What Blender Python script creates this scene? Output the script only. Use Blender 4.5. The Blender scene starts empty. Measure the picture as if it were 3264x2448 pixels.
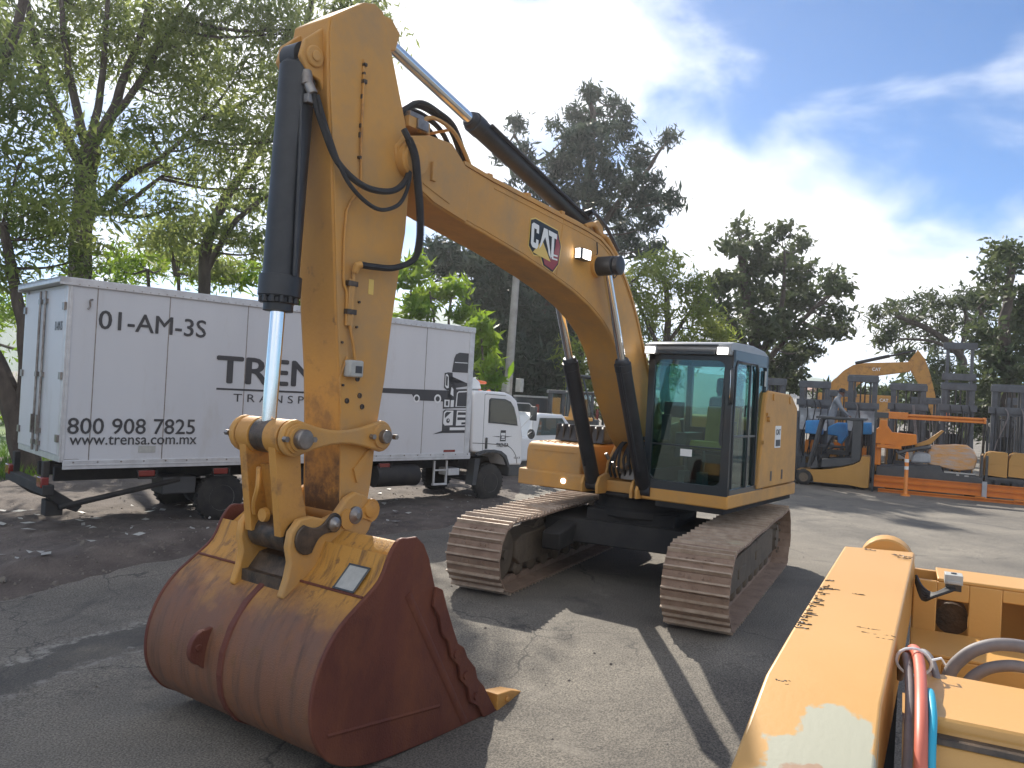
import bpy, bmesh, math, random
import numpy as np
from mathutils import Matrix, Vector
S = bpy.context.scene
COL = S.collection
rad = math.radians
random.seed(7)

# ------------------------------------------------------------------ camera, sky, sun, exposure
CAM = Vector((9.832, 2.890, 2.221)); YAW, PIT, ROL, FPX = 3.597, 0.009, 0.054, 2562.8
_f = Vector((math.cos(PIT)*math.cos(YAW), math.cos(PIT)*math.sin(YAW), math.sin(PIT)))
_r = Vector((math.sin(YAW), -math.cos(YAW), 0)); _u = _r.cross(_f)
_r, _u = _r*math.cos(ROL)+_u*math.sin(ROL), -_r*math.sin(ROL)+_u*math.cos(ROL)
cam = bpy.data.cameras.new('camera'); camo = bpy.data.objects.new('camera', cam); COL.objects.link(camo)
cam.sensor_width = 36; cam.lens = FPX*36/3264; cam.clip_end = 5000; cam.clip_start = .05
camo.matrix_world = Matrix(((_r.x, _u.x, -_f.x, CAM.x), (_r.y, _u.y, -_f.y, CAM.y), (_r.z, _u.z, -_f.z, CAM.z), (0, 0, 0, 1)))
S.camera = camo
HAZE = .0007
SUN_AZ, SUN_EL = rad(-140.5), rad(36.0)
SUND = Vector((math.cos(SUN_AZ)*math.cos(SUN_EL), math.sin(SUN_AZ)*math.cos(SUN_EL), math.sin(SUN_EL)))
W = bpy.data.worlds.new('World'); S.world = W; W.use_nodes = True
nt = W.node_tree; bg = nt.nodes['Background']
sky = nt.nodes.new('ShaderNodeTexSky'); sky.sky_type = 'NISHITA'; sky.sun_disc = False
sky.sun_elevation = SUN_EL; sky.sun_rotation = math.atan2(SUND.x, SUND.y); sky.altitude = 2200; sky.air_density = .75; sky.dust_density = .12; sky.ozone_density = 3.5
tc = nt.nodes.new('ShaderNodeTexCoord')
mp = nt.nodes.new('ShaderNodeMapping'); mp.inputs['Scale'].default_value = (1, 1, 2.0); mp.inputs['Location'].default_value = (.3, 1.15, .2)
nz = nt.nodes.new('ShaderNodeTexNoise'); nz.inputs['Scale'].default_value = 5.2; nz.inputs['Detail'].default_value = 9; nz.inputs['Roughness'].default_value = .52; nz.inputs['Distortion'].default_value = .35
nb = nt.nodes.new('ShaderNodeMath'); nb.operation = 'MULTIPLY_ADD'; nb.inputs[1].default_value = 1.25; nb.inputs[2].default_value = -.135; nt.links.new(nz.outputs['Fac'], nb.inputs[0]); acc = nb.outputs[0]
def _dir(px, py): return (_f + _r*((px-1632)/FPX) - _u*((py-1224)/FPX)).normalized()
for px, py, rd, am in ((1000, -350, 24, .36), (1250, 150, 11, .20), (600, 300, 24, .18), (1880, 190, 5.5, .15), (2310, 275, 3.6, .11), (2150, 540, 5, .20), (2480, 760, 8, .20), (2150, 850, 10, .24), (2800, 830, 8, .13), (3330, 240, 7, .07), (3100, 480, 8, .03), (2650, 1100, 12, .13), (3200, 980, 8, .10), (2250, 620, 30, .10), (2900, 900, 22, .08), (2450, 60, 9, -.10), (2900, 80, 14, -.16), (3150, 350, 10, -.08), (None, Vector((.80, .50, .33)), 80, .34), (None, Vector((.2, -.6, .75)), 45, .16)):  # Vector entries: unseen bright clouds, added out of frame as fill light
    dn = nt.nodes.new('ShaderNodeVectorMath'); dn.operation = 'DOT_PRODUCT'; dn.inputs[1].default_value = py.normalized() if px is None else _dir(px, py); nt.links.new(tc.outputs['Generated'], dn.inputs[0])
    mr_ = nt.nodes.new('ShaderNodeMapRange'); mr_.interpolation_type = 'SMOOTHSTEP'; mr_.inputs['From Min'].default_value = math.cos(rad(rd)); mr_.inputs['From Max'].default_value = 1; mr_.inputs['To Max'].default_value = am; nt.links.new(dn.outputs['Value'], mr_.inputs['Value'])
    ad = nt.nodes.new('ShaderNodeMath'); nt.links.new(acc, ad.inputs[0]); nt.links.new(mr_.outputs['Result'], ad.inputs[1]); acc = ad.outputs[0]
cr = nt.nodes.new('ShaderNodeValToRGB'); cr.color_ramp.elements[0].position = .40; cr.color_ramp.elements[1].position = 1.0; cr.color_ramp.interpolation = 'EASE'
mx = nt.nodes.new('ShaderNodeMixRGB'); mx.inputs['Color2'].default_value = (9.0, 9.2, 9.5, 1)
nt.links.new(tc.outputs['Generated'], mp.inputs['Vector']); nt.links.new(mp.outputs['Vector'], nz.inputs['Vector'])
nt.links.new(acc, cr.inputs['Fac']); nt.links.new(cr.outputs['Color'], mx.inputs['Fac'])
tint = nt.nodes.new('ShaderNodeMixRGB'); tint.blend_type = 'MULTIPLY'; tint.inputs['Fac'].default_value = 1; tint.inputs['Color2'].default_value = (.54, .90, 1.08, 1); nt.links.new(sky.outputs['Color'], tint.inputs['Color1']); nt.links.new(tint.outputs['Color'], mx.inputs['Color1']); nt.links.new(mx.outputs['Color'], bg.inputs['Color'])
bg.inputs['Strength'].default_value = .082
sl = bpy.data.lights.new('sun', 'SUN'); sl.energy = 4.2; sl.angle = rad(.5); sl.color = (1, .93, .82)
so = bpy.data.objects.new('sun', sl); COL.objects.link(so); so.rotation_euler = SUND.to_track_quat('Z', 'Y').to_euler()
S.view_settings.view_transform = 'Standard'; S.view_settings.look = 'None'; S.view_settings.exposure = .9; S.view_settings.gamma = 1
S.cycles.max_bounces = 6; S.cycles.transparent_max_bounces = 24; S.cycles.use_denoising = True

def P(px, py, dep):                                    # survey: photo sight line (3264 px wide) at a depth in metres
    return CAM + (_f + _r*((px-1632)/FPX) - _u*((py-1224)/FPX))*dep

# ------------------------------------------------------------------ materials
def mat(name, c1, c2=None, rough=.6, metal=0, scale=3, bump=0, bscale=None, contrast=(.35, .65), dirt=None, dscale=1.5, dpos=(.55, .7), coat=0, stretch=None, spec=None):
    m = bpy.data.materials.new(name); m.use_nodes = True; t = m.node_tree; b = t.nodes['Principled BSDF']
    L = t.links.new; N = t.nodes.new
    b.inputs['Roughness'].default_value = rough; b.inputs['Metallic'].default_value = metal; b.inputs['Coat Weight'].default_value = coat
    if spec is not None: b.inputs['Specular IOR Level'].default_value = spec
    c1 = (*c1, 1)
    co = N('ShaderNodeTexCoord'); src = co.outputs['Object']
    if stretch:
        q = N('ShaderNodeMapping'); q.inputs['Scale'].default_value = stretch; L(src, q.inputs['Vector']); src = q.outputs['Vector']
    col = None
    if c2:
        n = N('ShaderNodeTexNoise'); n.inputs['Scale'].default_value = scale; n.inputs['Detail'].default_value = 6; n.inputs['Roughness'].default_value = .6
        L(src, n.inputs['Vector']); r = N('ShaderNodeValToRGB'); r.color_ramp.elements[0].position, r.color_ramp.elements[1].position = contrast
        r.color_ramp.elements[0].color = c1; r.color_ramp.elements[1].color = (*c2, 1); L(n.outputs['Fac'], r.inputs['Fac']); col = r.outputs['Color']
    if dirt:
        n2 = N('ShaderNodeTexNoise'); n2.inputs['Scale'].default_value = dscale; n2.inputs['Detail'].default_value = 9; n2.inputs['Roughness'].default_value = .72; L(src, n2.inputs['Vector'])
        r2 = N('ShaderNodeValToRGB'); r2.color_ramp.elements[0].position, r2.color_ramp.elements[1].position = dpos; L(n2.outputs['Fac'], r2.inputs['Fac'])
        mm = N('ShaderNodeMixRGB'); L(r2.outputs['Color'], mm.inputs['Fac'])
        if col: L(col, mm.inputs['Color1'])
        else: mm.inputs['Color1'].default_value = c1
        mm.inputs['Color2'].default_value = (*dirt, 1); col = mm.outputs['Color']
        rr = N('ShaderNodeMapRange'); rr.inputs['To Min'].default_value = rough; rr.inputs['To Max'].default_value = min(1, rough+.3); L(r2.outputs['Color'], rr.inputs['Value']); L(rr.outputs['Result'], b.inputs['Roughness'])
    if col: L(col, b.inputs['Base Color'])
    else: b.inputs['Base Color'].default_value = c1
    if bump:
        n3 = N('ShaderNodeTexNoise'); n3.inputs['Scale'].default_value = bscale or scale*6; n3.inputs['Detail'].default_value = 6; L(co.outputs['Object'], n3.inputs['Vector'])
        bp = N('ShaderNodeBump'); bp.inputs['Strength'].default_value = bump; bp.inputs['Distance'].default_value = .02; L(n3.outputs['Fac'], bp.inputs['Height']); L(bp.outputs['Normal'], b.inputs['Normal'])
    return m
def emis(name, c, s):
    m = bpy.data.materials.new(name); m.use_nodes = True; b = m.node_tree.nodes['Principled BSDF']
    b.inputs['Base Color'].default_value = (*c, 1); b.inputs['Emission Color'].default_value = (*c, 1); b.inputs['Emission Strength'].default_value = s; return m
def glass(name, tint, refl=.12):
    m = bpy.data.materials.new(name); m.use_nodes = True; t = m.node_tree; t.nodes.clear(); L = t.links.new
    o = t.nodes.new('ShaderNodeOutputMaterial'); a = t.nodes.new('ShaderNodeBsdfTransparent'); a.inputs['Color'].default_value = (*tint, 1)
    g = t.nodes.new('ShaderNodeBsdfGlossy'); g.inputs['Roughness'].default_value = .02; g.inputs['Color'].default_value = (.9, .97, 1, 1)
    lw = t.nodes.new('ShaderNodeLayerWeight'); lw.inputs['Blend'].default_value = .5; pw = t.nodes.new('ShaderNodeMath'); pw.operation = 'POWER'; pw.inputs[1].default_value = 4; L(lw.outputs['Facing'], pw.inputs[0])
    mr = t.nodes.new('ShaderNodeMapRange'); mr.inputs['To Min'].default_value = refl; mr.inputs['To Max'].default_value = .75; L(pw.outputs[0], mr.inputs['Value'])
    x = t.nodes.new('ShaderNodeMixShader'); L(mr.outputs['Result'], x.inputs['Fac']); L(a.outputs[0], x.inputs[1]); L(g.outputs[0], x.inputs[2]); L(x.outputs[0], o.inputs['Surface']); return m
def leafmat(name, c1, c2, trans=.35):
    m = bpy.data.materials.new(name); m.use_nodes = True; t = m.node_tree; t.nodes.clear(); L = t.links.new; N = t.nodes.new
    o = N('ShaderNodeOutputMaterial'); g = N('ShaderNodeTexCoord'); n = N('ShaderNodeTexNoise'); n.inputs['Scale'].default_value = .9; n.inputs['Detail'].default_value = 5; L(g.outputs['Object'], n.inputs['Vector'])
    r = N('ShaderNodeValToRGB'); r.color_ramp.elements[0].position = .38; r.color_ramp.elements[1].position = .64; r.color_ramp.elements[0].color = (*c1, 1); r.color_ramp.elements[1].color = (*c2, 1); L(n.outputs['Fac'], r.inputs['Fac'])
    d = N('ShaderNodeBsdfPrincipled'); d.inputs['Roughness'].default_value = .55; d.inputs['Specular IOR Level'].default_value = .3; L(r.outputs['Color'], d.inputs['Base Color'])
    tr = N('ShaderNodeBsdfTranslucent'); hs = N('ShaderNodeHueSaturation'); hs.inputs['Value'].default_value = 1.7; hs.inputs['Hue'].default_value = .48; L(r.outputs['Color'], hs.inputs['Color']); L(hs.outputs['Color'], tr.inputs['Color'])
    x = N('ShaderNodeMixShader'); x.inputs['Fac'].default_value = trans; L(d.outputs[0], x.inputs[1]); L(tr.outputs[0], x.inputs[2]); L(x.outputs[0], o.inputs['Surface']); return m

M = {}
M['yellow'] = mat('machine_yellow_paint', (.59, .305, .075), (.52, .275, .08), .5, scale=1.3, dirt=(.36, .25, .14), dscale=1.7, dpos=(.42, .78), bump=.04, bscale=60, spec=.3)
M['yellow_worn'] = mat('worn_yellow_paint', (.55, .275, .06), (.46, .225, .06), .55, scale=2.5, dirt=(.19, .105, .055), dscale=5, dpos=(.52, .74), bump=.12, bscale=40)
M['black'] = mat('cylinder_black', (.022, .024, .028), (.035, .037, .042), .45, scale=5, dirt=(.09, .08, .07), dscale=3, dpos=(.6, .8))
M['rubber'] = mat('rubber_hose', (.018, .018, .02), (.03, .03, .032), .65, scale=8)
M['tyre'] = mat('tyre_rubber', (.02, .02, .021), (.045, .042, .038), .85, scale=5, bump=.2, bscale=50)
M['chrome'] = mat('chrome_rod', (.82, .84, .86), None, .12, 1)
M['steel'] = mat('bare_steel', (.33, .31, .29), (.2, .17, .15), .4, .8, scale=9)
M['greasy'] = mat('greasy_pin', (.03, .028, .026), (.13, .09, .06), .45, .2, scale=9, bump=.2)
M['rust_side'] = mat('rusted_side_plate', (.105, .034, .025), (.14, .046, .032), .6, 0, scale=3, dirt=(.20, .075, .04), dscale=3.5, dpos=(.46, .74), bump=.25, bscale=90, spec=.3, stretch=(1, 1, .5))
M['track'] = mat('dusty_track_steel', (.23, .155, .112), (.32, .225, .165), .78, 0, scale=5, dirt=(.12, .078, .055), dscale=14, dpos=(.55, .75), bump=.25, bscale=45)
M['track_edge'] = mat('worn_grouser_edges', (.36, .27, .20), (.50, .40, .31), .6, .15, scale=9, bump=.2, bscale=40)
M['trackframe'] = mat('dusty_track_frame', (.105, .082, .06), (.17, .13, .09), .8, scale=4, dirt=(.05, .042, .036), dscale=4, bump=.3, bscale=30)
M['under'] = mat('black_undercarriage', (.012, .012, .013), (.028, .026, .024), .85, scale=3)
M['cabframe'] = mat('cab_frame_dark', (.028, .034, .038), None, .35, coat=.3)
M['roofgrey'] = mat('cab_roof_grey', (.35, .36, .37), (.28, .29, .3), .4)
M['glass'] = glass('tinted_cab_glass', (.62, .78, .76), .07)
M['winglass'] = glass('window_glass', (.32, .38, .38), .16)
M['lamp'] = emis('lit_work_light', (1, .96, .9), 5)
M['lampred'] = mat('red_lamp_lens', (.20, .028, .024), None, .25, coat=.5)
M['amber'] = mat('amber_lens', (.8, .16, .03), None, .25, coat=.5)
M['white'] = mat('white_panel_paint', (.60, .61, .635), (.55, .56, .585), .45, scale=.7, dirt=(.44, .41, .37), dscale=1.6, dpos=(.56, .9), stretch=(1, 1, .25))
M['whiteclean'] = mat('white_paint', (.74, .75, .76), None, .3, coat=.4)
M['alu'] = mat('aluminium_rail', (.62, .63, .64), (.5, .5, .51), .4, .25, scale=6)
M['ink'] = mat('dark_grey_lettering', (.052, .052, .056), None, .5)
M['inkwhite'] = mat('white_lettering', (.78, .78, .76), None, .45)
M['logored'] = mat('logo_red', (.30, .045, .05), None, .45)
M['logoblack'] = mat('logo_black', (.015, .016, .018), None, .45)
M['logoyellow'] = mat('logo_yellow', (.72, .5, .12), None, .45)
M['chassis'] = mat('chassis_black', (.02, .02, .022), (.04, .037, .034), .75, scale=4)
M['plate'] = mat('grey_data_plate', (.45, .45, .42), (.36, .36, .34), .5, scale=14)
M['plastic'] = mat('dark_grey_plastic', (.055, .058, .062), (.07, .073, .076), .55, scale=6)
M['mast'] = mat('mast_steel_grey', (.105, .115, .13), (.075, .08, .09), .5, .2, scale=5, dirt=(.16, .12, .09), dscale=3, dpos=(.6, .8))
M['orange'] = mat('orange_paint', (.72, .22, .012), (.62, .18, .012), .4, scale=3, dirt=(.16, .075, .03), dscale=3, dpos=(.62, .82), coat=.2)
M['forkyellow'] = mat('forklift_yellow', (.48, .25, .055), (.42, .22, .05), .4, scale=2, dirt=(.24, .15, .07), dscale=4, dpos=(.64, .84), coat=.2)
M['bluewrap'] = mat('blue_plastic_sheet', (.03, .22, .58), (.05, .32, .70), .3, scale=3, bump=.5, bscale=9)
M['clearwrap'] = mat('stretch_film', (.46, .36, .30), (.62, .30, .08), .25, scale=3, bump=.6, bscale=14, stretch=(1, 1, 5))
M['greywrap'] = mat('grey_plastic_film', (.30, .31, .33), (.42, .44, .46), .3, scale=4, bump=.6, bscale=10)
M['grassm'] = leafmat('grass_blades', (.05, .13, .015), (.12, .22, .025), .3)
M['concrete'] = mat('concrete_pole', (.36, .35, .33), (.27, .26, .24), .85, scale=3, bump=.2)
M['bark'] = mat('tree_bark', (.055, .042, .035), (.10, .08, .065), .9, scale=6, bump=.8, bscale=18, stretch=(1, 1, .3))
M['leaf_a'] = leafmat('feathery_leaves', (.08, .12, .035), (.20, .25, .07), .58)
M['leaf_bright'] = leafmat('bright_shrub_leaves', (.07, .16, .012), (.17, .27, .025), .5)
M['leaf_dark'] = leafmat('dark_pine_leaves', (.034, .055, .042), (.06, .085, .055), .25)
M['leaf_mid'] = leafmat('broad_leaves', (.045, .07, .03), (.085, .11, .045), .35)
M['leaf_yel'] = leafmat('yellow_green_leaves', (.10, .16, .028), (.21, .26, .055), .5)
M['skin'] = mat('skin', (.20, .10, .065), None, .5)
M['coverall'] = mat('grey_coverall', (.20, .22, .25), (.26, .28, .31), .85, scale=7, bump=.3)
M['darkcloth'] = mat('dark_cloth', (.02, .022, .03), None, .85)
M['teal'] = mat('teal_stripe', (.0, .25, .26), None, .35, coat=.4)
M['hoseR'] = mat('red_hose', (.62, .16, .10), (.55, .14, .09), .45, scale=9)
M['hoseB'] = mat('blue_hose', (.03, .38, .55), None, .45)
M['hoseG'] = mat('grey_hose', (.16, .14, .14), (.21, .19, .19), .6, scale=9)
M['stucco'] = mat('pale_stucco', (.62, .6, .56), (.52, .5, .46), .9, scale=3)
M['rooft'] = mat('roof_tiles', (.3, .16, .11), (.22, .12, .09), .9, scale=8)
M['seatcover'] = mat('ochre_seat_cover', (.42, .33, .06), (.34, .26, .05), .8, scale=6)
M['seatblack'] = mat('black_seat_fabric', (.018, .018, .02), None, .8)
M['tan'] = mat('tan_cushion', (.5, .4, .25), None, .8)

def bucket_mat():                                      # worn bucket shell: yellow paint left on the upper back, rust brown below the wear line
    m = mat('worn_bucket_shell', (.205, .092, .052), (.165, .088, .058), .55, .0, scale=2.2, dirt=(.27, .115, .05), dscale=4, dpos=(.48, .78), bump=.3, bscale=110, spec=.35, stretch=(1, 1, .45))
    t = m.node_tree; L = t.links.new; N = t.nodes.new; b = t.nodes['Principled BSDF']; old = b.inputs['Base Color'].links[0].from_socket
    g = N('ShaderNodeTexCoord'); s = N('ShaderNodeSeparateXYZ'); L(g.outputs['Object'], s.inputs[0]); n = N('ShaderNodeTexNoise'); n.inputs['Scale'].default_value = 2.6; n.inputs['Detail'].default_value = 8; n.inputs['Roughness'].default_value = .65; L(g.outputs['Object'], n.inputs['Vector'])
    a = N('ShaderNodeMath'); a.operation = 'MULTIPLY_ADD'; a.inputs[1].default_value = .5; L(n.outputs['Fac'], a.inputs[0]); L(s.outputs['Z'], a.inputs[2])
    r = N('ShaderNodeMapRange'); r.inputs['From Min'].default_value = .94; r.inputs['From Max'].default_value = 1.17; L(a.outputs[0], r.inputs['Value'])
    mm = N('ShaderNodeMixRGB'); L(r.outputs['Result'], mm.inputs['Fac']); L(old, mm.inputs['Color1']); mm.inputs['Color2'].default_value = (.52, .26, .055, 1)
    n2 = N('ShaderNodeTexNoise'); n2.inputs['Scale'].default_value = 7; n2.inputs['Detail'].default_value = 9; n2.inputs['Roughness'].default_value = .7; L(g.outputs['Object'], n2.inputs['Vector'])
    r2 = N('ShaderNodeMapRange'); r2.inputs['From Min'].default_value = .56; r2.inputs['From Max'].default_value = .64; r2.inputs['To Max'].default_value = .75; L(n2.outputs['Fac'], r2.inputs['Value'])
    m3 = N('ShaderNodeMixRGB'); L(r2.outputs['Result'], m3.inputs['Fac']); L(mm.outputs['Color'], m3.inputs['Color1']); m3.inputs['Color2'].default_value = (.17, .085, .04, 1)
    q = N('ShaderNodeMapping'); q.inputs['Scale'].default_value = (2.2, 7, .5); L(g.outputs['Object'], q.inputs['Vector']); n4 = N('ShaderNodeTexNoise'); n4.inputs['Scale'].default_value = 2; n4.inputs['Detail'].default_value = 9; n4.inputs['Roughness'].default_value = .68; L(q.outputs['Vector'], n4.inputs['Vector'])
    r4 = N('ShaderNodeMapRange'); r4.inputs['From Min'].default_value = .51; r4.inputs['From Max'].default_value = .68; r4.inputs['To Max'].default_value = .8; L(n4.outputs['Fac'], r4.inputs['Value']); m4 = N('ShaderNodeMixRGB'); L(r4.outputs['Result'], m4.inputs['Fac']); L(m3.outputs['Color'], m4.inputs['Color1']); m4.inputs['Color2'].default_value = (.085, .05, .038, 1)
    L(m4.outputs['Color'], b.inputs['Base Color']); return m
M['bucket'] = bucket_mat()
def stained_mat():                                     # stick paint with mud stains and rust flecks that thicken on its lowest metre
    m = mat('stained_stick_paint', (.57, .285, .065), (.49, .245, .065), .5, scale=2.5, dirt=(.22, .11, .05), dscale=6, dpos=(.60, .8), bump=.12, bscale=40, spec=.3)
    t = m.node_tree; L = t.links.new; N = t.nodes.new; b = t.nodes['Principled BSDF']; old = b.inputs['Base Color'].links[0].from_socket
    g = N('ShaderNodeTexCoord'); s = N('ShaderNodeSeparateXYZ'); L(g.outputs['Object'], s.inputs[0]); n = N('ShaderNodeTexNoise'); n.inputs['Scale'].default_value = 5; n.inputs['Detail'].default_value = 10; n.inputs['Roughness'].default_value = .72; L(g.outputs['Object'], n.inputs['Vector'])
    for lo, hi, k, col in ((1.55, 2.6, .55, (.21, .115, .055)), (1.25, 1.95, .8, (.085, .055, .04))):
        z = N('ShaderNodeMapRange'); z.inputs['From Min'].default_value = hi; z.inputs['From Max'].default_value = lo; z.inputs['To Min'].default_value = -.12; z.inputs['To Max'].default_value = .16; L(s.outputs['Z'], z.inputs['Value'])
        a = N('ShaderNodeMath'); L(n.outputs['Fac'], a.inputs[0]); L(z.outputs['Result'], a.inputs[1]); r = N('ShaderNodeMapRange'); r.inputs['From Min'].default_value = .50; r.inputs['From Max'].default_value = .64; r.inputs['To Max'].default_value = k; L(a.outputs[0], r.inputs['Value'])
        x = N('ShaderNodeMixRGB'); L(r.outputs['Result'], x.inputs['Fac']); L(old, x.inputs['Color1']); x.inputs['Color2'].default_value = (*col, 1); old = x.outputs['Color']
    L(old, b.inputs['Base Color']); return m
M['stained'] = stained_mat()

def asphalt_mat():
    m = bpy.data.materials.new('worn_asphalt'); m.use_nodes = True; t = m.node_tree; L = t.links.new; N = t.nodes.new; b = t.nodes['Principled BSDF']; b.inputs['Roughness'].default_value = .9
    g = N('ShaderNodeTexCoord')
    def noise(sc, det=6, ro=.6, dist=0):
        n = N('ShaderNodeTexNoise'); n.inputs['Scale'].default_value = sc; n.inputs['Detail'].default_value = det; n.inputs['Roughness'].default_value = ro; n.inputs['Distortion'].default_value = dist; L(g.outputs['Object'], n.inputs['Vector']); return n.outputs['Fac']
    def ramp(f, p0, p1, c0, c1):
        r = N('ShaderNodeValToRGB'); r.color_ramp.elements[0].position = p0; r.color_ramp.elements[1].position = p1; r.color_ramp.elements[0].color = (*c0, 1); r.color_ramp.elements[1].color = (*c1, 1); L(f, r.inputs['Fac']); return r.outputs['Color']
    def mix(f, a, c, typ='MIX'):
        q = N('ShaderNodeMixRGB'); q.blend_type = typ
        if isinstance(f, (int, float)): q.inputs['Fac'].default_value = f
        else: L(f, q.inputs['Fac'])
        L(a, q.inputs['Color1'])
        if isinstance(c, tuple): q.inputs['Color2'].default_value = (*c, 1)
        else: L(c, q.inputs['Color2'])
        return q.outputs['Color']
    base = ramp(noise(.45, 8, .62, .4), .36, .66, (.115, .105, .092), (.225, .204, .17))
    fine = ramp(noise(70, 3, .75), .40, .62, (.5, .5, .5), (1.45, 1.42, 1.38))
    c = mix(1, base, fine, 'MULTIPLY')
    c = mix(ramp(noise(1.3, 9, .7, .6), .60, .72, (0, 0, 0), (.6, .6, .6)), c, (.25, .225, .19))
    c = mix(ramp(noise(.9, 7, .6, 1.2), .60, .74, (0, 0, 0), (.7, .7, .7)), c, (.055, .053, .05))
    vc = N('ShaderNodeTexVoronoi'); vc.feature = 'DISTANCE_TO_EDGE'; vc.inputs['Scale'].default_value = .55; wv = N('ShaderNodeVectorMath'); wv.operation = 'MULTIPLY_ADD'; nn_ = N('ShaderNodeTexNoise'); nn_.inputs['Scale'].default_value = 2.5; nn_.inputs['Detail'].default_value = 6; L(g.outputs['Object'], nn_.inputs['Vector']); L(nn_.outputs['Color'], wv.inputs[0]); wv.inputs[1].default_value = (.5, .5, .5); L(g.outputs['Object'], wv.inputs[2]); L(wv.outputs['Vector'], vc.inputs['Vector'])
    ck = mix(1, ramp(vc.outputs['Distance'], .002, .007, (.75, .75, .75), (0, 0, 0)), ramp(noise(.5, 3, .5), .48, .56, (0, 0, 0), (1, 1, 1)), 'MULTIPLY'); c = mix(ck, c, (.04, .038, .036))
    v = N('ShaderNodeTexVoronoi'); v.inputs['Scale'].default_value = 45; L(g.outputs['Object'], v.inputs['Vector'])
    c = mix(ramp(v.outputs['Distance'], .05, .2, (.5, .5, .5), (0, 0, 0)), c, (.24, .23, .215))
    # an old trench repair: darker gritty band with a broken pale lip, running along the dirt verge
    sx = N('ShaderNodeSeparateXYZ'); L(g.outputs['Object'], sx.inputs[0])
    def mth(op, a, b_, c_=None):
        q = N('ShaderNodeMath'); q.operation = op
        for k_, v_ in enumerate((a, b_, c_)):
            if v_ is None: continue
            if isinstance(v_, (int, float)): q.inputs[k_].default_value = v_
            else: L(v_, q.inputs[k_])
        return q.outputs[0]
    yw = mth('MULTIPLY_ADD', noise(1.1, 8, .62), .9, sx.outputs['Y']); yw = mth('MULTIPLY_ADD', noise(9, 5, .7), .22, yw)
    gate = N('ShaderNodeMapRange'); gate.inputs['From Min'].default_value = 2.2; gate.inputs['From Max'].default_value = 3.6; L(sx.outputs['X'], gate.inputs['Value'])
    def band(yc, hw, soft): r_ = N('ShaderNodeMapRange'); r_.inputs['From Min'].default_value = hw+soft; r_.inputs['From Max'].default_value = hw; L(mth('ABSOLUTE', mth('SUBTRACT', yw, yc), 0), r_.inputs['Value']); return mth('MULTIPLY', r_.outputs['Result'], gate.outputs['Result'])
    c = mix(mth('MULTIPLY', band(-2.78, .26, .12), .62), c, (.062, .058, .053))
    c = mix(mth('MULTIPLY', mth('MULTIPLY', band(-3.12, .03, .08), .8), ramp(noise(14, 4, .7), .46, .56, (0, 0, 0), (1, 1, 1))), c, (.33, .31, .27))
    c = mix(mth('MULTIPLY', mth('MULTIPLY', band(-2.42, .015, .05), .7), ramp(noise(11, 4, .7), .47, .57, (0, 0, 0), (1, 1, 1))), c, (.3, .28, .25))
    L(c, b.inputs['Base Color'])
    bp = N('ShaderNodeBump'); bp.inputs['Strength'].default_value = .55; bp.inputs['Distance'].default_value = .012; L(noise(75, 5, .7), bp.inputs['Height'])
    bp2 = N('ShaderNodeBump'); bp2.inputs['Strength'].default_value = .5; bp2.inputs['Distance'].default_value = .06; L(noise(3, 6, .6), bp2.inputs['Height']); L(bp.outputs['Normal'], bp2.inputs['Normal']); L(bp2.outputs['Normal'], b.inputs['Normal'])
    return m
M['asphalt'] = asphalt_mat()
M['dirt'] = mat('dark_soil', (.075, .06, .052), (.15, .122, .104), .95, scale=1.8, dirt=(.21, .18, .15), dscale=5, dpos=(.56, .74), bump=1, bscale=26)
M['dust'] = mat('pale_dust_strip', (.15, .138, .12), (.21, .19, .16), .95, scale=5, bump=.8, bscale=30)
M['patch'] = mat('dark_asphalt_patch', (.105, .097, .086), (.17, .155, .132), .95, scale=9, bump=1, bscale=60)
M['stone'] = mat('stones', (.12, .105, .09), (.22, .195, .165), .9, scale=12)
M['hill'] = mat('hazy_hill', (.16, .23, .19), (.24, .30, .24), 1, scale=.03, bump=0)

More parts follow.
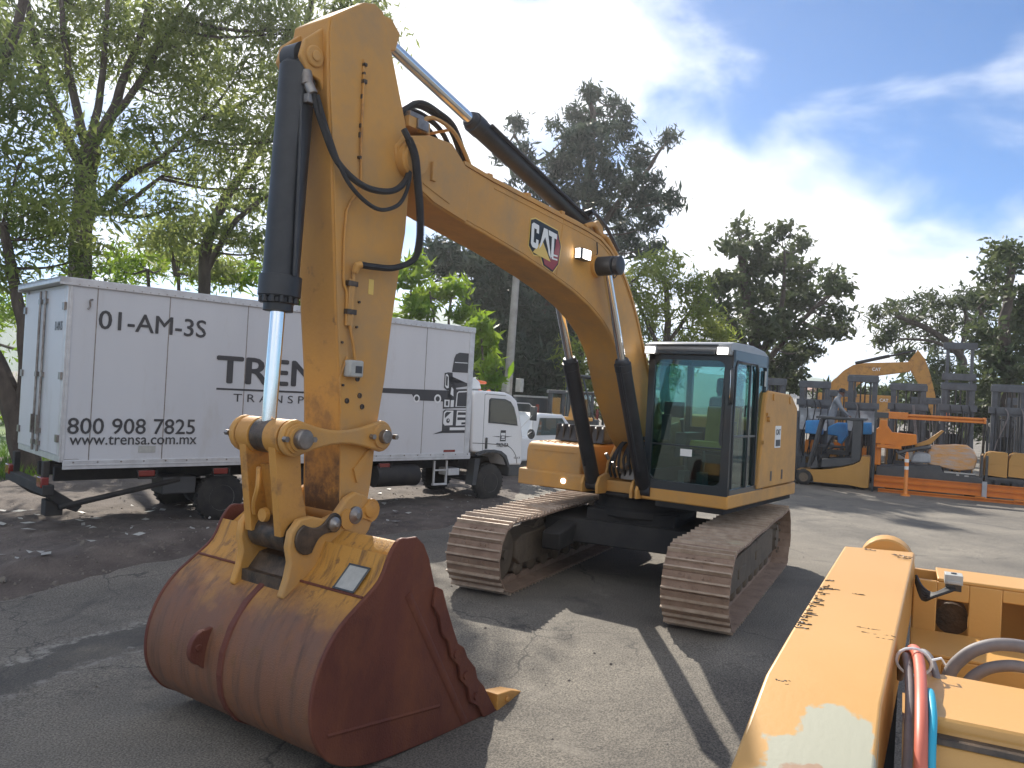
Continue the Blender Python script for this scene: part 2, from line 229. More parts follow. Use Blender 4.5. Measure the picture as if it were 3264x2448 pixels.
# ------------------------------------------------------------------ mesh builder
def smoothpath(pts, n=6):
    pts = [Vector(p) for p in pts]; out = []
    for i in range(len(pts)-1):
        p0 = pts[max(i-1, 0)]; p1 = pts[i]; p2 = pts[i+1]; p3 = pts[min(i+2, len(pts)-1)]
        for k in range(n):
            t = k/n; out.append(.5*((2*p1)+(p2-p0)*t+(2*p0-5*p1+4*p2-p3)*t*t+(3*p1-p0-3*p2+p3)*t**3))
    out.append(pts[-1]); return out
class G:
    def __init__(s, T=None): s.v = []; s.f = []; s.m = []; s.T = T
    def add(s, vs, fs, mi=0):
        o = len(s.v)
        for p in vs:
            p = Vector(p); s.v.append(s.T @ p if s.T else p)
        for f in fs: s.f.append([o+i for i in f]); s.m.append(mi)
        return s
    def box(s, x0, x1, y0, y1, z0, z1, mi=0, R=None):
        vs = [(x, y, z) for x in (x0, x1) for y in (y0, y1) for z in (z0, z1)]
        if R: vs = [R @ Vector(p) for p in vs]
        return s.add(vs, [(0, 1, 3, 2), (4, 6, 7, 5), (0, 4, 5, 1), (2, 3, 7, 6), (0, 2, 6, 4), (1, 5, 7, 3)], mi)
    def prism(s, poly, a, b, ax='y', mi=0):
        n = len(poly)
        def pt(p, q):
            if ax == 'y': return (p[0], q, p[1])
            if ax == 'x': return (q, p[0], p[1])
            return (p[0], p[1], q)
        vs = [pt(p, a) for p in poly]+[pt(p, b) for p in poly]
        area = sum(poly[i][0]*poly[(i+1) % n][1]-poly[(i+1) % n][0]*poly[i][1] for i in range(n))
        flip = (area > 0) != (ax == 'y'); fs = []
        lo = list(range(n)); hi = list(range(n, 2*n))
        fs.append(lo[::-1] if flip else lo); fs.append(hi if flip else hi[::-1])
        for i in range(n):
            j = (i+1) % n; q = (i, j, n+j, n+i); fs.append(q if flip else q[::-1])
        return s.add(vs, fs, mi)
    def cyl(s, p0, p1, r0, r1=None, n=16, mi=0, cap=True):
        p0, p1 = Vector(p0), Vector(p1); r1 = r0 if r1 is None else r1; d = (p1-p0).normalized()
        a = d.cross(Vector((0, 0, 1)) if abs(d.z) < .9 else Vector((1, 0, 0))).normalized(); b = d.cross(a); vs = []
        for p, r in ((p0, r0), (p1, r1)):
            for k in range(n): t = 2*math.pi*k/n; vs.append(p+a*(r*math.cos(t))+b*(r*math.sin(t)))
        fs = [(k, (k+1) % n, n+(k+1) % n, n+k) for k in range(n)]
        if cap: fs += [list(range(n))[::-1], list(range(n, 2*n))]
        return s.add(vs, fs, mi)
    def lathe(s, p, ax, prof, n=24, mi=0, cap=True):              # prof: (distance along axis, radius)
        p = Vector(p); d = Vector(ax).normalized(); a = d.cross(Vector((0, 0, 1)) if abs(d.z) < .9 else Vector((1, 0, 0))).normalized(); b = d.cross(a); vs = []; fs = []
        for h, r in prof:
            for k in range(n): t = 2*math.pi*k/n; vs.append(p+d*h+a*(r*math.cos(t))+b*(r*math.sin(t)))
        for i in range(len(prof)-1):
            for k in range(n): fs.append((i*n+k, i*n+(k+1) % n, (i+1)*n+(k+1) % n, (i+1)*n+k))
        if cap: fs += [list(range(n))[::-1], [(len(prof)-1)*n+k for k in range(n)]]
        return s.add(vs, fs, mi)
    def tube(s, pts, r, n=8, mi=0, sm=0):
        pts = smoothpath(pts, sm) if sm else [Vector(p) for p in pts]; vs = []; fs = []; up = None; K = len(pts)
        rr = r if isinstance(r, (list, tuple)) else None
        for i, p in enumerate(pts):
            d = (pts[min(i+1, K-1)]-pts[max(i-1, 0)]).normalized()
            if up is None: up = d.cross(Vector((.3, .2, 1)) if abs(d.z) < .95 else Vector((1, 0, 0))).normalized()
            a = (up-d*up.dot(d)).normalized(); up = a; b = d.cross(a)
            ri = (rr[0]+(rr[1]-rr[0])*i/(K-1)) if rr else r
            for k in range(n): t = 2*math.pi*k/n; vs.append(p+a*(ri*math.cos(t))+b*(ri*math.sin(t)))
        for i in range(K-1):
            for k in range(n): fs.append((i*n+k, i*n+(k+1) % n, (i+1)*n+(k+1) % n, (i+1)*n+k))
        fs += [list(range(n))[::-1], [(K-1)*n+k for k in range(n)]]
        return s.add(vs, fs, mi)
    def each(s, name, mats, parent=None, bevel=0, smooth=35, seg=2):   # one object per loose piece
        par = list(range(len(s.v)))
        def fd(i):
            while par[i] != i: par[i] = par[par[i]]; i = par[i]
            return i
        for f in s.f:
            for i in f[1:]: par[fd(i)] = fd(f[0])
        grp = {}
        for f, m in zip(s.f, s.m): grp.setdefault(fd(f[0]), []).append((f, m))
        out = []
        for fs in grp.values():
            g = G(); ids = sorted({i for f, m in fs for i in f}); mp_ = {i: k for k, i in enumerate(ids)}
            g.v = [s.v[i] for i in ids]; g.f = [[mp_[i] for i in f] for f, m in fs]; g.m = [m for f, m in fs]; out.append(g.build(name, mats, parent, bevel, smooth, seg))
        return out
    def build(s, name, mats, parent=None, bevel=0, smooth=35, seg=2):
        me = bpy.data.meshes.new(name); me.from_pydata([tuple(p) for p in s.v], [], s.f)
        for m in (mats if isinstance(mats, list) else [mats]): me.materials.append(M[m] if isinstance(m, str) else m)
        if any(s.m): me.polygons.foreach_set('material_index', s.m)
        if smooth:
            me.polygons.foreach_set('use_smooth', [True]*len(me.polygons)); me.set_sharp_from_angle(angle=rad(smooth))
        bm = bmesh.new(); bm.from_mesh(me); bmesh.ops.recalc_face_normals(bm, faces=bm.faces); bm.to_mesh(me); bm.free()
        if smooth: me.set_sharp_from_angle(angle=rad(smooth))
        me.update(); o = bpy.data.objects.new(name, me); COL.objects.link(o)
        if parent: o.parent = parent
        if bevel:
            b = o.modifiers.new('bevel', 'BEVEL'); b.width = bevel; b.segments = seg; b.limit_method = 'ANGLE'; b.angle_limit = rad(40)
        return o
def thing(name, label, cat, loc=(0, 0, 0), rz=0, group=None):
    o = bpy.data.objects.new(name, None); COL.objects.link(o); o.location = loc; o.rotation_euler = (0, 0, rz); o.empty_display_size = .2
    o['label'] = label; o['category'] = cat
    if group: o['group'] = group
    return o
def tag(o, label, cat, group=None):
    o['label'] = label; o['category'] = cat
    if group: o['group'] = group
    return o
def part(o, label): o['label'] = label; return o
def text(body, name, m, parent, T, w=None, h=None, bold=.02, ext=.003, space=1.0):
    # lettering as thin raised mesh; T maps the text plane (x right, y up) into the parent's frame; w,h fit the outline's box, origin at its lower left
    c = bpy.data.curves.new(name, 'FONT'); c.body = body; c.extrude = 0; c.space_character = space; c.resolution_u = 3
    o = bpy.data.objects.new(name, c); COL.objects.link(o); dg = bpy.context.evaluated_depsgraph_get(); me = bpy.data.meshes.new_from_object(o.evaluated_get(dg)); bpy.data.objects.remove(o); bpy.data.curves.remove(c)
    if bold > 0:
        v0 = [tuple(v.co) for v in me.vertices]; f0 = [tuple(p.vertices) for p in me.polygons]; V = []; F = []
        for k, (ox, oy) in enumerate(((0, 0), (bold, 0), (-bold, 0), (0, bold*.7), (0, -bold*.7))):
            F += [tuple(i+len(V) for i in f) for f in f0]; V += [(x+ox, y+oy, k*.0004) for x, y, z in v0]
        me = bpy.data.meshes.new(name); me.from_pydata(V, [], F)
    n = len(me.vertices); a = np.zeros(n*3); me.vertices.foreach_get('co', a); a = a.reshape(-1, 3)
    lo, hi = a.min(0), a.max(0); sx = w/(hi[0]-lo[0]) if w else None; sy = h/(hi[1]-lo[1]) if h else sx; sx = sx or sy
    a[:, 0] = (a[:, 0]-lo[0])*sx; a[:, 1] = (a[:, 1]-lo[1])*sy; a[:, 2] += ext
    me.vertices.foreach_set('co', a.ravel()); me.transform(T); me.materials.clear(); me.materials.append(M[m]); me.name = name; me.update()
    q = bpy.data.objects.new(name, me); COL.objects.link(q); q.parent = parent; return q
def flat(polys, T, ext=.004):                            # flat decal outlines [(pts, material index)] mapped by T
    g = G(T)
    for pts, mi in polys:
        area = sum(pts[i][0]*pts[(i+1) % len(pts)][1]-pts[(i+1) % len(pts)][0]*pts[i][1] for i in range(len(pts)))
        q = pts if area > 0 else pts[::-1]; g.add([(x, y, ext+.0022*mi) for x, y in q], [list(range(len(q)))], mi)
    return g
def circ(cx, cy, r, n=20, sx=1): return [(cx+sx*r*math.cos(2*math.pi*k/n), cy+r*math.sin(2*math.pi*k/n)) for k in range(n)]
def sst(a, b, x): t = min(1, max(0, (x-a)/(b-a))); return t*t*(3-2*t)
def gz(x, y): return -.20*sst(2.4, 4.8, x)-.06*sst(2.2, 5, -y)-.06*sst(4, 12, -x)*(1-sst(2.2, 5, -y))

# ------------------------------------------------------------------ ground
def grid(name, xs, ys, fz, m, smooth=180):
    nx, ny = len(xs), len(ys); v = [(x, y, fz(x, y)) for x in xs for y in ys]
    f = [(i*ny+j, (i+1)*ny+j, (i+1)*ny+j+1, i*ny+j+1) for i in range(nx-1) for j in range(ny-1)]
    me = bpy.data.meshes.new(name); me.from_pydata(v, [], f); me.materials.append(M[m]); me.polygons.foreach_set('use_smooth', [True]*len(f)); me.update()
    o = bpy.data.objects.new(name, me); COL.objects.link(o); return o
def struct(o): o['kind'] = 'structure'; return o
far = [20, 30, 45, 70, 110, 180, 300, 620]
xs = [-k for k in far[::-1]]+[-18+.75*i for i in range(44)]+[16, 20, 30, 60, 120, 300]
ys = [-k for k in far[::-1]]+[-18+.75*i for i in range(36)]+[10, 14, 20, 30, 60, 120, 300, 620]
struct(grid('asphalt_yard', xs, ys, gz, 'asphalt'))
def lerp(tab, x):
    for (a, b), (c, d) in zip(tab, tab[1:]):
        if x <= c: return b+(d-b)*max(0, x-a)/(c-a)
    return tab[-1][1]
EDGE = [(-14, -8.2), (-10, -6.3), (-7, -4.9), (-4, -3.9), (-1.4, -3.6), (.5, -4.3), (2, -5.1), (4.6, -5.45), (7, -6.0), (11, -7.5)]
from mathutils import noise as MN
def dz(x, y):
    e = lerp(EDGE, x)+.18*MN.noise(Vector((x*1.3, 0, 2)))+.06*MN.noise(Vector((x*6, 1, 2))); d = e-y
    b = gz(x, y)+.05*min(1, d/.35)-.012
    b += .035*MN.fractal(Vector((x*1.7, y*1.7, 0)), 1, 2, 5)*min(1, max(0, d))+.02*MN.noise(Vector((x*7, y*7, 3)))*min(1, max(0, d*3))
    b += .13*math.exp(-((d-.75)/.38)**2)*sst(.2, 2.2, x)*(1+.5*MN.noise(Vector((x*2.2, y*3, 9))))
    b += .02*max(0, d-3)
    return b if d > -.3 else gz(x, y)-.06
struct(grid('dirt_verge', [-14+.16*i for i in range(160)], [-15+.16*i for i in range(74)], dz, 'dirt'))
# loose stones and litter over the dirt, nobody could count them
rng = np.random.default_rng(3); g = G()
for i in range(1500):
    x = rng.uniform(-9, 8.5); d = abs(rng.normal(0, 1.4))+.03 if i % 3 else rng.uniform(.1, 5); y = lerp(EDGE, x)-d
    if y < -13: continue
    r = rng.uniform(.005, .02)*(1+(rng.random() > .97)*1.4); z = dz(x, y)+r*.2; q = rng.uniform(0, 6.3); c, s_ = math.cos(q), math.sin(q)
    vs = [(x+r*(a*c-b*s_)*rng.uniform(.7, 1.3), y+r*(a*s_+b*c), z+r*h) for a, b, h in ((-1, -.7, -.4), (1, -.8, -.4), (.9, .8, -.4), (-.8, .9, -.4), (-.4, -.3, .6), (.5, -.2, .7), (.3, .5, .55), (-.4, .4, .65))]
    g.add(vs, [(0, 1, 5, 4), (1, 2, 6, 5), (2, 3, 7, 6), (3, 0, 4, 7), (4, 5, 6, 7)])
for i in range(260):
    x = rng.uniform(-3, 8.5); y = rng.uniform(-5, 3); r = rng.uniform(.006, .016); z = gz(x, y)
    g.add([(x-r, y-r, z), (x+r, y-r*.8, z), (x+r*.8, y+r, z), (x-r, y+r*.9, z), (x, y, z+r)], [(0, 1, 4), (1, 2, 4), (2, 3, 4), (3, 0, 4)])
o = g.build('stones', 'stone', smooth=0); o['kind'] = 'stuff'
g = G()                                                  # scraps of pale paper and leaves blown under the truck
for i in range(150):
    x = rng.uniform(-6, 4.5); y = lerp(EDGE, x)-rng.uniform(.6, 4.2); s_ = rng.uniform(.02, .07); q = rng.uniform(0, 6.3); z = dz(x, y)+.02
    e = [(x+s_*math.cos(q+k*1.57)*(1.6 if k % 2 else .8), y+s_*math.sin(q+k*1.57)*(1.6 if k % 2 else .8), z+rng.uniform(0, .035)) for k in range(4)]; g.add(e, [(0, 1, 2, 3)])
o = g.build('litter_scraps', 'plate', smooth=0); o['kind'] = 'stuff'
# grass behind the left tree
gr = grid('grass_bank', [-9+1*i for i in range(19)], [-30+1*i for i in range(18)], lambda x, y: gz(x, y)+.03+.12*sst(-12.2, -14, y)-.2*sst(-12.6, -11.6, y), 'grassm'); struct(gr)
n = 14000; g0 = np.stack([rng.uniform(-6, 6, n), -12.0-np.abs(rng.normal(0, 3.4, n)), np.zeros(n)], 1); h = rng.uniform(.08, .34, n); a = rng.uniform(0, 6.28, n); w = .012
dx = np.stack([np.cos(a), np.sin(a), 0*a], 1)*w; lean = np.stack([rng.normal(0, .1, n), rng.normal(0, .1, n), h], 1); g0[:, 2] = .05
V = np.concatenate([g0-dx, g0+dx, g0+lean], 0); F = np.stack([np.arange(n), np.arange(n)+n, np.arange(n)+2*n], 1)
me = bpy.data.meshes.new('grass'); me.from_pydata(V.tolist(), [], F.tolist()); me.materials.append(M['grassm']); o = bpy.data.objects.new('grass', me); COL.objects.link(o); o['kind'] = 'stuff'
# far hills
def hills(name, dist, a0, a1, hfun):
    v = []; f = []; n = 90
    for i in range(n+1):
        a = a0+(a1-a0)*i/n
        for k, (dd, hh) in enumerate(((0, -2), (60, .45), (150, .8), (260, 1))):
            v.append((CAM.x+(dist+dd)*math.cos(a), CAM.y+(dist+dd)*math.sin(a), hh if hh < 0 else hh*hfun(a)*.375))
    for i in range(n):
        for k in range(3): f.append((i*4+k, (i+1)*4+k, (i+1)*4+k+1, i*4+k+1))
    me = bpy.data.meshes.new(name); me.from_pydata(v, [], f); me.materials.append(M['hill']); o = bpy.data.objects.new(name, me); COL.objects.link(o); struct(o)
def hh(a):
    b = (YAW-a); return 66+30*MN.fractal(Vector((a*5, 1, 1)), 1, 2, 5)+78*math.exp(-((b+.14)/.16)**2)+60*math.exp(-((b+.42)/.16)**2)-22*sst(.15, .5, b)
hills('hills', 300, YAW-.75, YAW+.75, hh)
# ------------------------------------------------------------------ the excavator
TH = -.166; U = Matrix.Rotation(TH, 4, 'Z')
ex = thing('tracked_excavator', 'big ochre yellow crawler excavator with raised boom and rusty bucket resting on the asphalt', 'excavator')
# --- tracks (undercarriage frame, not slewed)
def track(cy):
    R = .385; xc = 1.835; h0 = .412; belt = G(); per = 4*xc+2*math.pi*R; n = 52; pitch = per/n
    def at(s):
        s %= per
        if s < 2*xc: return (xc-s, h0-R, 0)                 # bottom, front to back
        s -= 2*xc
        if s < math.pi*R: t = s/R; return (-xc-R*math.sin(t), h0-R*math.cos(t), t)
        s -= math.pi*R
        if s < 2*xc: x = -xc+s; return (x, h0+R-.012*math.sin(s/(2*xc)*3*math.pi)**2, math.pi)
        s -= 2*xc; t = s/R; return (xc+R*math.sin(t), h0+R*math.cos(t), math.pi+t)
    w = .325
    for k in range(n):
        x, z, t = at(k*pitch+.05); c, s_ = math.cos(t), math.sin(t)
        T = Matrix(((c, 0, s_, x), (0, 1, 0, cy), (-s_, 0, c, z), (0, 0, 0, 1)))
        belt.T = T; hp = pitch*.5; jy = random.uniform(-.004, .004)
        belt.prism([(-hp*1.02, .0), (hp*.96, -.006), (hp*.96, .012), (-hp*1.02, .016)], -w+jy, w+jy)
        for gx, gh in ((-hp*.84, .042), (hp*.16, .030)):
            belt.prism([(gx-.012, 0), (gx+.014, 0), (gx+.009, -gh), (gx-.006, -gh)], -w+.004+jy, w-.004+jy, 'y', 1)
        for by in (-.12, -.06, .06, .12): belt.cyl((hp*.62, by, 0), (hp*.62, by, -.016), .015, n=6)
        for ly in (-.085, .085): belt.box(-hp*.98, hp*.98, ly-.022, ly+.022, .012, .082)
    tr = part(belt.build('crawler_track', ['track', 'track_edge'], ex, smooth=0), 'ribbed steel crawler track, dusty brown'); s = 1 if cy > 0 else -1
    g = G(); fr = [(-1.55, .23), (1.38, .23), (1.52, .33), (1.52, .52), (1.35, .57), (-1.2, .60), (-1.55, .55)]
    g.prism(fr, cy-.17, cy+.17)
    for x0, x1, z0, z1 in ((.55, .95, .33, .44), (-.5, -.15, .36, .46)): g.box(x0, x1, cy+s*.17-.012, cy+s*.17+.014, z0, z1)
    g.prism([(-.95, .60), (.9, .58), (.7, .70), (-.8, .72)], cy-.10, cy+.10)
    g.build('track_frame', 'trackframe', tr, bevel=.015)
    g = G(); g.lathe((xc, cy-.16, h0), (0, 1, 0), [(0, .13), (.02, .30), (.07, .305), (.09, .335), (.23, .335), (.25, .305), (.30, .30), (.32, .13)], 40); g.lathe((xc, cy-.2, h0), (0, 1, 0), [(0, .05), (.40, .05)], 16)
    g.build('front_idler', 'trackframe', tr)
    g = G(); q = []
    for k in range(42): t = 2*math.pi*k/42; r = .345 if k % 2 else .305; q.append((-xc+r*math.cos(t), h0+r*math.sin(t)))
    g.prism(q, cy-.04, cy+.04); g.lathe((-xc, cy-.19, h0), (0, 1, 0), [(0, .2), (.03, .24), (.3, .24), (.36, .17), (.38, .16)], 28)
    for k in range(9): t = 2*math.pi*k/9; g.cyl((-xc+.2*math.cos(t), cy+s*.19, h0+.2*math.sin(t)), (-xc+.2*math.cos(t), cy+s*.21, h0+.2*math.sin(t)), .02, n=6)
    g.build('drive_sprocket', 'trackframe', tr)
    for k in range(8):
        x = -1.32+k*.377; g = G(); g.lathe((x, cy-.15, .185), (0, 1, 0), [(0, .05), (.02, .085), (.05, .105), (.07, .085), (.23, .085), (.25, .105), (.28, .085), (.3, .05)], 18); g.build('roller', 'trackframe', tr)
    for x in (-.7, .62):
        g = G(); g.lathe((x, cy-.12, .70), (0, 1, 0), [(0, .04), (.03, .07), (.21, .07), (.24, .04)], 16); g.build('carrier_roller', 'trackframe', tr)
track(1.19); track(-1.19)
g = G(); g.prism([(-.75, .45), (.75, .45), (.62, .72), (-.62, .72)], -1.05, 1.05); g.box(-.55, .55, -.55, .55, .44, .86)
g.lathe((0, 0, .78), (0, 0, 1), [(0, .62), (.1, .62), (.11, .56), (.24, .56), (.25, .66), (.30, .66)], 40)
for sy in (-1, 1):
    for sx in (-1, 1): g.prism([(sx*.35, .44), (sx*1.15, .40), (sx*1.15, .60), (sx*.35, .72)], sy*.75-.12, sy*.75+.12)
g.build('car_body', 'under', ex, bevel=.02)
# --- slewing upper deck (U frame: x forward, y to the machine's left)
g = G(U); g.prism([(-1.75, .3), (-1.75, 1.352), (.742, 1.352), (.742, .32), (.56, .30), (.56, -.47), (.742, -.47), (.742, -1.36), (-1.75, -1.36), (-1.75, -.3)], 1.06, 1.215, 'z')
deck = g.build('upper_deck', 'yellow', ex, bevel=.018)
g = G(U); g.box(.562, .60, -.47, .32, 1.08, 1.20); g.box(.50, .60, -.46, .31, 1.185, 1.215)
for y in (-.43, -.22, .25-.02, .30): g.prism([(.45, 1.05), (.83, 1.06), (.84, 1.16), (.78, 1.26), (.62, 1.30), (.45, 1.26)], y-.018, y+.018)
g.each('boom_foot_bracket', 'yellow', deck, bevel=.008)
g = G(U); g.box(-1.7, .73, .50, 1.30, 1.0, 1.062); g.box(-1.7, .4, -1.3, -.2, 1.0, 1.062); g.each('belly_plate', 'under', deck)
# right hand fuel and tool box with its lower step
g = G(U); g.prism([(.735, 1.215), (.735, 1.50), (.70, 1.575), (.64, 1.60), (-1.05, 1.62), (-1.05, 1.215)], -1.315, -.505); fb = g.build('fuel_tank', 'yellow', ex, bevel=.025)
g = G(U); g.prism([(.772, 1.055), (.772, 1.235), (.755, 1.255), (.60, 1.257), (.60, 1.055)], -1.40, -.462); g.build('front_step', 'yellow', fb, bevel=.016)
g = G(U); g.box(.737, .742, -1.19, -.60, 1.50, 1.506)
for i in range(21): g.lathe((.58-.10*(i//7)+random.uniform(-.01, .01), -1.20+.10*(i % 7), 1.598), (0, 0, 1), [(0, .022), (.012, .02), (.014, .012)], 10)
g.each('grip_studs', 'yellow', fb)
g = G(U); g.lathe((.772, -.72, 1.155), (1, 0, 0), [(0, .03), (.01, .03), (.012, .022)], 16); part(g.build('marker_lamp', 'lamp', fb), 'small round lit lamp on the front step')
# engine deck behind
g = G(U); g.box(-1.75, -.95, -1.3, -.30, 1.215, 1.52); g.box(-1.75, -.55, -.28, 1.30, 1.215, 1.60); g.each('engine_cover', 'yellow', ex, bevel=.03)
g = G(U); g.prism([(.27, 1.615), (.20, 1.80), (.16, 1.825), (-.95, 1.80), (-1.0, 1.615)], -1.20, -.48)
for i in range(8): g.box(.10, .262, -1.19+.10*i, -1.165+.10*i, 1.64, 1.835)
g.build('engine_air_grille', 'plastic', ex, bevel=.012)
g = G(U); g.prism([(-1.75, -1.32), (-2.2, -1.25), (-2.55, -.95), (-2.72, -.5), (-2.76, 0), (-2.72, .5), (-2.55, .85), (-2.2, 1.02), (-1.75, 1.10)], 1.08, 2.02, 'z'); g.build('counterweight', 'yellow', ex, bevel=.05, seg=3)
# left engine side panel
g = G(U); pan = [(-.17, 1.225), (-.30, 2.2), (-.345, 2.36), (-.42, 2.395), (-1.27, 2.37), (-1.36, 2.34), (-1.60, 2.20), (-1.64, 1.235)]
g.prism(pan, 1.30, 1.375); sp = g.build('side_panel', 'yellow', ex, bevel=.02, seg=3)
g = G(U); g.box(-.92, -.70, 1.374, 1.381, 1.70, 1.97); part(g.build('panel_sticker', 'inkwhite', sp), 'white and black sticker on the yellow side panel')
T = U @ Matrix(((-1, 0, 0, -.72), (0, 0, 1, 1.381), (0, 1, 0, 1.86), (0, 0, 0, 1))); text('CAT', 'sticker_text', 'ink', sp, T, .17, .07, .03)
g = G(U); g.box(-.90, -.73, 1.381, 1.384, 1.72, 1.80); g.build('sticker_mark', 'ink', sp)
g = G(U)
for x in (-.62, -1.05): g.box(x-.028, x+.028, 1.374, 1.379, 1.30, 1.42)
g.each('panel_slot', 'cabframe', sp)
g = G(U); g.cyl((-.40, 1.36, 2.05), (-.40, 1.41, 2.05), .03); g.box(-.43, -.33, 1.374, 1.40, 2.09, 2.13); g.box(-.30, -.22, 1.372, 1.40, 1.76, 1.80); g.each('panel_hinge', 'yellow', sp)
g = G(U); g.box(-1.30, -1.22, 1.374, 1.392, 2.25, 2.34); g.box(-.62, -.55, 1.374, 1.392, 2.28, 2.36); g.each('panel_clip', 'yellow', sp, bevel=.006)
# --- cab
g = G(U); x0, x1, y0, y1, zb, zt = -.42, .742, .335, 1.345, 1.20, 2.80
def post(px, py, wx, wy, a=zb, b=zt): g.box(px-wx, px+wx, py-wy, py+wy, a, b)
post(.715, .375, .027, .04); post(.715, 1.298, .03, .047); post(-.395, 1.31, .03, .035); post(-.395, .37, .03, .035)
post(-.10, 1.31, .02, .03)                                # door rear pillar
g.box(.69, .742, y0, y1, 1.20, 1.30); g.box(.69, .742, y0, y1, 2.68, 2.80); g.box(x0, x1, 1.285, y1, 2.66, 2.80); g.box(x0, x1, y0, .385, 2.66, 2.80); g.box(x0, -.37, y0, y1, 2.66, 2.80)
g.box(x0, x1, 1.30, y1, 1.20, 1.27); g.box(x0, x1, y0, .375, 1.20, 1.40); g.box(x0, -.375, y0, y1, 1.2, 1.9)
g.box(.722, .745, .41, 1.25, 1.705, 1.722); g.box(x0+.02, .70, .36, 1.29, 1.20, 1.235)
for (cx, cz, sx, sz) in ((.41, 2.68, 1, -1), (1.255, 2.68, -1, -1), (.41, 1.30, 1, 1), (1.255, 1.30, -1, 1)):      # rounded glass corners
    q = [(cx, cz), (cx+sx*.10, cz)]+[(cx+sx*(.10-.10*math.sin(t)), cz+sz*(.10-.10*math.cos(t))) for t in (.3, .6, .95, 1.25)]+[(cx, cz+sz*.10)]
    g.prism(q, .70, .738, 'x')
cab = part(g.build('operator_cab', 'cabframe', ex, bevel=.012), 'dark framed operator cab with tinted glass')
g = G(U); g.prism([(.80, 2.765), (.83, 2.80), (.80, 2.862), (.70, 2.885), (.1, 2.89), (-.30, 2.855), (-.46, 2.80), (-.48, 2.775)], y0+.01, y1-.01); roof = g.build('cab_roof', 'roofgrey', cab, bevel=.02)
g = G(U); g.box(.79, .845, .50, 1.16, 2.735, 2.775); g.box(.80, .84, .46, 1.2, 2.83, 2.85); g.each('roof_visor', 'cabframe', roof, bevel=.006)
for y in (.385, 1.245):
    g = G(U); g.box(.72, .835, y-.075, y+.085, 2.735, 2.85); hl = g.build('work_light', 'roofgrey', cab, bevel=.015); g = G(U); g.box(.836, .842, y-.055, y+.06, 2.745, 2.815); part(g.build('lens', 'lamp', hl), 'lit white work light')
g = G(U); g.box(.716, .722, .41, 1.255, 1.722, 2.69); g.build('windscreen', 'glass', cab)
g = G(U); g.box(.716, .722, .41, 1.255, 1.30, 1.705); g.build('lower_windscreen', 'glass', cab)
g = G(U); g.box(-.09, .69, 1.318, 1.323, 1.27, 2.67); g.box(-.37, -.115, 1.318, 1.323, 1.27, 2.67); g.build('side_window', 'glass', cab)
g = G(U); g.box(-.37, .69, .352, .356, 1.40, 2.67); g.build('side_window', 'glass', cab)
g = G(U); g.box(-.40, -.395, .41, 1.28, 1.9, 2.66); g.build('rear_window', 'glass', cab)
g = G(U); g.tube([(.66, 1.348, 1.28), (.68, 1.348, 1.9), (.67, 1.348, 2.62), (.62, 1.348, 2.68), (0, 1.348, 2.68), (-.06, 1.348, 2.6), (-.08, 1.348, 2.0), (-.09, 1.348, 1.28)], .014, 6); g.box(.16, .19, 1.325, 1.35, 1.27, 2.67); g.box(-.09, .69, 1.325, 1.348, 1.84, 1.865); g.build('door', 'cabframe', cab)
g = G(U); g.tube([(.72, 1.32, 2.62), (.80, 1.36, 2.60), (.84, 1.38, 2.52)], .011, 6); g.tube([(.72, 1.32, 2.2), (.80, 1.36, 2.22), (.84, 1.38, 2.28)], .011, 6)
pr = [(.86+.075*math.copysign(abs(math.cos(t))**.6, math.cos(t)), 2.40+.20*math.copysign(abs(math.sin(t))**.6, math.sin(t))) for t in [2*math.pi*k/20 for k in range(20)]]
g.T = U @ Matrix.Translation((.86, 1.37, 0)) @ Matrix.Rotation(rad(28), 4, 'Z') @ Matrix.Translation((-.86, -1.37, 0)); g.prism(pr, 1.355, 1.39); mir = g.build('mirror', 'cabframe', cab, bevel=.006); TT = g.T; g = G(TT); g.prism([(.86+(a-.86)*.86, 2.40+(b-2.40)*.92) for a, b in pr], 1.351, 1.3545); g.build('mirror_glass', 'chrome', mir)
g = G(U); g.tube([(.73, 1.25, 2.66), (.752, 1.245, 2.3), (.752, 1.23, 1.78)], .008, 6); g.box(.748, .756, 1.235, 1.26, 1.75, 2.3); g.build('wiper', 'cabframe', cab)
g = G(U); g.prism([(-.28, 1.70), (.20, 1.72), (.24, 1.66), (.20, 1.60), (-.28, 1.58)], .66, 1.14); g.prism([(-.30, 1.68), (-.16, 1.70), (-.20, 2.28), (-.32, 2.30)], .70, 1.10); seat = g.build('seat', 'seatblack', cab, bevel=.04, seg=3)
g = G(U); g.prism([(-.15, 1.70), (-.125, 1.70), (-.185, 2.17), (-.21, 2.17)], .70, 1.10); g.prism([(-.26, 1.715), (.20, 1.735), (.235, 1.66), (.26, 1.70), (.215, 1.76), (-.26, 1.74)], .67, 1.13); part(g.build('seat_cover', 'seatcover', seat, bevel=.01), 'ochre cover over the black cab seat')
g = G(U); g.prism([(-.30, 2.32), (-.20, 2.32), (-.22, 2.52), (-.31, 2.52)], .78, 1.02); g.build('headrest', 'seatblack', seat, bevel=.035, seg=3)
g = G(U)
for y in (.56, 1.2): g.box(-.25, .25, y-.07, y+.07, 1.55, 1.84); g.tube([(.20, y, 1.84), (.22, y, 1.95), (.24, y, 2.0)], [.02, .03], 8)
g.box(.45, .50, .42, .52, 1.75, 2.05); g.box(.40, .45, .42, .66, 2.02, 2.20); g.box(.44, .60, .70, .78, 1.24, 1.42); g.box(.44, .60, .92, 1.0, 1.24, 1.42); g.tube([(.48, .74, 1.4), (.5, .74, 1.66)], .012); g.tube([(.48, .96, 1.4), (.5, .96, 1.66)], .012)
g.build('console', 'plastic', cab, bevel=.012)
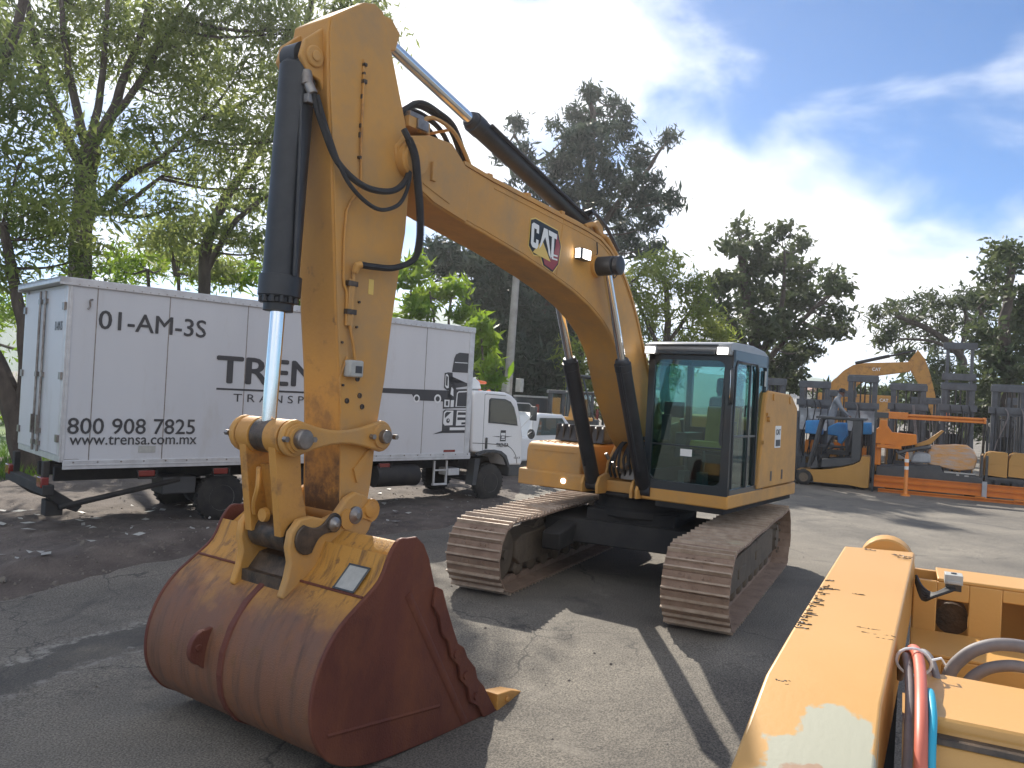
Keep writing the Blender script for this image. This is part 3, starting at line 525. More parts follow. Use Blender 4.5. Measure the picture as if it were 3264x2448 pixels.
g = G(U); g.box(.745, .747, .78, .92, 1.60, 1.68); g.build('windscreen_sticker', 'inkwhite', cab); g = G(U); g.box(-.36, -.30, 1.345, 1.349, 2.44, 2.62); g.build('cab_label', 'plate', cab)
# --- boom
BO = [(4.77, 3.80), (4.90, 3.88), (4.92, 4.0), (4.84, 4.10), (4.55, 4.19), (4.30, 4.20), (4.12, 4.07), (3.7, 4.025), (3.22, 3.99), (2.7, 3.955), (2.11, 3.915), (1.80, 3.875), (1.60, 3.80), (1.42, 3.70), (1.22, 3.54), (1.05, 3.36), (.88, 3.13), (.73, 2.89), (.50, 2.52), (.2, 2.12), (-.1, 1.86), (-.3, 1.80), (-.42, 1.68), (-.38, 1.52), (-.2, 1.48), (.1, 1.50), (.42, 1.60), (.66, 1.79), (.98, 2.2), (1.20, 2.60), (1.34, 2.77), (1.49, 2.90), (1.70, 3.03), (1.97, 3.15), (2.29, 3.255), (2.71, 3.355), (3.09, 3.435), (3.42, 3.495), (3.8, 3.555), (4.18, 3.61), (4.47, 3.665), (4.62, 3.72)]
g = G(U); g.prism(BO, -.215, .215); boom = g.build('boom', 'yellow', ex, bevel=.012)
top = [p for p in BO if p[0] < 4.2 and (p[1] > 3.6 or (p[0] < 1.3 and p[1] > 2.2*p[0]*0+1.79))]; i0 = 6; i1 = 21
g = G(U)
for y in (-.225, .205):                                   # raised flange along the upper edge of each side plate
    for a, b in zip(BO[i0:i1], BO[i0+1:i1+1]):
        d = (Vector((b[0], 0, b[1]))-Vector((a[0], 0, a[1]))); nn = Vector((d.z, 0, -d.x)).normalized()*.035
        if nn.z < 0 and nn.x < 0: nn = -nn
        g.prism([(a[0], a[1]), (b[0], b[1]), (b[0]+nn.x*.9, b[1]+nn.z*.9), (a[0]+nn.x*.9, a[1]+nn.z*.9)], y, y+.02)
g.build('edge_flange', 'yellow', boom)
g = G(U)
for s in (-1, 1):
    nose = [(4.77, 3.81), (4.89, 3.88), (4.91, 4.0), (4.83, 4.09), (4.55, 4.18), (4.30, 4.19), (4.12, 4.06), (4.05, 4.04), (4.07, 3.60), (4.18, 3.62), (4.47, 3.675), (4.62, 3.73)]
    g.prism(nose, s*.215, s*.232); g.lathe((4.765, s*.2, 3.93), (0, s, 0), [(0, .14), (.075, .14), (.08, .12), (.1, .12), (.105, .04)], 28)
    g.prism([(4.30, 3.72), (4.62, 3.80), (4.62, 3.785), (4.30, 3.70)], s*.232, s*.24); g.box(4.50, 4.545, s*.232-.0, s*.232+s*.03, 3.83, 3.98)
    g.lathe((-.22, s*.16, 1.665), (0, s, 0), [(0, .17), (.12, .17), (.125, .09)], 24)
g.each('boom_nose_plate', 'yellow', boom, bevel=.004)
def weldline(pts, y, par, r=.006): g = G(U); g.tube([(a+random.uniform(-.002, .002), y, b+random.uniform(-.002, .002)) for a, b in [(p.x, p.z) for p in smoothpath([(a, 0, b) for a, b in pts], 6)]], r, 5); g.build('weld_bead', 'yellow', par, smooth=60)
for y in (-.216, .216):
    weldline([(p[0]+.01, p[1]+.035) for p in BO[28:40]], y, boom); weldline([(p[0]-.01, p[1]-.05) for p in BO[7:20]], y, boom); weldline([(2.55, 3.93), (2.6, 3.6), (2.62, 3.37)], y, boom, .004)
# weld stiffener, hose clamps, pipes along the top
g = G(U)
for y in (-.13, -.05, .06, .14): g.tube([(4.0, y, 4.09), (3.5, y, 4.07), (2.7, y, 4.02), (2.2, y, 3.99), (1.9, y, 3.96), (1.6, y, 3.87), (1.3, y, 3.68), (1.0, y, 3.36), (.8, y, 3.08), (.45, y, 2.55)], .019, 6)
g.each('top_pipe', 'yellow', boom)
g = G(U)
for x, z in ((3.7, 4.06), (3.1, 4.03), (2.5, 3.99), (1.35, 3.74), (.95, 3.32)): g.box(x-.03, x+.03, -.17, .18, z-.03, z+.045)
g.tube([(2.05, .16, 3.97), (1.9, .18, 4.02), (1.75, .15, 3.96), (1.6, .17, 3.93), (1.5, .19, 3.84), (1.3, .2, 3.70)], .03, 8, sm=3)
g.each('pipe_clamp', 'yellow_worn', boom, bevel=.006)
g = G(U)
for k, (y, r) in enumerate(((-.12, .024), (-.04, .024), (.05, .022), (.13, .022), (.17, .02))):
    g.tube([(4.02, y, 4.09), (4.2, y, 4.27+.02*k), (4.42, y, 4.36+.015*k), (4.66, y, 4.34+.02*k), (4.86, y*.9, 4.24), (4.90, y*.8, 4.12)], r, 7, sm=5)
g.each('nose_hoses', 'rubber', boom)
g = G(U)
for y in (-.2, .2): g.tube([(4.0, y, 4.06), (4.12, y, 4.20), (4.28, y, 4.315), (4.5, y, 4.34), (4.62, y, 4.28), (4.66, y, 4.18)], .017, 6, sm=3)
for x, z in ((4.28, 4.315), (4.5, 4.34), (4.62, 4.28)): g.tube([(x, -.2, z), (x, .2, z)], .013, 6)
g.box(4.56, 4.80, .05, .22, 4.19, 4.27); g.build('hose_guard', 'yellow', boom)
g = G(U); g.box(4.60, 4.72, .222, .245, 4.19, 4.27); g.box(4.63, 4.79, .10, .22, 4.27, 4.31); g.each('valve_block', 'steel', boom, bevel=.005)
g = G(U)
for k in range(4): g.tube([(1.55-.1*k, .222, 3.70-.02*k), (1.62-.08*k, .235, 3.62), (1.80-.1*k, .235, 3.60-.03*k), (1.86-.1*k, .232, 3.66)], .006, 5, sm=3)
g.tube([(1.90, .23, 3.83), (1.88, .232, 3.72), (1.92, .232, 3.66)], .007, 5); g.each('light_wiring', 'rubber', boom)
g = G(U); g.box(2.13, 2.32, .22, .30, 3.585, 3.70); wl = g.build('boom_light', 'cabframe', boom, bevel=.012); g = G(U); g.box(2.14, 2.28, .301, .306, 3.595, 3.69); g.box(2.321, 2.325, .235, .29, 3.60, 3.69); part(g.build('lens', 'lamp', wl), 'lit white lamp on the boom')
# maker's emblem
T = U @ Matrix(((-1, 0, 0, 3.14), (0, 0, 1, .2165), (0, 1, 0, 3.38), (0, 0, 0, 1)))
hexo = [(.02, .45), (.10, .475), (.50, .435), (.575, .29), (.545, .10), (.44, .0), (.26, .045), (.21, .125), (.10, .115), (.0, .19)]
hexb = [(.028, .438), (.10, .462), (.492, .424), (.562, .285), (.533, .107), (.437, .013), (.268, .055), (.218, .138), (.103, .128), (.012, .197)]
hexr = [(.47, .40), (.545, .285), (.52, .115), (.435, .03), (.285, .065), (.25, .14), (.36, .13), (.43, .17), (.46, .26)]
tri = [(.075, .145), (.225, .285), (.385, .105)]
part(flat([(hexo, 0), (hexb, 1), (hexr, 2), (tri, 3), ([(.40, .135), (.50, .135), (.50, .15), (.40, .15)], 4), ([(.40, .17), (.50, .17), (.50, .185), (.40, .185)], 4)], T, .001).build('maker_emblem', ['logoyellow', 'logoblack', 'logored', 'logoyellow', 'inkwhite'], boom, smooth=0), 'white CAT lettering on a black and red shield with a yellow triangle')
# heavy condensed letters: C, A, T as outlines
Cq = [(.15, .41), (.06, .42), (.03, .40), (.03, .22), (.06, .19), (.13, .185), (.155, .21), (.155, .27), (.115, .275), (.115, .235), (.075, .24), (.075, .37), (.115, .365), (.115, .335), (.155, .33), (.155, .395)]
Aq = [(.17, .19), (.235, .405), (.30, .40), (.385, .13), (.34, .17), (.325, .215), (.265, .32), (.21, .235)]
Tq = [(.315, .40), (.47, .385), (.47, .335), (.425, .34), (.425, .13), (.38, .155), (.38, .345), (.33, .35)]
flat([(Cq, 0), (Aq, 0), (Tq, 0)], T, .0115).build('emblem_letters', 'inkwhite', boom, smooth=0)
# --- lift cylinders
def ram(name, A, B, rb, rr, split, gland, yc, eye=.09, mats=('black', 'chrome'), par=None, label=None):
    A = Vector((A[0], yc, A[1])); B = Vector((B[0], yc, B[1])); d = B-A; L = d.length; d.normalize(); s = split*L
    g = G(U); g.lathe(A, d, [(.0, rb*.6), (.06, rb), (s-gland, rb), (s-gland+.005, rb*1.06), (s-.055, rb*1.06), (s-.05, rb*.9), (s-.02, rb*.9), (s, rb*.75)], 28); g.lathe(A-Vector((0, eye, 0)), (0, 1, 0), [(0, rb*.85), (2*eye, rb*.85)], 24)
    b = g.build(name, mats[0], par or ex); g = G(U); g.lathe(A+d*(s-.01), d, [(0, rr), (L-s-eye*.6, rr)], 24); g.build('rod', mats[1], b)
    g = G(U); g.lathe(B-Vector((0, eye, 0)), (0, 1, 0), [(0, eye*.9), (.008, eye), (2*eye-.008, eye), (2*eye, eye*.9)], 24); g.build('rod_eye', mats[0], b)
    if label: part(b, label)
    return b, A, B, d
for s in (-1, 1):
    b, A, B, d = ram('lift_cylinder', (.70, 1.16), (1.87, 3.58), .088, .045, .61, .14, s*.335, .10)
    g = G(U); g.lathe(B+Vector((0, s*.02, 0)), (0, s, 0), [(0, .06), (.10, .06), (.105, .10), (.15, .10), (.16, .085), (.165, .04)], 24); g.build('pin_cap', 'black', b)
    g = G(U); g.tube([A+d*1.55+Vector((.095, s*.02, 0)), A+d*1.0+Vector((.10, s*.02, 0)), A+d*.25+Vector((.10, s*.02, .0))], .016, 6); g.build('feed_pipe', 'black', b)
g = G(U); g.lathe((1.87, -.34, 3.58), (0, 1, 0), [(0, .055), (.68, .055)], 20); g.lathe((1.87, -.255, 3.58), (0, 1, 0), [(0, .12), (.51, .12)], 24); g.build('boom_pin_boss', 'yellow', boom)
# hoses between the lift cylinders
for k in range(7):
    y = -.20+.065*k; g = G(U); r = .017
    g.tube([(.52, y, 1.25), (.60+.03*math.sin(k), y+.02, 1.38), (.58, y*.7, 1.52+.05*(k % 3)), (.45, y*.6+.06, 1.72+.04*(k % 2)), (.28, .1+y*.4, 1.80), (.1, .12+y*.3, 1.7)], r, 7, sm=5); g.each('deck_hose', 'rubber', deck)
g = G(U)
for k in range(2): g.tube([(.62, .08+.10*k, 1.42), (.63, .08+.1*k, 1.62), (.60, .12+.1*k, 1.74-.05*k), (.50, .26+.04*k, 1.74-.06*k), (.40, .33, 1.70)], .024, 8, sm=5)
g.each('deck_hose', 'rubber', deck)
g = G(U)
for k in range(8): x, y, z = .60+random.uniform(-.04, .04), -.18+.07*k, 1.28+random.uniform(0, .25); g.cyl((x, y, z), (x+.03, y+random.uniform(-.03, .03), z+.07), .024, n=6)
g.box(.44, .56, -.05, .25, 1.24, 1.36); g.each('hose_fitting', 'steel', deck, bevel=.004)
g = G(U); g.prism([(.30, 1.215), (.55, 1.22), (.50, 1.42), (.32, 1.62), (.12, 1.9), (-.35, 1.95), (-.42, 1.3)], -.285, -.25); g.prism([(.30, 1.215), (.55, 1.22), (.50, 1.42), (.32, 1.62), (.12, 1.9), (-.35, 1.95), (-.42, 1.3)], .25, .285); g.prism([(.25, 1.215), (.42, 1.22), (.36, 1.5), (.22, 1.58)], -.25, .25); g.build('boom_foot_tower', 'yellow', deck, bevel=.01)
# --- stick
ST = [(5.60, 4.60), (5.585, 4.70), (5.30, 4.92), (5.19, 4.955), (5.10, 4.93), (5.04, 4.80), (4.89, 4.43), (4.79, 4.19), (4.72, 3.69), (4.73, 3.39), (4.77, 3.13), (4.83, 2.66), (4.87, 2.25), (4.92, 1.95), (4.96, 1.48), (5.0, 1.28), (5.09, 1.17), (5.19, 1.17), (5.25, 1.26), (5.265, 1.40), (5.29, 1.83), (5.33, 2.31), (5.39, 2.72), (5.50, 3.70), (5.565, 4.18)]
g = G(U); g.prism(ST, -.185, .185); stick = g.build('stick', 'stained', ex, bevel=.012)
g = G(U)
for s in (-1, 1):                                         # plain side plates standing slightly proud
    g.prism([(a+(5.2-a)*.04, b) for a, b in ST], s*.184, s*.197)
stp = g.build('stick_side_plate', 'yellow', stick, bevel=.004)
g = G(U); g.lathe((4.765, -.21, 3.93), (0, 1, 0), [(0, .10), (.42, .10)], 24); g.lathe((5.14, -.20, 1.285), (0, 1, 0), [(0, .115), (.4, .115)], 24); g.lathe((4.97, -.215, 1.84), (0, 1, 0), [(0, .09), (.43, .09)], 24); g.each('pin_boss', 'yellow', stick, bevel=.004)
g = G(U)
for s in (-1, 1):
    g.prism([(5.5, 4.62), (5.60, 4.63), (5.74, 4.50), (5.77, 4.38), (5.70, 4.29), (5.60, 4.27), (5.50, 4.1)], s*.115-.02, s*.115+.02)
    g.lathe((5.66, s*.13, 4.41), (0, s, 0), [(0, .075), (.025, .07)], 20); g.lathe((5.66, s*.155, 4.41), (0, s, 0), [(0, .04), (.015, .035)], 14)
g.each('cylinder_bracket', 'yellow', stick, bevel=.008)
g = G(U); g.prism([(5.02, 4.70), (4.86, 4.76), (4.82, 4.90), (4.92, 4.98), (5.12, 4.96)], -.10, -.06); g.prism([(5.02, 4.70), (4.86, 4.76), (4.82, 4.90), (4.92, 4.98), (5.12, 4.96)], .06, .10); g.each('stick_ram_bracket', 'yellow', stick, bevel=.008)
# details on the right face of the stick
g = G(U); y = .20
g.tube([(5.27, y, 4.52), (5.27, y+.012, 4.3), (5.26, y+.012, 3.9), (5.25, y+.012, 3.6), (5.36, y+.01, 3.42), (5.355, y+.01, 2.95), (5.32, y+.012, 2.85), (5.31, y+.012, 2.62)], .010, 6, sm=3)
g.tube([(5.28, y+.01, 2.40), (5.34, y+.01, 2.25), (5.31, y+.01, 2.0)], .008, 6); g.each('stick_pipe', 'yellow_worn', stick)
g = G(U)
for z in (4.48, 4.42, 4.36, 4.25, 4.05, 3.98, 3.82): g.box(5.258+random.uniform(-.012, .012), 5.28, y-.003, y+.012+random.uniform(0, .014), z-.02*random.uniform(.4, 1), z+.02*random.uniform(.3, 1))
for z in (2.92, 2.72): g.box(5.235, 5.325, y-.002, y+.034, z-.018, z+.018)
for z, x in ((3.42, 5.355), (3.0, 5.355), (2.8, 5.19), (2.62, 5.20), (2.5, 5.33), (2.2, 5.30)): g.cyl((x, y-.004, z), (x, y+.012, z), .009, n=8)
for x, z in ((5.25, 2.09), (5.13, 2.13), (5.16, 2.25), (5.10, 2.05)): g.lathe((x, y-.004, z), (0, 1, 0), [(0, .02), (.008, .02), (.009, .013), (.004, .012)], 12)
g.each('pipe_clip', 'greasy', stick)
g = G(U); g.box(5.25, 5.31, y, y+.028, 2.62, 2.95); g.tube([(5.27, y+.03, 3.0), (5.27, y+.05, 3.05), (5.24, y+.06, 3.06)], .028, 8); g.cyl((5.27, y+.02, 2.6), (5.27, y+.02, 3.02), .014); g.build('valve_pipe', 'yellow', stick, bevel=.004)
g = G(U); g.box(5.17, 5.30, y-.002, y+.07, 2.26, 2.38, R=None); jb = part(g.build('junction_box', 'plate', stick, bevel=.012), 'small grey box bolted to the stick with a pipe running to it'); g = G(U); g.box(5.19, 5.25, y+.07, y+.073, 2.29, 2.34); g.build('box_label', 'ink', jb)
g = G(U); g.tube([(5.22, y+.03, 2.38), (5.25, y+.03, 2.5), (5.28, y+.02, 2.62)], .012, 6); g.each('stick_pipe', 'yellow_worn', stick)
g = G(U); g.box(5.05, 5.10, y-.004, y-.001, 2.87, 2.98); g.build('small_sticker', 'logoyellow', stick)
g = G(U); g.prism([(5.16, 1.60), (5.02, 1.74), (5.0, 1.74), (5.12, 1.50)], .197, .215); g.build('link_stop', 'yellow', stick)
# hoses round the boom nose
g = G(U)
g.tube([(5.68, .16, 4.16), (5.60, .19, 3.95), (5.50, .25, 3.72), (5.30, .30, 3.60), (5.05, .31, 3.62), (4.86, .27, 3.74), (4.80, .26, 3.9), (4.80, .25, 4.06)], .023, 8, sm=7)
g.tube([(5.66, .19, 4.14), (5.57, .22, 3.9), (5.44, .29, 3.60), (5.22, .34, 3.46), (5.0, .33, 3.52), (4.86, .29, 3.66), (4.82, .28, 3.82), (4.82, .26, 4.0)], .015, 8, sm=7)
g.each('looping_hose', 'rubber', stick)
g = G(U); pts = smoothpath([(4.90, .27, 4.12), (4.85, .34, 3.95), (4.82, .36, 3.75), (4.77, .36, 3.5), (4.74, .34, 3.3), (4.77, .32, 3.17), (4.95, .30, 3.08), (5.14, .27, 3.06), (5.24, .25, 3.06)], 8); g.tube(pts, .024, 8)
for a, b in zip(pts[4:36], pts[5:37]):
    d = (b-a); g.cyl(a-d*.12, a+d*.22, .031, n=10); g.cyl(a+d*.38, a+d*.72, .031, n=10)
g.build('ribbed_hose', 'rubber', stick)
g = G(U); g.cyl((5.70, .12, 4.24), (5.68, .17, 4.14), .035); g.cyl((5.69, .10, 4.30), (5.70, .13, 4.20), .04); g.box(5.62, 5.72, .12, .17, 4.08, 4.14); g.build('hose_coupling', 'steel', stick, bevel=.004)
# --- stick cylinder and bucket cylinder
b, A, B, d = ram('stick_cylinder', (1.70, 4.02), (4.95, 4.87), .088, .05, .655, .17, 0, .075)
g = G(U); off = Vector((0, .10, .03)); g.tube([A+d*2.0+off*1.05, A+d*1.2+off, A+d*.15+off], .017, 6); g.cyl(A+d*.2+Vector((0, .07, .08)), A+d*.2+Vector((0, .16, .1)), .03); g.tube([A+d*.2+Vector((0, .1, .02)), A+d*.1+Vector((0, .12, .12)), A+Vector((-.2, .1, .06)), A+Vector((-.5, .1, -.14))], .022, 7, sm=4); g.build('feed_pipe', 'black', b)
g = G(U)
for s in (-1, 1): g.prism([(1.95, 3.88), (1.45, 3.74), (1.60, 4.06), (1.70, 4.11), (1.80, 4.06)], s*.10-.02, s*.10+.02)
g.each('stick_ram_foot', 'yellow', boom, bevel=.006)
b, A, B, d = ram('bucket_cylinder', (5.68, 4.41), (5.76, 1.84), .122, .05, .66, .20, 0, .075, label='thick black bucket cylinder beside the stick')
g = G(U); s_ = .655*(B-A).length; g.lathe(A+d*(s_-.19), d, [(0, .12), (.004, .142), (.14, .142), (.145, .12)], 28)
for k in range(12): t = 2*math.pi*k/12; c = A+d*(s_-.06)+Vector((math.cos(t), math.sin(t), 0))*.115; g.cyl(c, c+d*.055, .019, n=6)
g.lathe(A+d*(s_-.05), d, [(0, .10), (.10, .10), (.102, .07)], 24); g.build('gland', 'black', b)
g = G(U); g.tube([A+d*.25+Vector((.03, .10, 0)), A+d*.8+Vector((.03, .145, 0)), A+d*1.5+Vector((0, .145, 0)), A+d*(s_-.2)+Vector((0, .10, 0))], .018, 7); g.build('feed_pipe', 'black', b)
# --- linkage
LP = Vector((5.745, 0, 1.835)); SP = Vector((4.97, 0, 1.84)); BP = Vector((5.62, 0, 1.165)); KP = Vector((5.14, 0, 1.285))
def bone(a, b, ra, rb_, w, n=10):
    d = (b-a); L = d.length; ang = math.atan2(d.z, d.x); pts = []
    for k in range(n+1): t = math.pi*.5+math.pi*k/n; pts.append((ra*math.cos(t), ra*math.sin(t)))
    for k in range(1, 8): u = k/8; pts.append((L*u, -(ra*(1-u)+rb_*u)*(1-.62*math.sin(math.pi*u)**1.0)))
    for k in range(n+1): t = -math.pi*.5+math.pi*k/n; pts.append((L+rb_*math.cos(t), rb_*math.sin(t)))
    for k in range(7, 0, -1): u = k/8; pts.append((L*u, (ra*(1-u)+rb_*u)*(1-.62*math.sin(math.pi*u)**1.0)))
    c, s = math.cos(ang), math.sin(ang); return [(a.x+x*c-z*s, a.z+x*s+z*c) for x, z in pts]
for s in (-1, 1):
    g = G(U); g.prism(bone(LP, SP, .125, .115, 0), s*.235, s*.285); lk = g.build('idler_link', 'yellow', ex, bevel=.014)
    g = G(U); g.lathe((LP.x, s*.285, LP.z), (0, s, 0), [(0, .10), (.02, .10), (.022, .085), (.04, .085)], 24); g.lathe((SP.x, s*.285, SP.z), (0, s, 0), [(0, .09), (.02, .085)], 24); g.each('link_boss', 'yellow', lk)
    g = G(U); g.lathe((LP.x, s*.32, LP.z), (0, s, 0), [(0, .066), (.05, .066), (.058, .058), (.06, .03)], 24); g.lathe((SP.x, s*.30, SP.z), (0, s, 0), [(0, .05), (.045, .05), (.05, .044)], 20)
    for q in (LP, SP): g.cyl((q.x-.11, s*.30, q.z-.005), (q.x-.11, s*.335, q.z-.005), .02, n=6); g.cyl((q.x+.11, s*.29, q.z), (q.x+.11, s*.325, q.z), .02, n=6)
    g.each('link_pin', 'steel', lk)
g = G(U); dv = (BP-LP); ang = math.atan2(dv.z, dv.x)
g.lathe((LP.x, -.215, LP.z), (0, 1, 0), [(0, .12), (.13, .12), (.135, .10), (.14, .10)], 26); g.lathe((LP.x, .07, LP.z), (0, 1, 0), [(0, .10), (.005, .12), (.15, .12)], 26)
def along(u, off): p = LP+dv*u; n_ = Vector((-dv.z, 0, dv.x)).normalized(); return (p.x+n_.x*off, p.z+n_.z*off)
for s in (-1, 1):
    g.prism([along(.06, -.10), along(.5, -.075), along(.95, -.10), along(.95, .13), along(.5, .12), along(.06, .11)], s*.155-.035, s*.155+.035)
g.prism([along(.30, -.03), along(.92, -.06), along(.92, -.02), along(.30, .01)], -.13, .13)
lk = g.build('power_link', 'yellow_worn', ex, bevel=.012)
g = G(U); g.lathe((BP.x, -.19, BP.z), (0, 1, 0), [(0, .115), (.38, .115)], 26); g.lathe((LP.x, -.07, LP.z), (0, 1, 0), [(0, .115), (.14, .115)], 26); g.each('greasy_joint', 'greasy', lk); 
g = G(U); g.tube([(5.80, -.02, 1.62), (5.83, .02, 1.5), (5.80, -.05, 1.38), (5.76, -.09, 1.3)], .018, 6, sm=3); g.lathe((5.74, 0, 1.30), (1, 0, 0), [(0, .05), (.03, .045)], 14); g.build('lifting_lug', 'yellow_worn', lk)
# --- bucket
BW = .86
back = [(5.30, 1.215), (5.38, 1.215), (5.455, 1.13), (5.53, .98), (5.68, .865), (5.83, .755), (5.935, .625), (6.0, .48), (6.025, .35), (6.02, .22), (5.985, .11), (5.925, .02), (5.84, -.06), (5.68, -.13), (5.45, -.17), (5.0, -.188), (4.6, -.19), (4.25, -.19)]
front = [(4.40, -.03), (4.66, .30), (4.82, .51), (4.90, .65), (5.01, .84), (5.09, 1.06), (5.15, 1.16), (5.22, 1.215)]
back = [(p.x, p.z) for p in smoothpath([(a, 0, b) for a, b in back], 3)]
def yy(x, s): return s*(BW+.035*(6-x)/1.7)
def inset(pl, t):
    out = []
    for i, p in enumerate(pl):
        a = Vector(pl[max(i-1, 0)]); b = Vector(pl[min(i+1, len(pl)-1)]); d = (b-a).normalized(); out.append((p[0]+d.y*t, p[1]-d.x*t))
    return out
bk = back[6:]; inn = inset(bk, .03)
g = G(U); n = len(bk); NS = 9
fine = [Vector(p) for p in bk]
vs = []; cols = []
for k in range(NS+1):
    t = k/NS*2-1
    for (x, z) in bk: vs.append((x, yy(x, 1)*t, z))
    for (x, z) in inn: vs.append((x, yy(x, 1)*t, z))
fs = []; w_ = 2*n
for k in range(NS):
    for i in range(n-1):
        fs.append((k*w_+i, k*w_+i+1, (k+1)*w_+i+1, (k+1)*w_+i)); fs.append((k*w_+n+i, (k+1)*w_+n+i, (k+1)*w_+n+i+1, k*w_+n+i+1))
    fs.append((k*w_, (k+1)*w_, (k+1)*w_+n, k*w_+n)); fs.append((k*w_+n-1, k*w_+2*n-1, (k+1)*w_+2*n-1, (k+1)*w_+n-1))
g.add(vs, fs); bu = part(g.build('bucket', 'bucket', ex, smooth=50), 'wide worn bucket, rusty brown below and yellow above')
def sideplate(s, t=.032):
    pl = back+front; q = [(x+(5.3-x)*-.012, z+(.4-z)*-.012) for x, z in pl]; g = G(U); m = len(q)
    vs = [(x, yy(x, s), z) for x, z in q]+[(x, yy(x, s)+s*t, z) for x, z in q]
    g.add(vs, [list(range(m)), list(range(m, 2*m))[::-1]]+[(i, (i+1) % m, m+(i+1) % m, m+i) for i in range(m)]); return g
for s in (-1, 1):
    spn = part(sideplate(s).build('bucket_side_plate', 'rust_side', bu, bevel=.008), 'dark rust brown bucket side')
    g = G(U); cutter = [(5.03, .87), (4.965, .84), (4.905, .70), (4.83, .545), (4.77, .43), (4.70, .385), (4.655, .305), (4.56, .21), (4.525, .12), (4.45, .05), (4.40, -.02), (4.29, -.17), (4.20, -.188), (4.43, -.188), (4.50, -.09), (4.60, -.03), (4.63, .08), (4.72, .16), (4.75, .27), (4.84, .35), (4.87, .46), (4.95, .54), (4.98, .65), (5.05, .74)]
    m = len(cutter); g.add([(x, yy(x, s)+s*.033, z) for x, z in cutter]+[(x, yy(x, s)+s*.062, z) for x, z in cutter], [list(range(m)), list(range(m, 2*m))[::-1]]+[(i, (i+1) % m, m+(i+1) % m, m+i) for i in range(m)]); g.build('side_cutter', 'rust_side', spn, bevel=.006)
    g = G(U); a = Vector((5.28, yy(5.28, s)+s*.034, .86)); b = Vector((4.62, yy(4.62, s)+s*.034, -.17)); dd = (b-a).normalized(); nn = Vector((-dd.z, 0, dd.x))
    g.add([a+nn*.03, a-nn*.03, b-nn*.03, b+nn*.03, a+nn*.012+Vector((0, s*.012, 0)), a-nn*.012+Vector((0, s*.012, 0)), b-nn*.012+Vector((0, s*.012, 0)), b+nn*.012+Vector((0, s*.012, 0))], [(4, 5, 6, 7), (0, 1, 5, 4), (1, 2, 6, 5), (2, 3, 7, 6), (3, 0, 4, 7)])
    a = Vector((5.9, yy(5.9, s)+s*.033, .12)); b = Vector((4.9, yy(4.9, s)+s*.033, .02)); nn = Vector((0, 0, .014)); g.add([a+nn, a-nn, b-nn, b+nn, a+Vector((0, s*.006, 0)), b+Vector((0, s*.006, 0))], [(0, 4, 5, 3), (1, 4, 5, 2)])
    g.each('side_rib', 'rust_side', spn)
    g = G(U)
    for x, z in ((4.79, .36), (4.67, .18), (4.54, .0)): g.cyl((x, yy(x, s)+s*.055, z), (x, yy(x, s)+s*.075, z), .03, n=6)
    g.each('side_bolt', 'rust_side', spn)
g = G(U); g.prism([(4.55, -.19), (4.20, -.19), (4.12, -.165), (4.20, -.13), (4.55, -.15)], -BW-.03, BW+.03); g.build('cutting_edge', 'rust_side', bu, bevel=.005)
for k in range(5):
    y = -BW+.05+(2*BW-.02)*k/4; g = G(U)
    g.add([(4.28, y-.075, -.195), (4.28, y+.075, -.195), (4.28, y+.075, -.06), (4.28, y-.075, -.06), (4.08, y-.06, -.19), (4.08, y+.06, -.19), (4.08, y+.06, -.085), (4.08, y-.06, -.085), (3.88, y-.032, -.185), (3.88, y+.032, -.185), (3.88, y+.032, -.155), (3.88, y-.032, -.155)],
          [(3, 2, 1, 0), (0, 1, 5, 4), (1, 2, 6, 5), (2, 3, 7, 6), (3, 0, 4, 7), (4, 5, 9, 8), (5, 6, 10, 9), (6, 7, 11, 10), (7, 4, 8, 11), (8, 9, 10, 11)])
    g.lathe((4.15, y-.085, -.13), (0, 1, 0), [(0, .022), (.17, .022)], 10); g.build('tooth', 'yellow_worn', bu, bevel=.008)
for s in (-1, 1):                                         # hinge ears
    g = G(U); ear = [(5.10, 1.42), (5.02, 1.36), (4.995, 1.26), (5.04, 1.16), (5.10, 1.10), (5.36, .96), (5.60, .84), (5.76, .78), (5.80, .80), (5.76, .92), (5.74, 1.02), (5.765, 1.12), (5.75, 1.22), (5.68, 1.30), (5.58, 1.31), (5.46, 1.28), (5.36, 1.31), (5.27, 1.41), (5.19, 1.445)]
    g.prism(ear, s*.225, s*.285); e = g.build('hinge_ear', 'yellow', bu, bevel=.014)
    g = G(U); g.prism([(a+.0, b) for a, b in bone(Vector((5.62, 0, 1.165)), Vector((5.40, 0, 1.25)), .105, .07, 0)], s*.285, s*.305); part(g.build('pin_retainer', 'greasy', e, bevel=.006), 'grease blackened pin plate')
    g = G(U); g.lathe((KP.x+.06, s*.285, KP.z+.0), (0, s, 0), [(0, .062), (.02, .062), (.024, .05), (.045, .02)], 22); g.lathe((5.41, s*.30, 1.245), (0, s, 0), [(0, .05), (.022, .05), (.026, .04), (.05, .015)], 20); g.each('ear_pin', 'steel', e)
    g = G(U); g.prism(bone(KP+Vector((.12, 0, -.02)), KP+Vector((-.09, 0, .02)), .075, .085, 0), s*.286, s*.30); g.lathe((KP.x-.08, s*.30, KP.z+.03), (0, s, 0), [(0, .06), (.015, .055), (.02, .03)], 20); g.build('bushing', 'yellow_worn', e)
g = G(U); g.box(5.12, 5.74, -.22, .22, .80, .90); g.lathe((5.14, -.225, 1.285), (0, 1, 0), [(0, .07), (.45, .07)], 20); g.prism([(5.66, .86), (5.74, .84), (5.60, 1.0), (5.5, 1.02)], -.225, .225); g.build('hinge_box', 'greasy', bu)
g = G(U); y0_ = .37
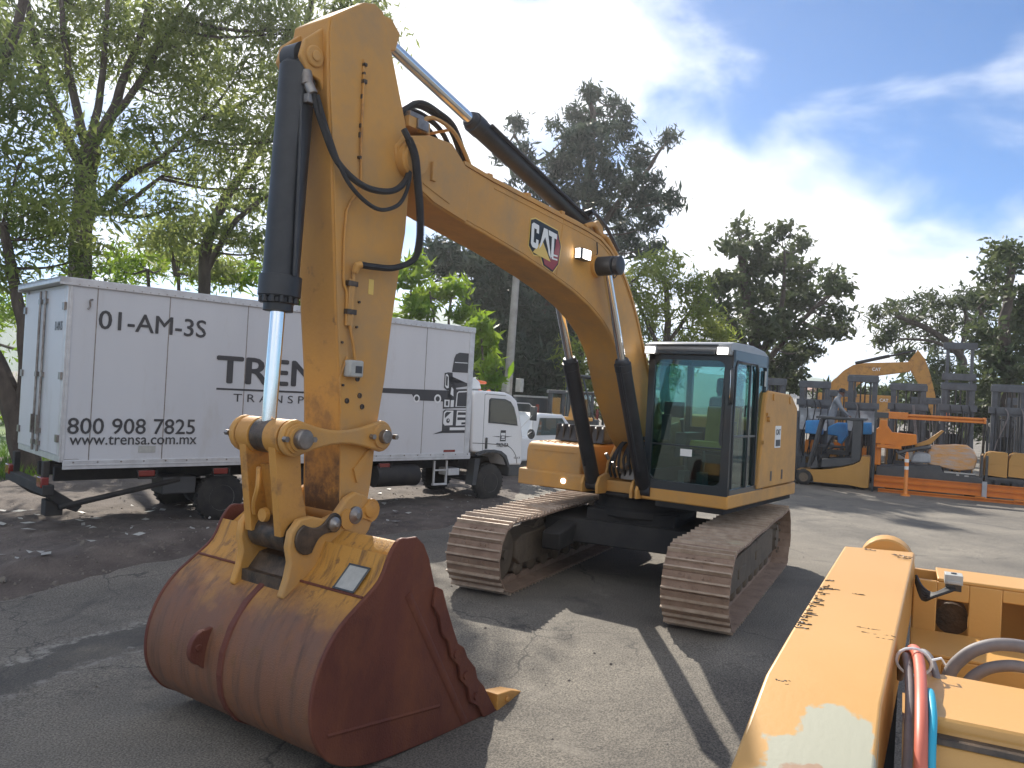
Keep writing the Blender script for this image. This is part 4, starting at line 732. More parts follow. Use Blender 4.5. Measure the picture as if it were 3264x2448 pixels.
def onback(t, y, o=0):                                   # point on the bucket's back at path parameter t (0 top .. 1 toe)
    i = min(int(t*(n-1)), n-2); u = t*(n-1)-i; a = Vector(bk[i]); b = Vector(bk[i+1]); p = a.lerp(b, u); d = (b-a).normalized(); return Vector((p.x-d.y*o, y, p.y+d.x*o))
for k in range(10): a0 = k/14; a1 = (k+1)/14; g.add([onback(a0, -.03, .004), onback(a0, .03, .004), onback(a1, .03, .004), onback(a1, -.03, .004), onback(a0, -.022, .014), onback(a0, .022, .014), onback(a1, .022, .014), onback(a1, -.022, .014)], [(4, 5, 6, 7), (0, 4, 7, 3), (5, 1, 2, 6)])
g.build('back_wear_strip', 'rust_side', bu)
g = G(U); g.tube([onback(.12, -.86, .005), onback(.12, -.3, .005), onback(.12, .3, .005), onback(.12, .87, .005)], .009, 6); g.build('weld_seam', 'rust_side', bu)
g = G(U); c = onback(.36, -.20, 0); nd = (onback(.36, -.2, .1)-c).normalized(); td = (onback(.42, -.2)-onback(.30, -.2)).normalized(); q = []
for k in range(9): t = math.pi*k/8; q.append(c+nd*(.02+.10*math.sin(t))+td*(-.115*math.cos(t)))
q = [c+td*-.13-nd*.02]+q+[c+td*.14-nd*.02]; m = len(q); g.add([p+Vector((0, -.022, 0)) for p in q]+[p+Vector((0, .022, 0)) for p in q], [list(range(m)), list(range(m, 2*m))[::-1]]+[(i, (i+1) % m, m+(i+1) % m, m+i) for i in range(m)]); g.cyl(c+nd*.06+Vector((0, -.03, 0)), c+nd*.06+Vector((0, .03, 0)), .025); g.build('lifting_eye', 'rust_side', bu, bevel=.006)
g = G(U); t0, t1 = .115, .045; g.add([onback(t0, .60, .006), onback(t0, .77, .006), onback(t1, .77, .006), onback(t1, .60, .006), onback(t0, .60, .012), onback(t0, .77, .012), onback(t1, .77, .012), onback(t1, .60, .012)], [(4, 5, 6, 7), (0, 1, 5, 4), (1, 2, 6, 5), (2, 3, 7, 6), (3, 0, 4, 7)]); part(g.build('data_plate', 'plate', bu), 'small pale grey data plate on the yellow top of the bucket')
g = G(U)
for a in (.595, .775): g.tube([onback(t0, a, .012), onback(t1, a, .012)], .008, 4)
for a in (t0, t1): g.tube([onback(a, .59, .012), onback(a, .78, .012)], .008, 4)
g.build('plate_frame', 'cabframe', bu)
g = G(U); g.prism([(5.2, .99), (5.28, 1.2), (5.40, 1.12), (5.45, 1.0), (5.42, .94)], -BW+.02, BW-.02); g.build('torque_tube', 'bucket', bu, bevel=.03)
# ------------------------------------------------------------------ the box truck (local: x towards its nose, y away from the camera, z up)
tk = thing('box_truck', 'white box truck with dark grey lettering parked on the dirt behind the excavator', 'truck', (2.723, -7.306, 0), 2.8)
def TX(x, z, y=-.004): return Matrix(((1, 0, 0, x), (0, 0, -1, y), (0, 1, 0, z), (0, 0, 0, 1)))
g = G(); g.box(.0, 7.31, 0, 2.14, .93, 3.36); bx = g.build('cargo_box', 'white', tk, bevel=.012)
g = G(); g.prism([(-.03, 3.33), (-.03, 3.44), (2.17, 3.44), (2.17, 3.33), (2.145, 3.33), (2.145, 3.40), (-.005, 3.40), (-.005, 3.33)], -.14, 7.33, 'x'); g.box(-.14, .0, -.03, 2.17, 3.36, 3.44)
g.build('roof_rail', 'alu', bx, bevel=.008)
g = G(); g.box(.02, 7.36, -.02, 0, .835, .955); g.box(.02, 7.36, -.026, -.02, .88, .90)
g.build('lower_rail', 'alu', bx, bevel=.004)
g = G()
for i in range(24): g.cyl((.15+.31*i, -.02, .93), (.15+.31*i, -.028, .93), .012, n=6)
for i in range(62): g.cyl((.1+.117*i, -.03, 3.355), (.1+.117*i, -.036, 3.355), .008, n=5)
g.each('rivets', 'steel', bx)
g = G(); g.box(7.20, 7.325, -.012, 0, .955, 3.36); g.box(-.005, .035, -.012, 0, .955, 3.33); g.each('corner_post', 'alu', bx, bevel=.004)
for x in (.345, 1.335, 2.55, 3.75, 4.95, 6.13):
    g = G(); g.box(x-.006, x+.006, -.0035, 0, .955, 3.33); g.build('panel_seam', 'steel', bx)
# lettering
text('01-AM-3S', 'fleet_number', 'ink', bx, TX(.37, 2.775), 1.52, .265, .012)
text('800 908 7825', 'phone_number', 'ink', bx, TX(.055, 1.315), 1.75, .225, .010)
text('www.trensa.com.mx', 'web_address', 'ink', bx, TX(.09, 1.165), 1.75, .125, .010)
text('TRENSA', 'company_name', 'ink', bx, TX(2.08, 2.10), 2.62, .435, .022)
text('TRANSPORTES', 'company_line', 'ink', bx, TX(2.38, 1.825), 2.30, .125, -.002, space=1.55)
g = flat([([(2.10, 2.0), (4.72, 2.0), (4.72, 2.03), (2.10, 2.03)], 0)], TX(0, 0), .002); g.build('name_underline', 'ink', bx, smooth=0)
g = flat([([(1.0, 1.05), (1.24, 1.05), (1.24, 1.145), (1.0, 1.145)], 0)], TX(0, 0), .002); g.build('box_sticker', 'plate', bx, smooth=0)
lg = [([(4.6, 2.15), (6.82, 2.17), (6.82, 1.88), (6.62, 1.87), (6.62, 1.95), (6.50, 1.955), (6.03, 1.955), (5.92, 1.96), (5.84, 2.065), (4.6, 2.07)], 0),
      (circ(5.955, 1.99, .075, 24), 1), (circ(5.955, 1.99, .045, 20), 2), (circ(6.46, 2.0, .085, 24), 1), (circ(6.46, 2.0, .05, 20), 2),
      ([(6.78, 2.53), (7.19, 2.535), (7.19, 2.92), (6.95, 2.92), (6.86, 2.88), (6.82, 2.80)], 0), ([(6.84, 2.715), (7.17, 2.72), (7.17, 2.735), (6.84, 2.73)], 1),
      ([(6.60, 2.50), (6.68, 2.52), (6.80, 2.52), (6.82, 2.30), (6.86, 2.22), (7.19, 2.27), (7.19, 2.33), (6.90, 2.32), (6.80, 2.30), (6.76, 2.18), (6.68, 2.17), (6.60, 2.22)], 0),
      ([(6.625, 2.25), (6.67, 2.21), (6.72, 2.22), (6.70, 2.45), (6.66, 2.49), (6.625, 2.47)], 1), ([(6.64, 2.27), (6.685, 2.25), (6.685, 2.43), (6.64, 2.46)], 2),
      ([(6.70, 2.10), (6.76, 2.28), (6.86, 2.28), (6.92, 2.20), (7.19, 2.22), (7.19, 1.84), (6.90, 1.83), (6.60, 1.81), (6.60, 2.0), (6.70, 2.02)], 0),
      ([(6.915, 1.86), (7.19, 1.865), (7.19, 2.18), (6.98, 2.165), (6.935, 2.13)], 1), ([(6.945, 1.87), (7.19, 1.875), (7.19, 2.155), (6.98, 2.14), (6.955, 2.11)], 2), ([(6.63, 1.85), (6.76, 1.85), (6.76, 1.99), (6.63, 1.99)], 1), ([(6.665, 1.875), (6.725, 1.875), (6.725, 1.965), (6.665, 1.965)], 2), ([(6.79, 1.85), (6.87, 1.855), (6.87, 1.99), (6.79, 1.985)], 1), ([(6.77, 2.10), (6.85, 2.06), (6.84, 2.2), (6.79, 2.24)], 1),
      ([(6.61, 1.37), (7.19, 1.38), (7.19, 1.80), (6.66, 1.80), (6.61, 1.76)], 0), ([(6.63, 1.53), (6.67, 1.49), (6.87, 1.50), (6.87, 1.785), (6.68, 1.78), (6.63, 1.74)], 1), ([(6.66, 1.63), (6.82, 1.755), (6.70, 1.755), (6.66, 1.72)], 2), (circ(6.745, 1.585, .045, 16), 2), (circ(6.75, 1.595, .016, 10), 3),
      ([(6.95, 1.49), (7.19, 1.50), (7.19, 1.785), (6.96, 1.785)], 1), ([(6.98, 1.70), (7.19, 1.705), (7.19, 1.755), (6.99, 1.755)], 2), ([(6.98, 1.60), (7.19, 1.605), (7.19, 1.655), (6.98, 1.655)], 2), ([(7.09, 1.515), (7.19, 1.52), (7.19, 1.56), (7.09, 1.555)], 2),
      ([(6.80, 1.40), (7.19, 1.405), (7.19, 1.46), (6.80, 1.455)], 1), ([(6.38, 1.32), (6.62, 1.345), (7.19, 1.35), (7.19, 1.385), (6.60, 1.385)], 0)]
part(flat(lg, TX(0, 0), .0015).build('truck_emblem', ['ink', 'whiteclean', 'ink', 'whiteclean'], bx, smooth=0), 'dark grey drawing of a truck front trailing its chassis')
g = G(); g.box(6.68, 6.97, -.0045, 0, .975, 1.02); g.build('reflector_tape', 'lampred', bx)
g = G(); g.box(.0, .22, -.004, 0, .97, .975); g.build('scuff', 'steel', bx)
for x in (1.02, 2.13, 5.2):
    g = G(); g.box(x, x+.24, .0, .05, .70, .79); mk = g.build('side_marker', 'lampred', tk, bevel=.012); g = G(); g.tube([(x-.02, -.015, .80), (x, -.02, .68), (x+.24, -.02, .68), (x+.26, -.015, .80)], .012, 6); g.build('lamp_guard', 'chassis', mk)
# rear doors
for y0, y1 in ((.08, 1.02), (1.12, 2.06)):
    g = G(); g.box(-.035, 0, y0, y1, 1.02, 3.30); dr = g.build('rear_door', 'white', bx, bevel=.01)
    ye = y1-.08 if y0 < .5 else y0+.08
    g = G(); g.cyl((-.06, ye, 1.0), (-.06, ye, 3.3), .017, n=8)
    for z in (1.12, 1.3, 2.1, 3.15): g.box(-.075, -.03, ye-.05, ye+.05, z-.035, z+.035)
    g.box(-.10, -.06, ye-.02, ye+.02, 1.25, 1.52); g.each('lock_bar', 'steel', dr)
    g = G()
    yh = y0 if y0 < .5 else y1
    for z in (1.25, 2.1, 3.05): g.box(-.06, 0, yh-.05, yh+.05, z-.05, z+.05)
    g.each('hinge', 'steel', dr)
TR = Matrix(((0, 0, -1, -.037), (-1, 0, 0, .48), (0, 1, 0, 2.72), (0, 0, 0, 1))); text('01-AM-3S', 'door_number', 'ink', bx, TR, .34, .13, .02)
g = G(); g.box(-.02, .0, 0, 2.14, .93, 1.02); g.box(-.03, 0, .0, .08, 1.02, 3.33); g.box(-.03, 0, 2.06, 2.14, 1.02, 3.33); g.each('door_frame', 'alu', bx, bevel=.005)
# chassis, tail bumper, under ride gear
g = G()
for y in (.62, 1.42): g.box(.1, 8.9, y, y+.09, .60, .80)
for x in (.3, 1.6, 3.2, 4.8, 6.4, 8.3): g.box(x, x+.1, .62, 1.5, .62, .76)
g.box(3.0, 4.9, .25, .6, .35, .75); g.cyl((5.15, .1, .55), (6.1, .1, .55), .2, n=20); g.each('chassis', 'chassis', tk, bevel=.01)
g = G(); g.prism([(.06, .48), (.06, .62), (2.08, .62), (2.08, .48)], -.18, -.04, 'x'); g.box(-.14, -.06, .25, .36, .50, .92); g.box(-.14, -.06, 1.78, 1.9, .50, .92); tb = g.build('tail_bumper', 'chassis', tk, bevel=.01)
g = G(); g.box(-.2, -.1, .1, .32, .58, .72); g.box(-.2, -.1, 1.82, 2.04, .58, .72); g.each('tail_lamp', 'lampred', tb, bevel=.01)
g = G()
for y in (.15, 1.7): g.prism([(-.12, .55), (-.02, .55), (.35, .30), (.28, .22), (.08, .30), (-.10, .44)], y, y+.14)
g.tube([(.05, .15, .30), (1.7, .20, .62)], .045, 6); g.box(-.1, .12, .2, .42, .18, .40); g.each('tail_lift_arm', 'chassis', tk, bevel=.012)
g = G(); g.box(1.44, 1.95, .18, .62, .40, .66); g.build('mudguard', 'plastic', tk, bevel=.02)
def wheel(name, x, z, yo, w, R, rim, par, dual=False, m='plate', dr=1):
    g = G(); prof = [(0, R*.66), (.02, R*.86), (.04, R*.96), (.07, R), (w-.07, R), (w-.04, R*.96), (w-.02, R*.86), (w, R*.66)]
    g.lathe((x, yo, z), (0, dr, 0), prof, 36)
    for k in range(28):
        t = 2*math.pi*k/28; a = Vector((x+R*1.0*math.cos(t), yo+dr*.04, z+R*math.sin(t))); b = Vector((x+R*1.0*math.cos(t+.08), yo+dr*(w-.04), z+R*math.sin(t+.08))); g.cyl(a, b, .016, n=5)
    t_ = g.build(name, 'tyre', par)
    g = G(); g.lathe((x, yo-dr*.004, z), (0, dr, 0), [(0, rim), (.012, rim*.98), (.03, rim*.86), (.06, rim*.80), (.065, rim*.45), (.03, rim*.40), (.01, rim*.30), (.005, .02)], 32, cap=False)
    for k in range(6): t = 2*math.pi*k/6; g.cyl((x+rim*.60*math.cos(t), yo+dr*.06, z+rim*.60*math.sin(t)), (x+rim*.60*math.cos(t), yo+dr*.03, z+rim*.60*math.sin(t)), rim*.07, n=6)
    r = g.build('rim', m, t_); g = G()
    for k in range(6): t = 2*math.pi*(k+.5)/6; g.lathe((x+rim*.63*math.cos(t), yo+dr*.052, z+rim*.63*math.sin(t)), (0, -dr, 0), [(0, rim*.13), (.004, rim*.13)], 10)
    g.each('rim_hole', 'cabframe', r); return t_
wheel('front_wheel', 8.09, .315, .13, .22, .385, .20, tk)
wheel('front_wheel', 8.09, .315, 2.0, .22, .385, .20, tk, dr=-1)
for yo, dr in ((.13, 1), (2.0, -1)): wheel('rear_wheel', 2.35, .315, yo, .22, .385, .20, tk, dr=dr)
g = G(); g.cyl((2.35, .2, .32), (2.35, 1.9, .32), .07); g.cyl((8.09, .2, .32), (8.09, 1.9, .32), .06); g.lathe((2.35, .9, .32), (0, 1, 0), [(0, .1), (.1, .2), (.25, .2), (.35, .1)], 18); g.build('axle', 'chassis', tk)
# cab
C0 = [(7.50, .95), (7.46, 1.05), (7.44, 2.10), (7.47, 2.17), (7.60, 2.20), (8.35, 2.19), (8.55, 2.13), (8.70, 2.03), (8.82, 1.72), (8.90, 1.42), (8.94, 1.25), (8.95, .72), (8.93, .66), (8.50, .66), (8.44, .78), (8.36, .87), (8.22, .93), (8.09, .95), (7.95, .94), (7.80, .93)]
g = G(); g.prism(C0, .09, 2.05); cb = g.build('cab', 'whiteclean', tk, bevel=.05, seg=4)
win = [(7.90, 1.55), (7.89, 2.02), (7.93, 2.06), (8.34, 2.05), (8.50, 2.0), (8.61, 1.88), (8.70, 1.66), (8.74, 1.50), (8.3, 1.53)]
g = G(); g.prism(win, .075, .089); wf = g.build('door_window', 'cabframe', cb, bevel=.004); g = G(); g.prism([(8.28+(a-8.28)*.93, 1.78+(b-1.78)*.91) for a, b in win], .068, .0745); g.build('window_pane', glass('pane_reflective', (.25, .32, .28), .22), wf)
g = G(); ln = [(7.78, .96), (7.77, 2.12), (7.82, 2.14), (8.36, 2.12)]
for a, b in zip(ln, ln[1:]): g.tube([(a[0], .091, a[1]), (b[0], .091, b[1])], .006, 4)
g.tube([(7.78, .087, 1.13), (8.12, .087, 1.11), (8.45, .087, 1.08), (8.62, .087, 1.0), (8.74, .087, .86), (8.78, .087, .70)], .007, 4, sm=3); g.tube([(7.5, .087, 1.14), (7.78, .087, 1.13)], .006, 4); g.build('door_seam', 'ink', cb)
g = G(); g.box(7.84, 7.89, .06, .09, 1.02, 1.25); g.build('door_handle', 'cabframe', cb, bevel=.012)
Tc = TX(0, 0, .0865)
part(flat([([(8.02, 1.275), (8.24, 1.255), (8.24, 1.275)], 0), ([(8.62, 1.275), (8.42, 1.255), (8.42, 1.275)], 0), ([(8.25, 1.17), (8.42, 1.17), (8.41, 1.40), (8.26, 1.40)], 0), ([(8.27, 1.29), (8.40, 1.29), (8.40, 1.345), (8.27, 1.345)], 1), ([(8.275, 1.20), (8.395, 1.20), (8.395, 1.225), (8.275, 1.225)], 1), ([(8.29, 1.24), (8.38, 1.24), (8.38, 1.275), (8.29, 1.275)], 1)], Tc, .002).build('door_emblem', ['ink', 'whiteclean'], cb, smooth=0), 'small dark truck emblem with wings on the cab door')
text('TRENSA', 'door_name', 'ink', cb, TX(8.15, 1.05, .086), .36, .085, .02)
text('C-13', 'unit_number', 'ink', cb, TX(8.68, .80, .086), .18, .04, .02)
ar = [(7.60, .90), (7.66, .96), (7.84, 1.0), (8.10, 1.0), (8.30, .97), (8.45, .88), (8.53, .72), (8.56, .64)]
g = G(); g.prism(ar+[(8.50, .64), (8.47, .70), (8.40, .82), (8.28, .90), (8.10, .935), (7.86, .93), (7.66, .87)], .06, .13); g.build('wheel_arch', 'plastic', cb, bevel=.01)
g = G(); g.prism([(7.62, .82), (7.76, .82), (7.68, .28), (7.58, .28)], .12, .34); g.build('mudflap', 'plastic', tk)
g = G(); g.box(8.60, 8.98, .12, 2.02, .42, .66); g.build('front_bumper', 'plastic', tk, bevel=.03)
g = G(); g.prism([(7.40, 2.20), (7.42, 2.44), (7.50, 2.47), (7.72, 2.46), (7.86, 2.38), (7.93, 2.22)], .35, 1.8); g.build('roof_fairing', 'whiteclean', cb, bevel=.05, seg=3)
g = G(); g.prism([(7.82, 2.37), (7.88, 2.43), (8.22, 2.40), (8.24, 2.36), (8.2, 2.34), (7.9, 2.33)], .55, 1.6); g.build('beacon_bar', 'amber', cb, bevel=.02)
g = G()
for x in (7.9, 8.15, 8.5): g.lathe((x, .40, 2.18 if x < 8.4 else 2.13), (0, 0, 1), [(0, .05), (.03, .045), (.045, .02)], 12)
g.each('roof_marker', 'amber', cb)
g = G(); g.tube([(8.72, .12, 1.98), (8.95, -.02, 1.98), (9.05, -.06, 1.9), (9.06, -.06, 1.4), (8.98, .0, 1.32)], .012, 6); g.tube([(8.86, .1, 1.45), (9.05, -.06, 1.75)], .009, 5); ma = g.build('mirror_arm', 'alu', cb)
g = G(); g.box(9.03, 9.07, -.16, .02, 1.62, 1.92); g.lathe((9.04, -.03, 1.33), (1, 0, 0), [(0, .11), (.02, .11), (.05, .07)], 18); g.each('mirror', 'cabframe', ma, bevel=.012)
wsh = [(8.71, 1.98), (8.82, 1.72), (8.90, 1.45)]
g = G(); g.add([(x+.012, y, z) for x, z in wsh for y in (.22, 1.92)], [(0, 1, 3, 2), (2, 3, 5, 4)]); g.build('windscreen', 'winglass', cb)
g = G()
for x in (6.55, 6.86): g.box(x, x+.035, .10, .14, .34, .80)
g.box(6.55, 6.9, .10, .16, .32, .36); g.box(6.55, 6.9, .10, .14, .60, .63); g.each('side_step', 'alu', tk, bevel=.006)
g = G(); g.box(6.93, 7.22, .12, .42, .50, .64); g.build('battery_box', 'alu', tk, bevel=.012)
g = G(); g.box(7.33, 7.45, .3, 1.9, .75, 2.0); g.build('cab_back_wall', 'chassis', tk)
g = G(); g.tube([(.28, -.005, 3.17), (.24, -.03, 3.15), (.25, -.02, 3.07), (.22, -.03, 3.03)], .012, 6, sm=3); g.build('hook', 'steel', bx)
# ------------------------------------------------------------------ yellow machine in the near right corner
fm = thing('loader_frame', 'ochre yellow machine frame with scraped paint and coloured hoses in the near right corner', 'machine frame', (6.0, 3.4, -.2))
o_ = Matrix.Translation((-6.0, -3.4, .2))
Lp = [(4.58, 2.60, 1.40), (6.31, 2.51, 1.30), (6.78, 2.48, 1.25), (7.27, 2.455, 1.10), (7.9, 2.43, .82)]; Rp = [(4.49, 2.98, 1.40), (6.41, 2.89, 1.30), (6.86, 2.865, 1.25), (7.33, 2.855, 1.10), (7.95, 2.85, .82)]
def sampled(tab, x):
    for a, b in zip(tab, tab[1:]):
        if x <= b[0] or b is tab[-1]: t = (x-a[0])/(b[0]-a[0]); return a[1]+(b[1]-a[1])*t, a[2]+(b[2]-a[2])*t
def paintmat():
    m = mat('scraped_yellow_paint', (.60, .335, .105), (.57, .31, .09), .42, scale=1.2, bump=.05, bscale=50); t = m.node_tree; L = t.links.new; N = t.nodes.new; b = t.nodes['Principled BSDF']; old = b.inputs['Base Color'].links[0].from_socket
    g = N('ShaderNodeTexCoord')
    def blob(loc, sc):
        q = N('ShaderNodeMapping'); q.inputs['Location'].default_value = tuple(-l*s for l, s in zip(loc, sc)); q.inputs['Scale'].default_value = sc; L(g.outputs['Object'], q.inputs['Vector']); n = N('ShaderNodeTexNoise'); n.inputs['Scale'].default_value = 7; n.inputs['Detail'].default_value = 8; L(g.outputs['Object'], n.inputs['Vector'])
        v = N('ShaderNodeVectorMath'); v.operation = 'LENGTH'; L(q.outputs['Vector'], v.inputs[0]); a = N('ShaderNodeMath'); a.operation = 'MULTIPLY_ADD'; a.inputs[1].default_value = 1.5; L(n.outputs['Fac'], a.inputs[0]); L(v.outputs['Value'], a.inputs[2]); r = N('ShaderNodeMapRange'); r.inputs['From Min'].default_value = 1.62; r.inputs['From Max'].default_value = 1.55; L(a.outputs[0], r.inputs['Value']); return r.outputs['Result']
    def over(fac, c, prev):
        x = N('ShaderNodeMixRGB'); L(fac, x.inputs['Fac']); L(prev, x.inputs['Color1']); x.inputs['Color2'].default_value = (*c, 1); return x.outputs['Color']
    c = over(blob((7.22-6, 2.72-3.4, 1.1+.2), (3.2, 4.2, .8)), (.42, .41, .31), old)
    c = over(blob((7.34-6, 2.67-3.4, 1.05+.2), (6.2, 8.5, 1)), (.40, .26, .17), c)
    def scr(sc, lo, hi, col, prev, msk):
        q = N('ShaderNodeMapping'); q.inputs['Scale'].default_value = sc; L(g.outputs['Object'], q.inputs['Vector']); n = N('ShaderNodeTexNoise'); n.inputs['Scale'].default_value = 5; n.inputs['Detail'].default_value = 10; n.inputs['Roughness'].default_value = .7; L(q.outputs['Vector'], n.inputs['Vector']); r = N('ShaderNodeMapRange'); r.inputs['From Min'].default_value = lo; r.inputs['From Max'].default_value = hi; r.inputs['To Max'].default_value = msk; L(n.outputs['Fac'], r.inputs['Value']); return over(r.outputs['Result'], col, prev)
    c = scr((.9, 1.3, 1), .70, .74, (.06, .045, .035), c, .9); c = scr((4, .7, 1), .69, .73, (.50, .42, .27), c, .6)
    L(c, b.inputs['Base Color']); return m
M['scraped'] = paintmat()
g = G(o_); sec = []
for a, b in zip(Lp, Rp): sec.append([a, b, (b[0], b[1], b[2]-.34), (a[0], a[1], a[2]-.34)])
vs = [p for s in sec for p in s]; fs = [(0, 3, 2, 1), (16, 17, 18, 19)]
for i in range(4):
    for k in range(4): fs.append((i*4+k, i*4+(k+1) % 4, (i+1)*4+(k+1) % 4, (i+1)*4+k))
g.add(vs, fs); bm_ = g.build('side_beam', 'scraped', fm, bevel=.012, seg=3)
rng2 = random.Random(5); g = G(o_)                        # torn paint ridges across the beam's top
def crack(x, u0, u1, w, n):                              # one jagged tear: an irregular thin sliver with raised lips
    us = [u0+(u1-u0)*k/n for k in range(n+1)]; vs = []; xo = 0
    for k, u in enumerate(us):
        xo += rng2.uniform(-.5, .5)*w; xx = x+xo; l, z1 = sampled(Lp, xx); r, z2 = sampled(Rp, xx); y = l+(r-l)*u; s_ = w*rng2.uniform(.15, 1)*(0.15 if k in (0, n) else 1)
        zt_ = z1+.0015; dz_ = (sampled(Lp, xx+.01)[1]-z1)/.01
        vs += [(xx-s_, y, zt_-dz_*s_), (xx, y+rng2.uniform(-.004, .004), zt_+rng2.uniform(.001, .006)), (xx+s_, y, zt_+dz_*s_)]
    g.add(vs, [(k*3+a, k*3+a+1, k*3+a+4, k*3+a+3) for k in range(n) for a in (0, 1)])
for x, u0, u1, w, n in ((5.60, .01, .26, .008, 14), (5.63, .42, .62, .004, 10), (6.14, .60, .84, .006, 14), (6.20, .66, .99, .008, 18), (6.235, .8, .99, .006, 10), (6.80, .10, .40, .012, 22), (6.83, .2, .36, .010, 12), (6.90, .28, .55, .006, 16), (6.935, .45, .98, .009, 30), (4.61, .30, .47, .008, 10), (4.66, .70, .99, .010, 16), (4.72, .78, .97, .007, 12), (5.45, .03, .14, .012, 8)): crack(x, u0, u1, w, n)
for k in range(26):
    u = k/26; x = 5.55+.75*u; crack(x, .01+.10*rng2.random()*(1-u), .05+.13*rng2.random(), rng2.uniform(.003, .011), 5)
part(g.each('paint_tear', 'greasy', bm_, smooth=0)[0], 'dark scraped dent across the yellow beam')
# ring eye on the far end
g = G(o_); q = []
for k in range(15): t = math.pi*k/14; q.append((2.83-.155*math.cos(t), 1.29+.155*math.sin(t)))
g.prism([(2.985, 1.05)]+q[::-1]+[(2.675, 1.05)], 4.20, 4.40, 'x'); g.box(4.12, 4.19, 2.74, 2.92, 1.0, 1.36); g.box(4.40, 4.5, 2.70, 2.96, 1.02, 1.37); rg = g.build('end_eye', 'yellow', fm, bevel=.012)
g = G(o_); g.lathe((4.39, 2.83, 1.28), (-1, 0, 0), [(0, .09), (.3, .09)], 20); g.build('eye_pin', 'trackframe', rg)
# cross plate behind, with openings
g = G(o_); PX = 4.62
def plate(y0, y1, z0, z1, x0=PX-.03, x1=PX): g.box(x0, x1, y0, y1, z0, z1)
plate(2.98, 3.10, .85, 1.27); plate(3.10, 3.26, 1.17, 1.27); plate(3.26, 3.42, .85, 1.27); plate(3.10, 3.26, .85, .98); plate(3.42, 3.62, 1.20, 1.27); plate(3.42, 3.62, .85, 1.0); plate(3.62, 4.4, .85, 1.27)
g.box(PX-.36, PX, 3.10, 4.4, 1.27, 1.29); g.each('cross_plate', 'scraped', fm, bevel=.006)
g = G(o_); g.box(4.2, 4.24, 2.98, 4.4, .70, 1.26); g.build('rear_plate', 'scraped', fm)
g = G(o_); g.lathe((4.24, 3.19, 1.03), (1, 0, 0), [(0, .09), (.2, .09), (.201, .05)], 20); g.build('bushing', 'greasy', fm)
g = G(o_); g.box(PX, 5.12, 2.97, 4.4, .97, .99); g.box(5.10, 5.12, 2.97, 4.4, .62, .97); g.each('tray', 'scraped', fm, bevel=.006)
g = G(o_); g.box(4.6, 6.2, 2.95, 4.4, .58, .60); g.build('floor_plate', 'scraped', fm)
g = G(o_); g.box(5.5, 5.56, 3.09, 3.16, .6, 1.02); g.cyl((5.53, 3.125, 1.0), (5.53, 3.125, 1.06), .03, n=12); g.each('upright_peg', 'yellow_worn', fm, bevel=.01)
g = G(o_); g.box(5.5, 5.9, 3.17, 4.4, .60, .86); g.build('inner_box', 'scraped', fm, bevel=.01)
# front cross beam
g = G(o_); g.prism([(6.20, 1.20), (6.72, 1.20), (6.74, 1.185), (6.74, 1.15), (6.80, 1.13), (6.84, 1.08), (6.9, .55), (6.75, .52), (6.20, .56)], 3.00, 4.6); fb2 = g.build('front_beam', 'scraped', fm, bevel=.014)
g = G(o_); g.prism([(6.75, 1.155), (6.79, 1.15), (6.80, 1.135), (6.75, 1.14)], 3.0, 4.6); g.build('beam_groove', 'greasy', fb2)
g = G(o_); g.lathe((6.88, 2.98, .76), (1, 0, -.1), [(0, .14), (.03, .14), (.031, .10), (.02, .02)], 24); g.build('dark_port', 'cabframe', fm)
# hoses
def hose(name, pts, r, m): g = G(o_); g.tube(pts, r, 12, sm=8); return g.build(name, m, fm)
part(hose('hose', [(5.95, 2.93, 1.12), (6.08, 2.955, 1.235), (6.22, 2.975, 1.27), (6.45, 2.985, 1.255), (6.75, 2.985, 1.215), (6.95, 2.985, 1.10), (7.1, 2.99, .86), (7.2, 3.0, .5)], .021, 'hoseR'), 'faded red hose')
part(hose('hose', [(6.40, 3.02, 1.1), (6.55, 3.015, 1.225), (6.75, 3.02, 1.205), (6.93, 3.015, 1.10), (7.08, 3.03, .84), (7.18, 3.04, .5)], .014, 'hoseB'), 'blue hose')
part(hose('hose', [(5.95, 2.92, 1.08), (6.12, 2.935, 1.22), (6.3, 2.945, 1.23), (6.55, 2.952, 1.20), (6.8, 2.95, 1.12), (6.98, 2.945, .9), (7.1, 2.95, .5)], .016, 'hoseG'), 'grey hose beside the red one')
part(hose('hose', [(5.95, 2.95, 1.10), (6.1, 2.99, 1.24), (6.2, 3.03, 1.24), (6.3, 3.06, 1.15), (6.3, 3.1, 1.0)], .014, 'hoseG'), 'grey hose turning down into the frame')
g = G(o_); q = [(6.27+.01*math.sin(t), 2.965+.062*math.cos(t), 1.245+.055*math.sin(t)) for t in [2*math.pi*k/18 for k in range(19)]]; g.tube(q, .006, 6); g.tube([(6.27, 3.02, 1.26), (6.26, 3.06, 1.275), (6.25, 3.075, 1.25)], .005, 5); g.each('cable_tie', 'whiteclean', fm)
hose('coiled_hose', [(5.92, 3.09, .75), (5.9, 3.09, 1.0), (5.9, 3.11, 1.12), (5.9, 3.15, 1.19), (5.9, 3.21, 1.245), (5.9, 3.30, 1.28), (5.9, 3.42, 1.275), (5.9, 3.6, 1.2), (5.92, 3.75, 1.0), (5.95, 3.8, .7)], .027, 'hoseG')
hose('coiled_hose', [(5.97, 3.15, .75), (5.94, 3.15, .98), (5.92, 3.17, 1.08), (5.92, 3.21, 1.145), (5.92, 3.28, 1.19), (5.92, 3.38, 1.205), (5.92, 3.52, 1.17), (5.94, 3.65, 1.0), (5.95, 3.68, .7)], .024, 'hoseG')
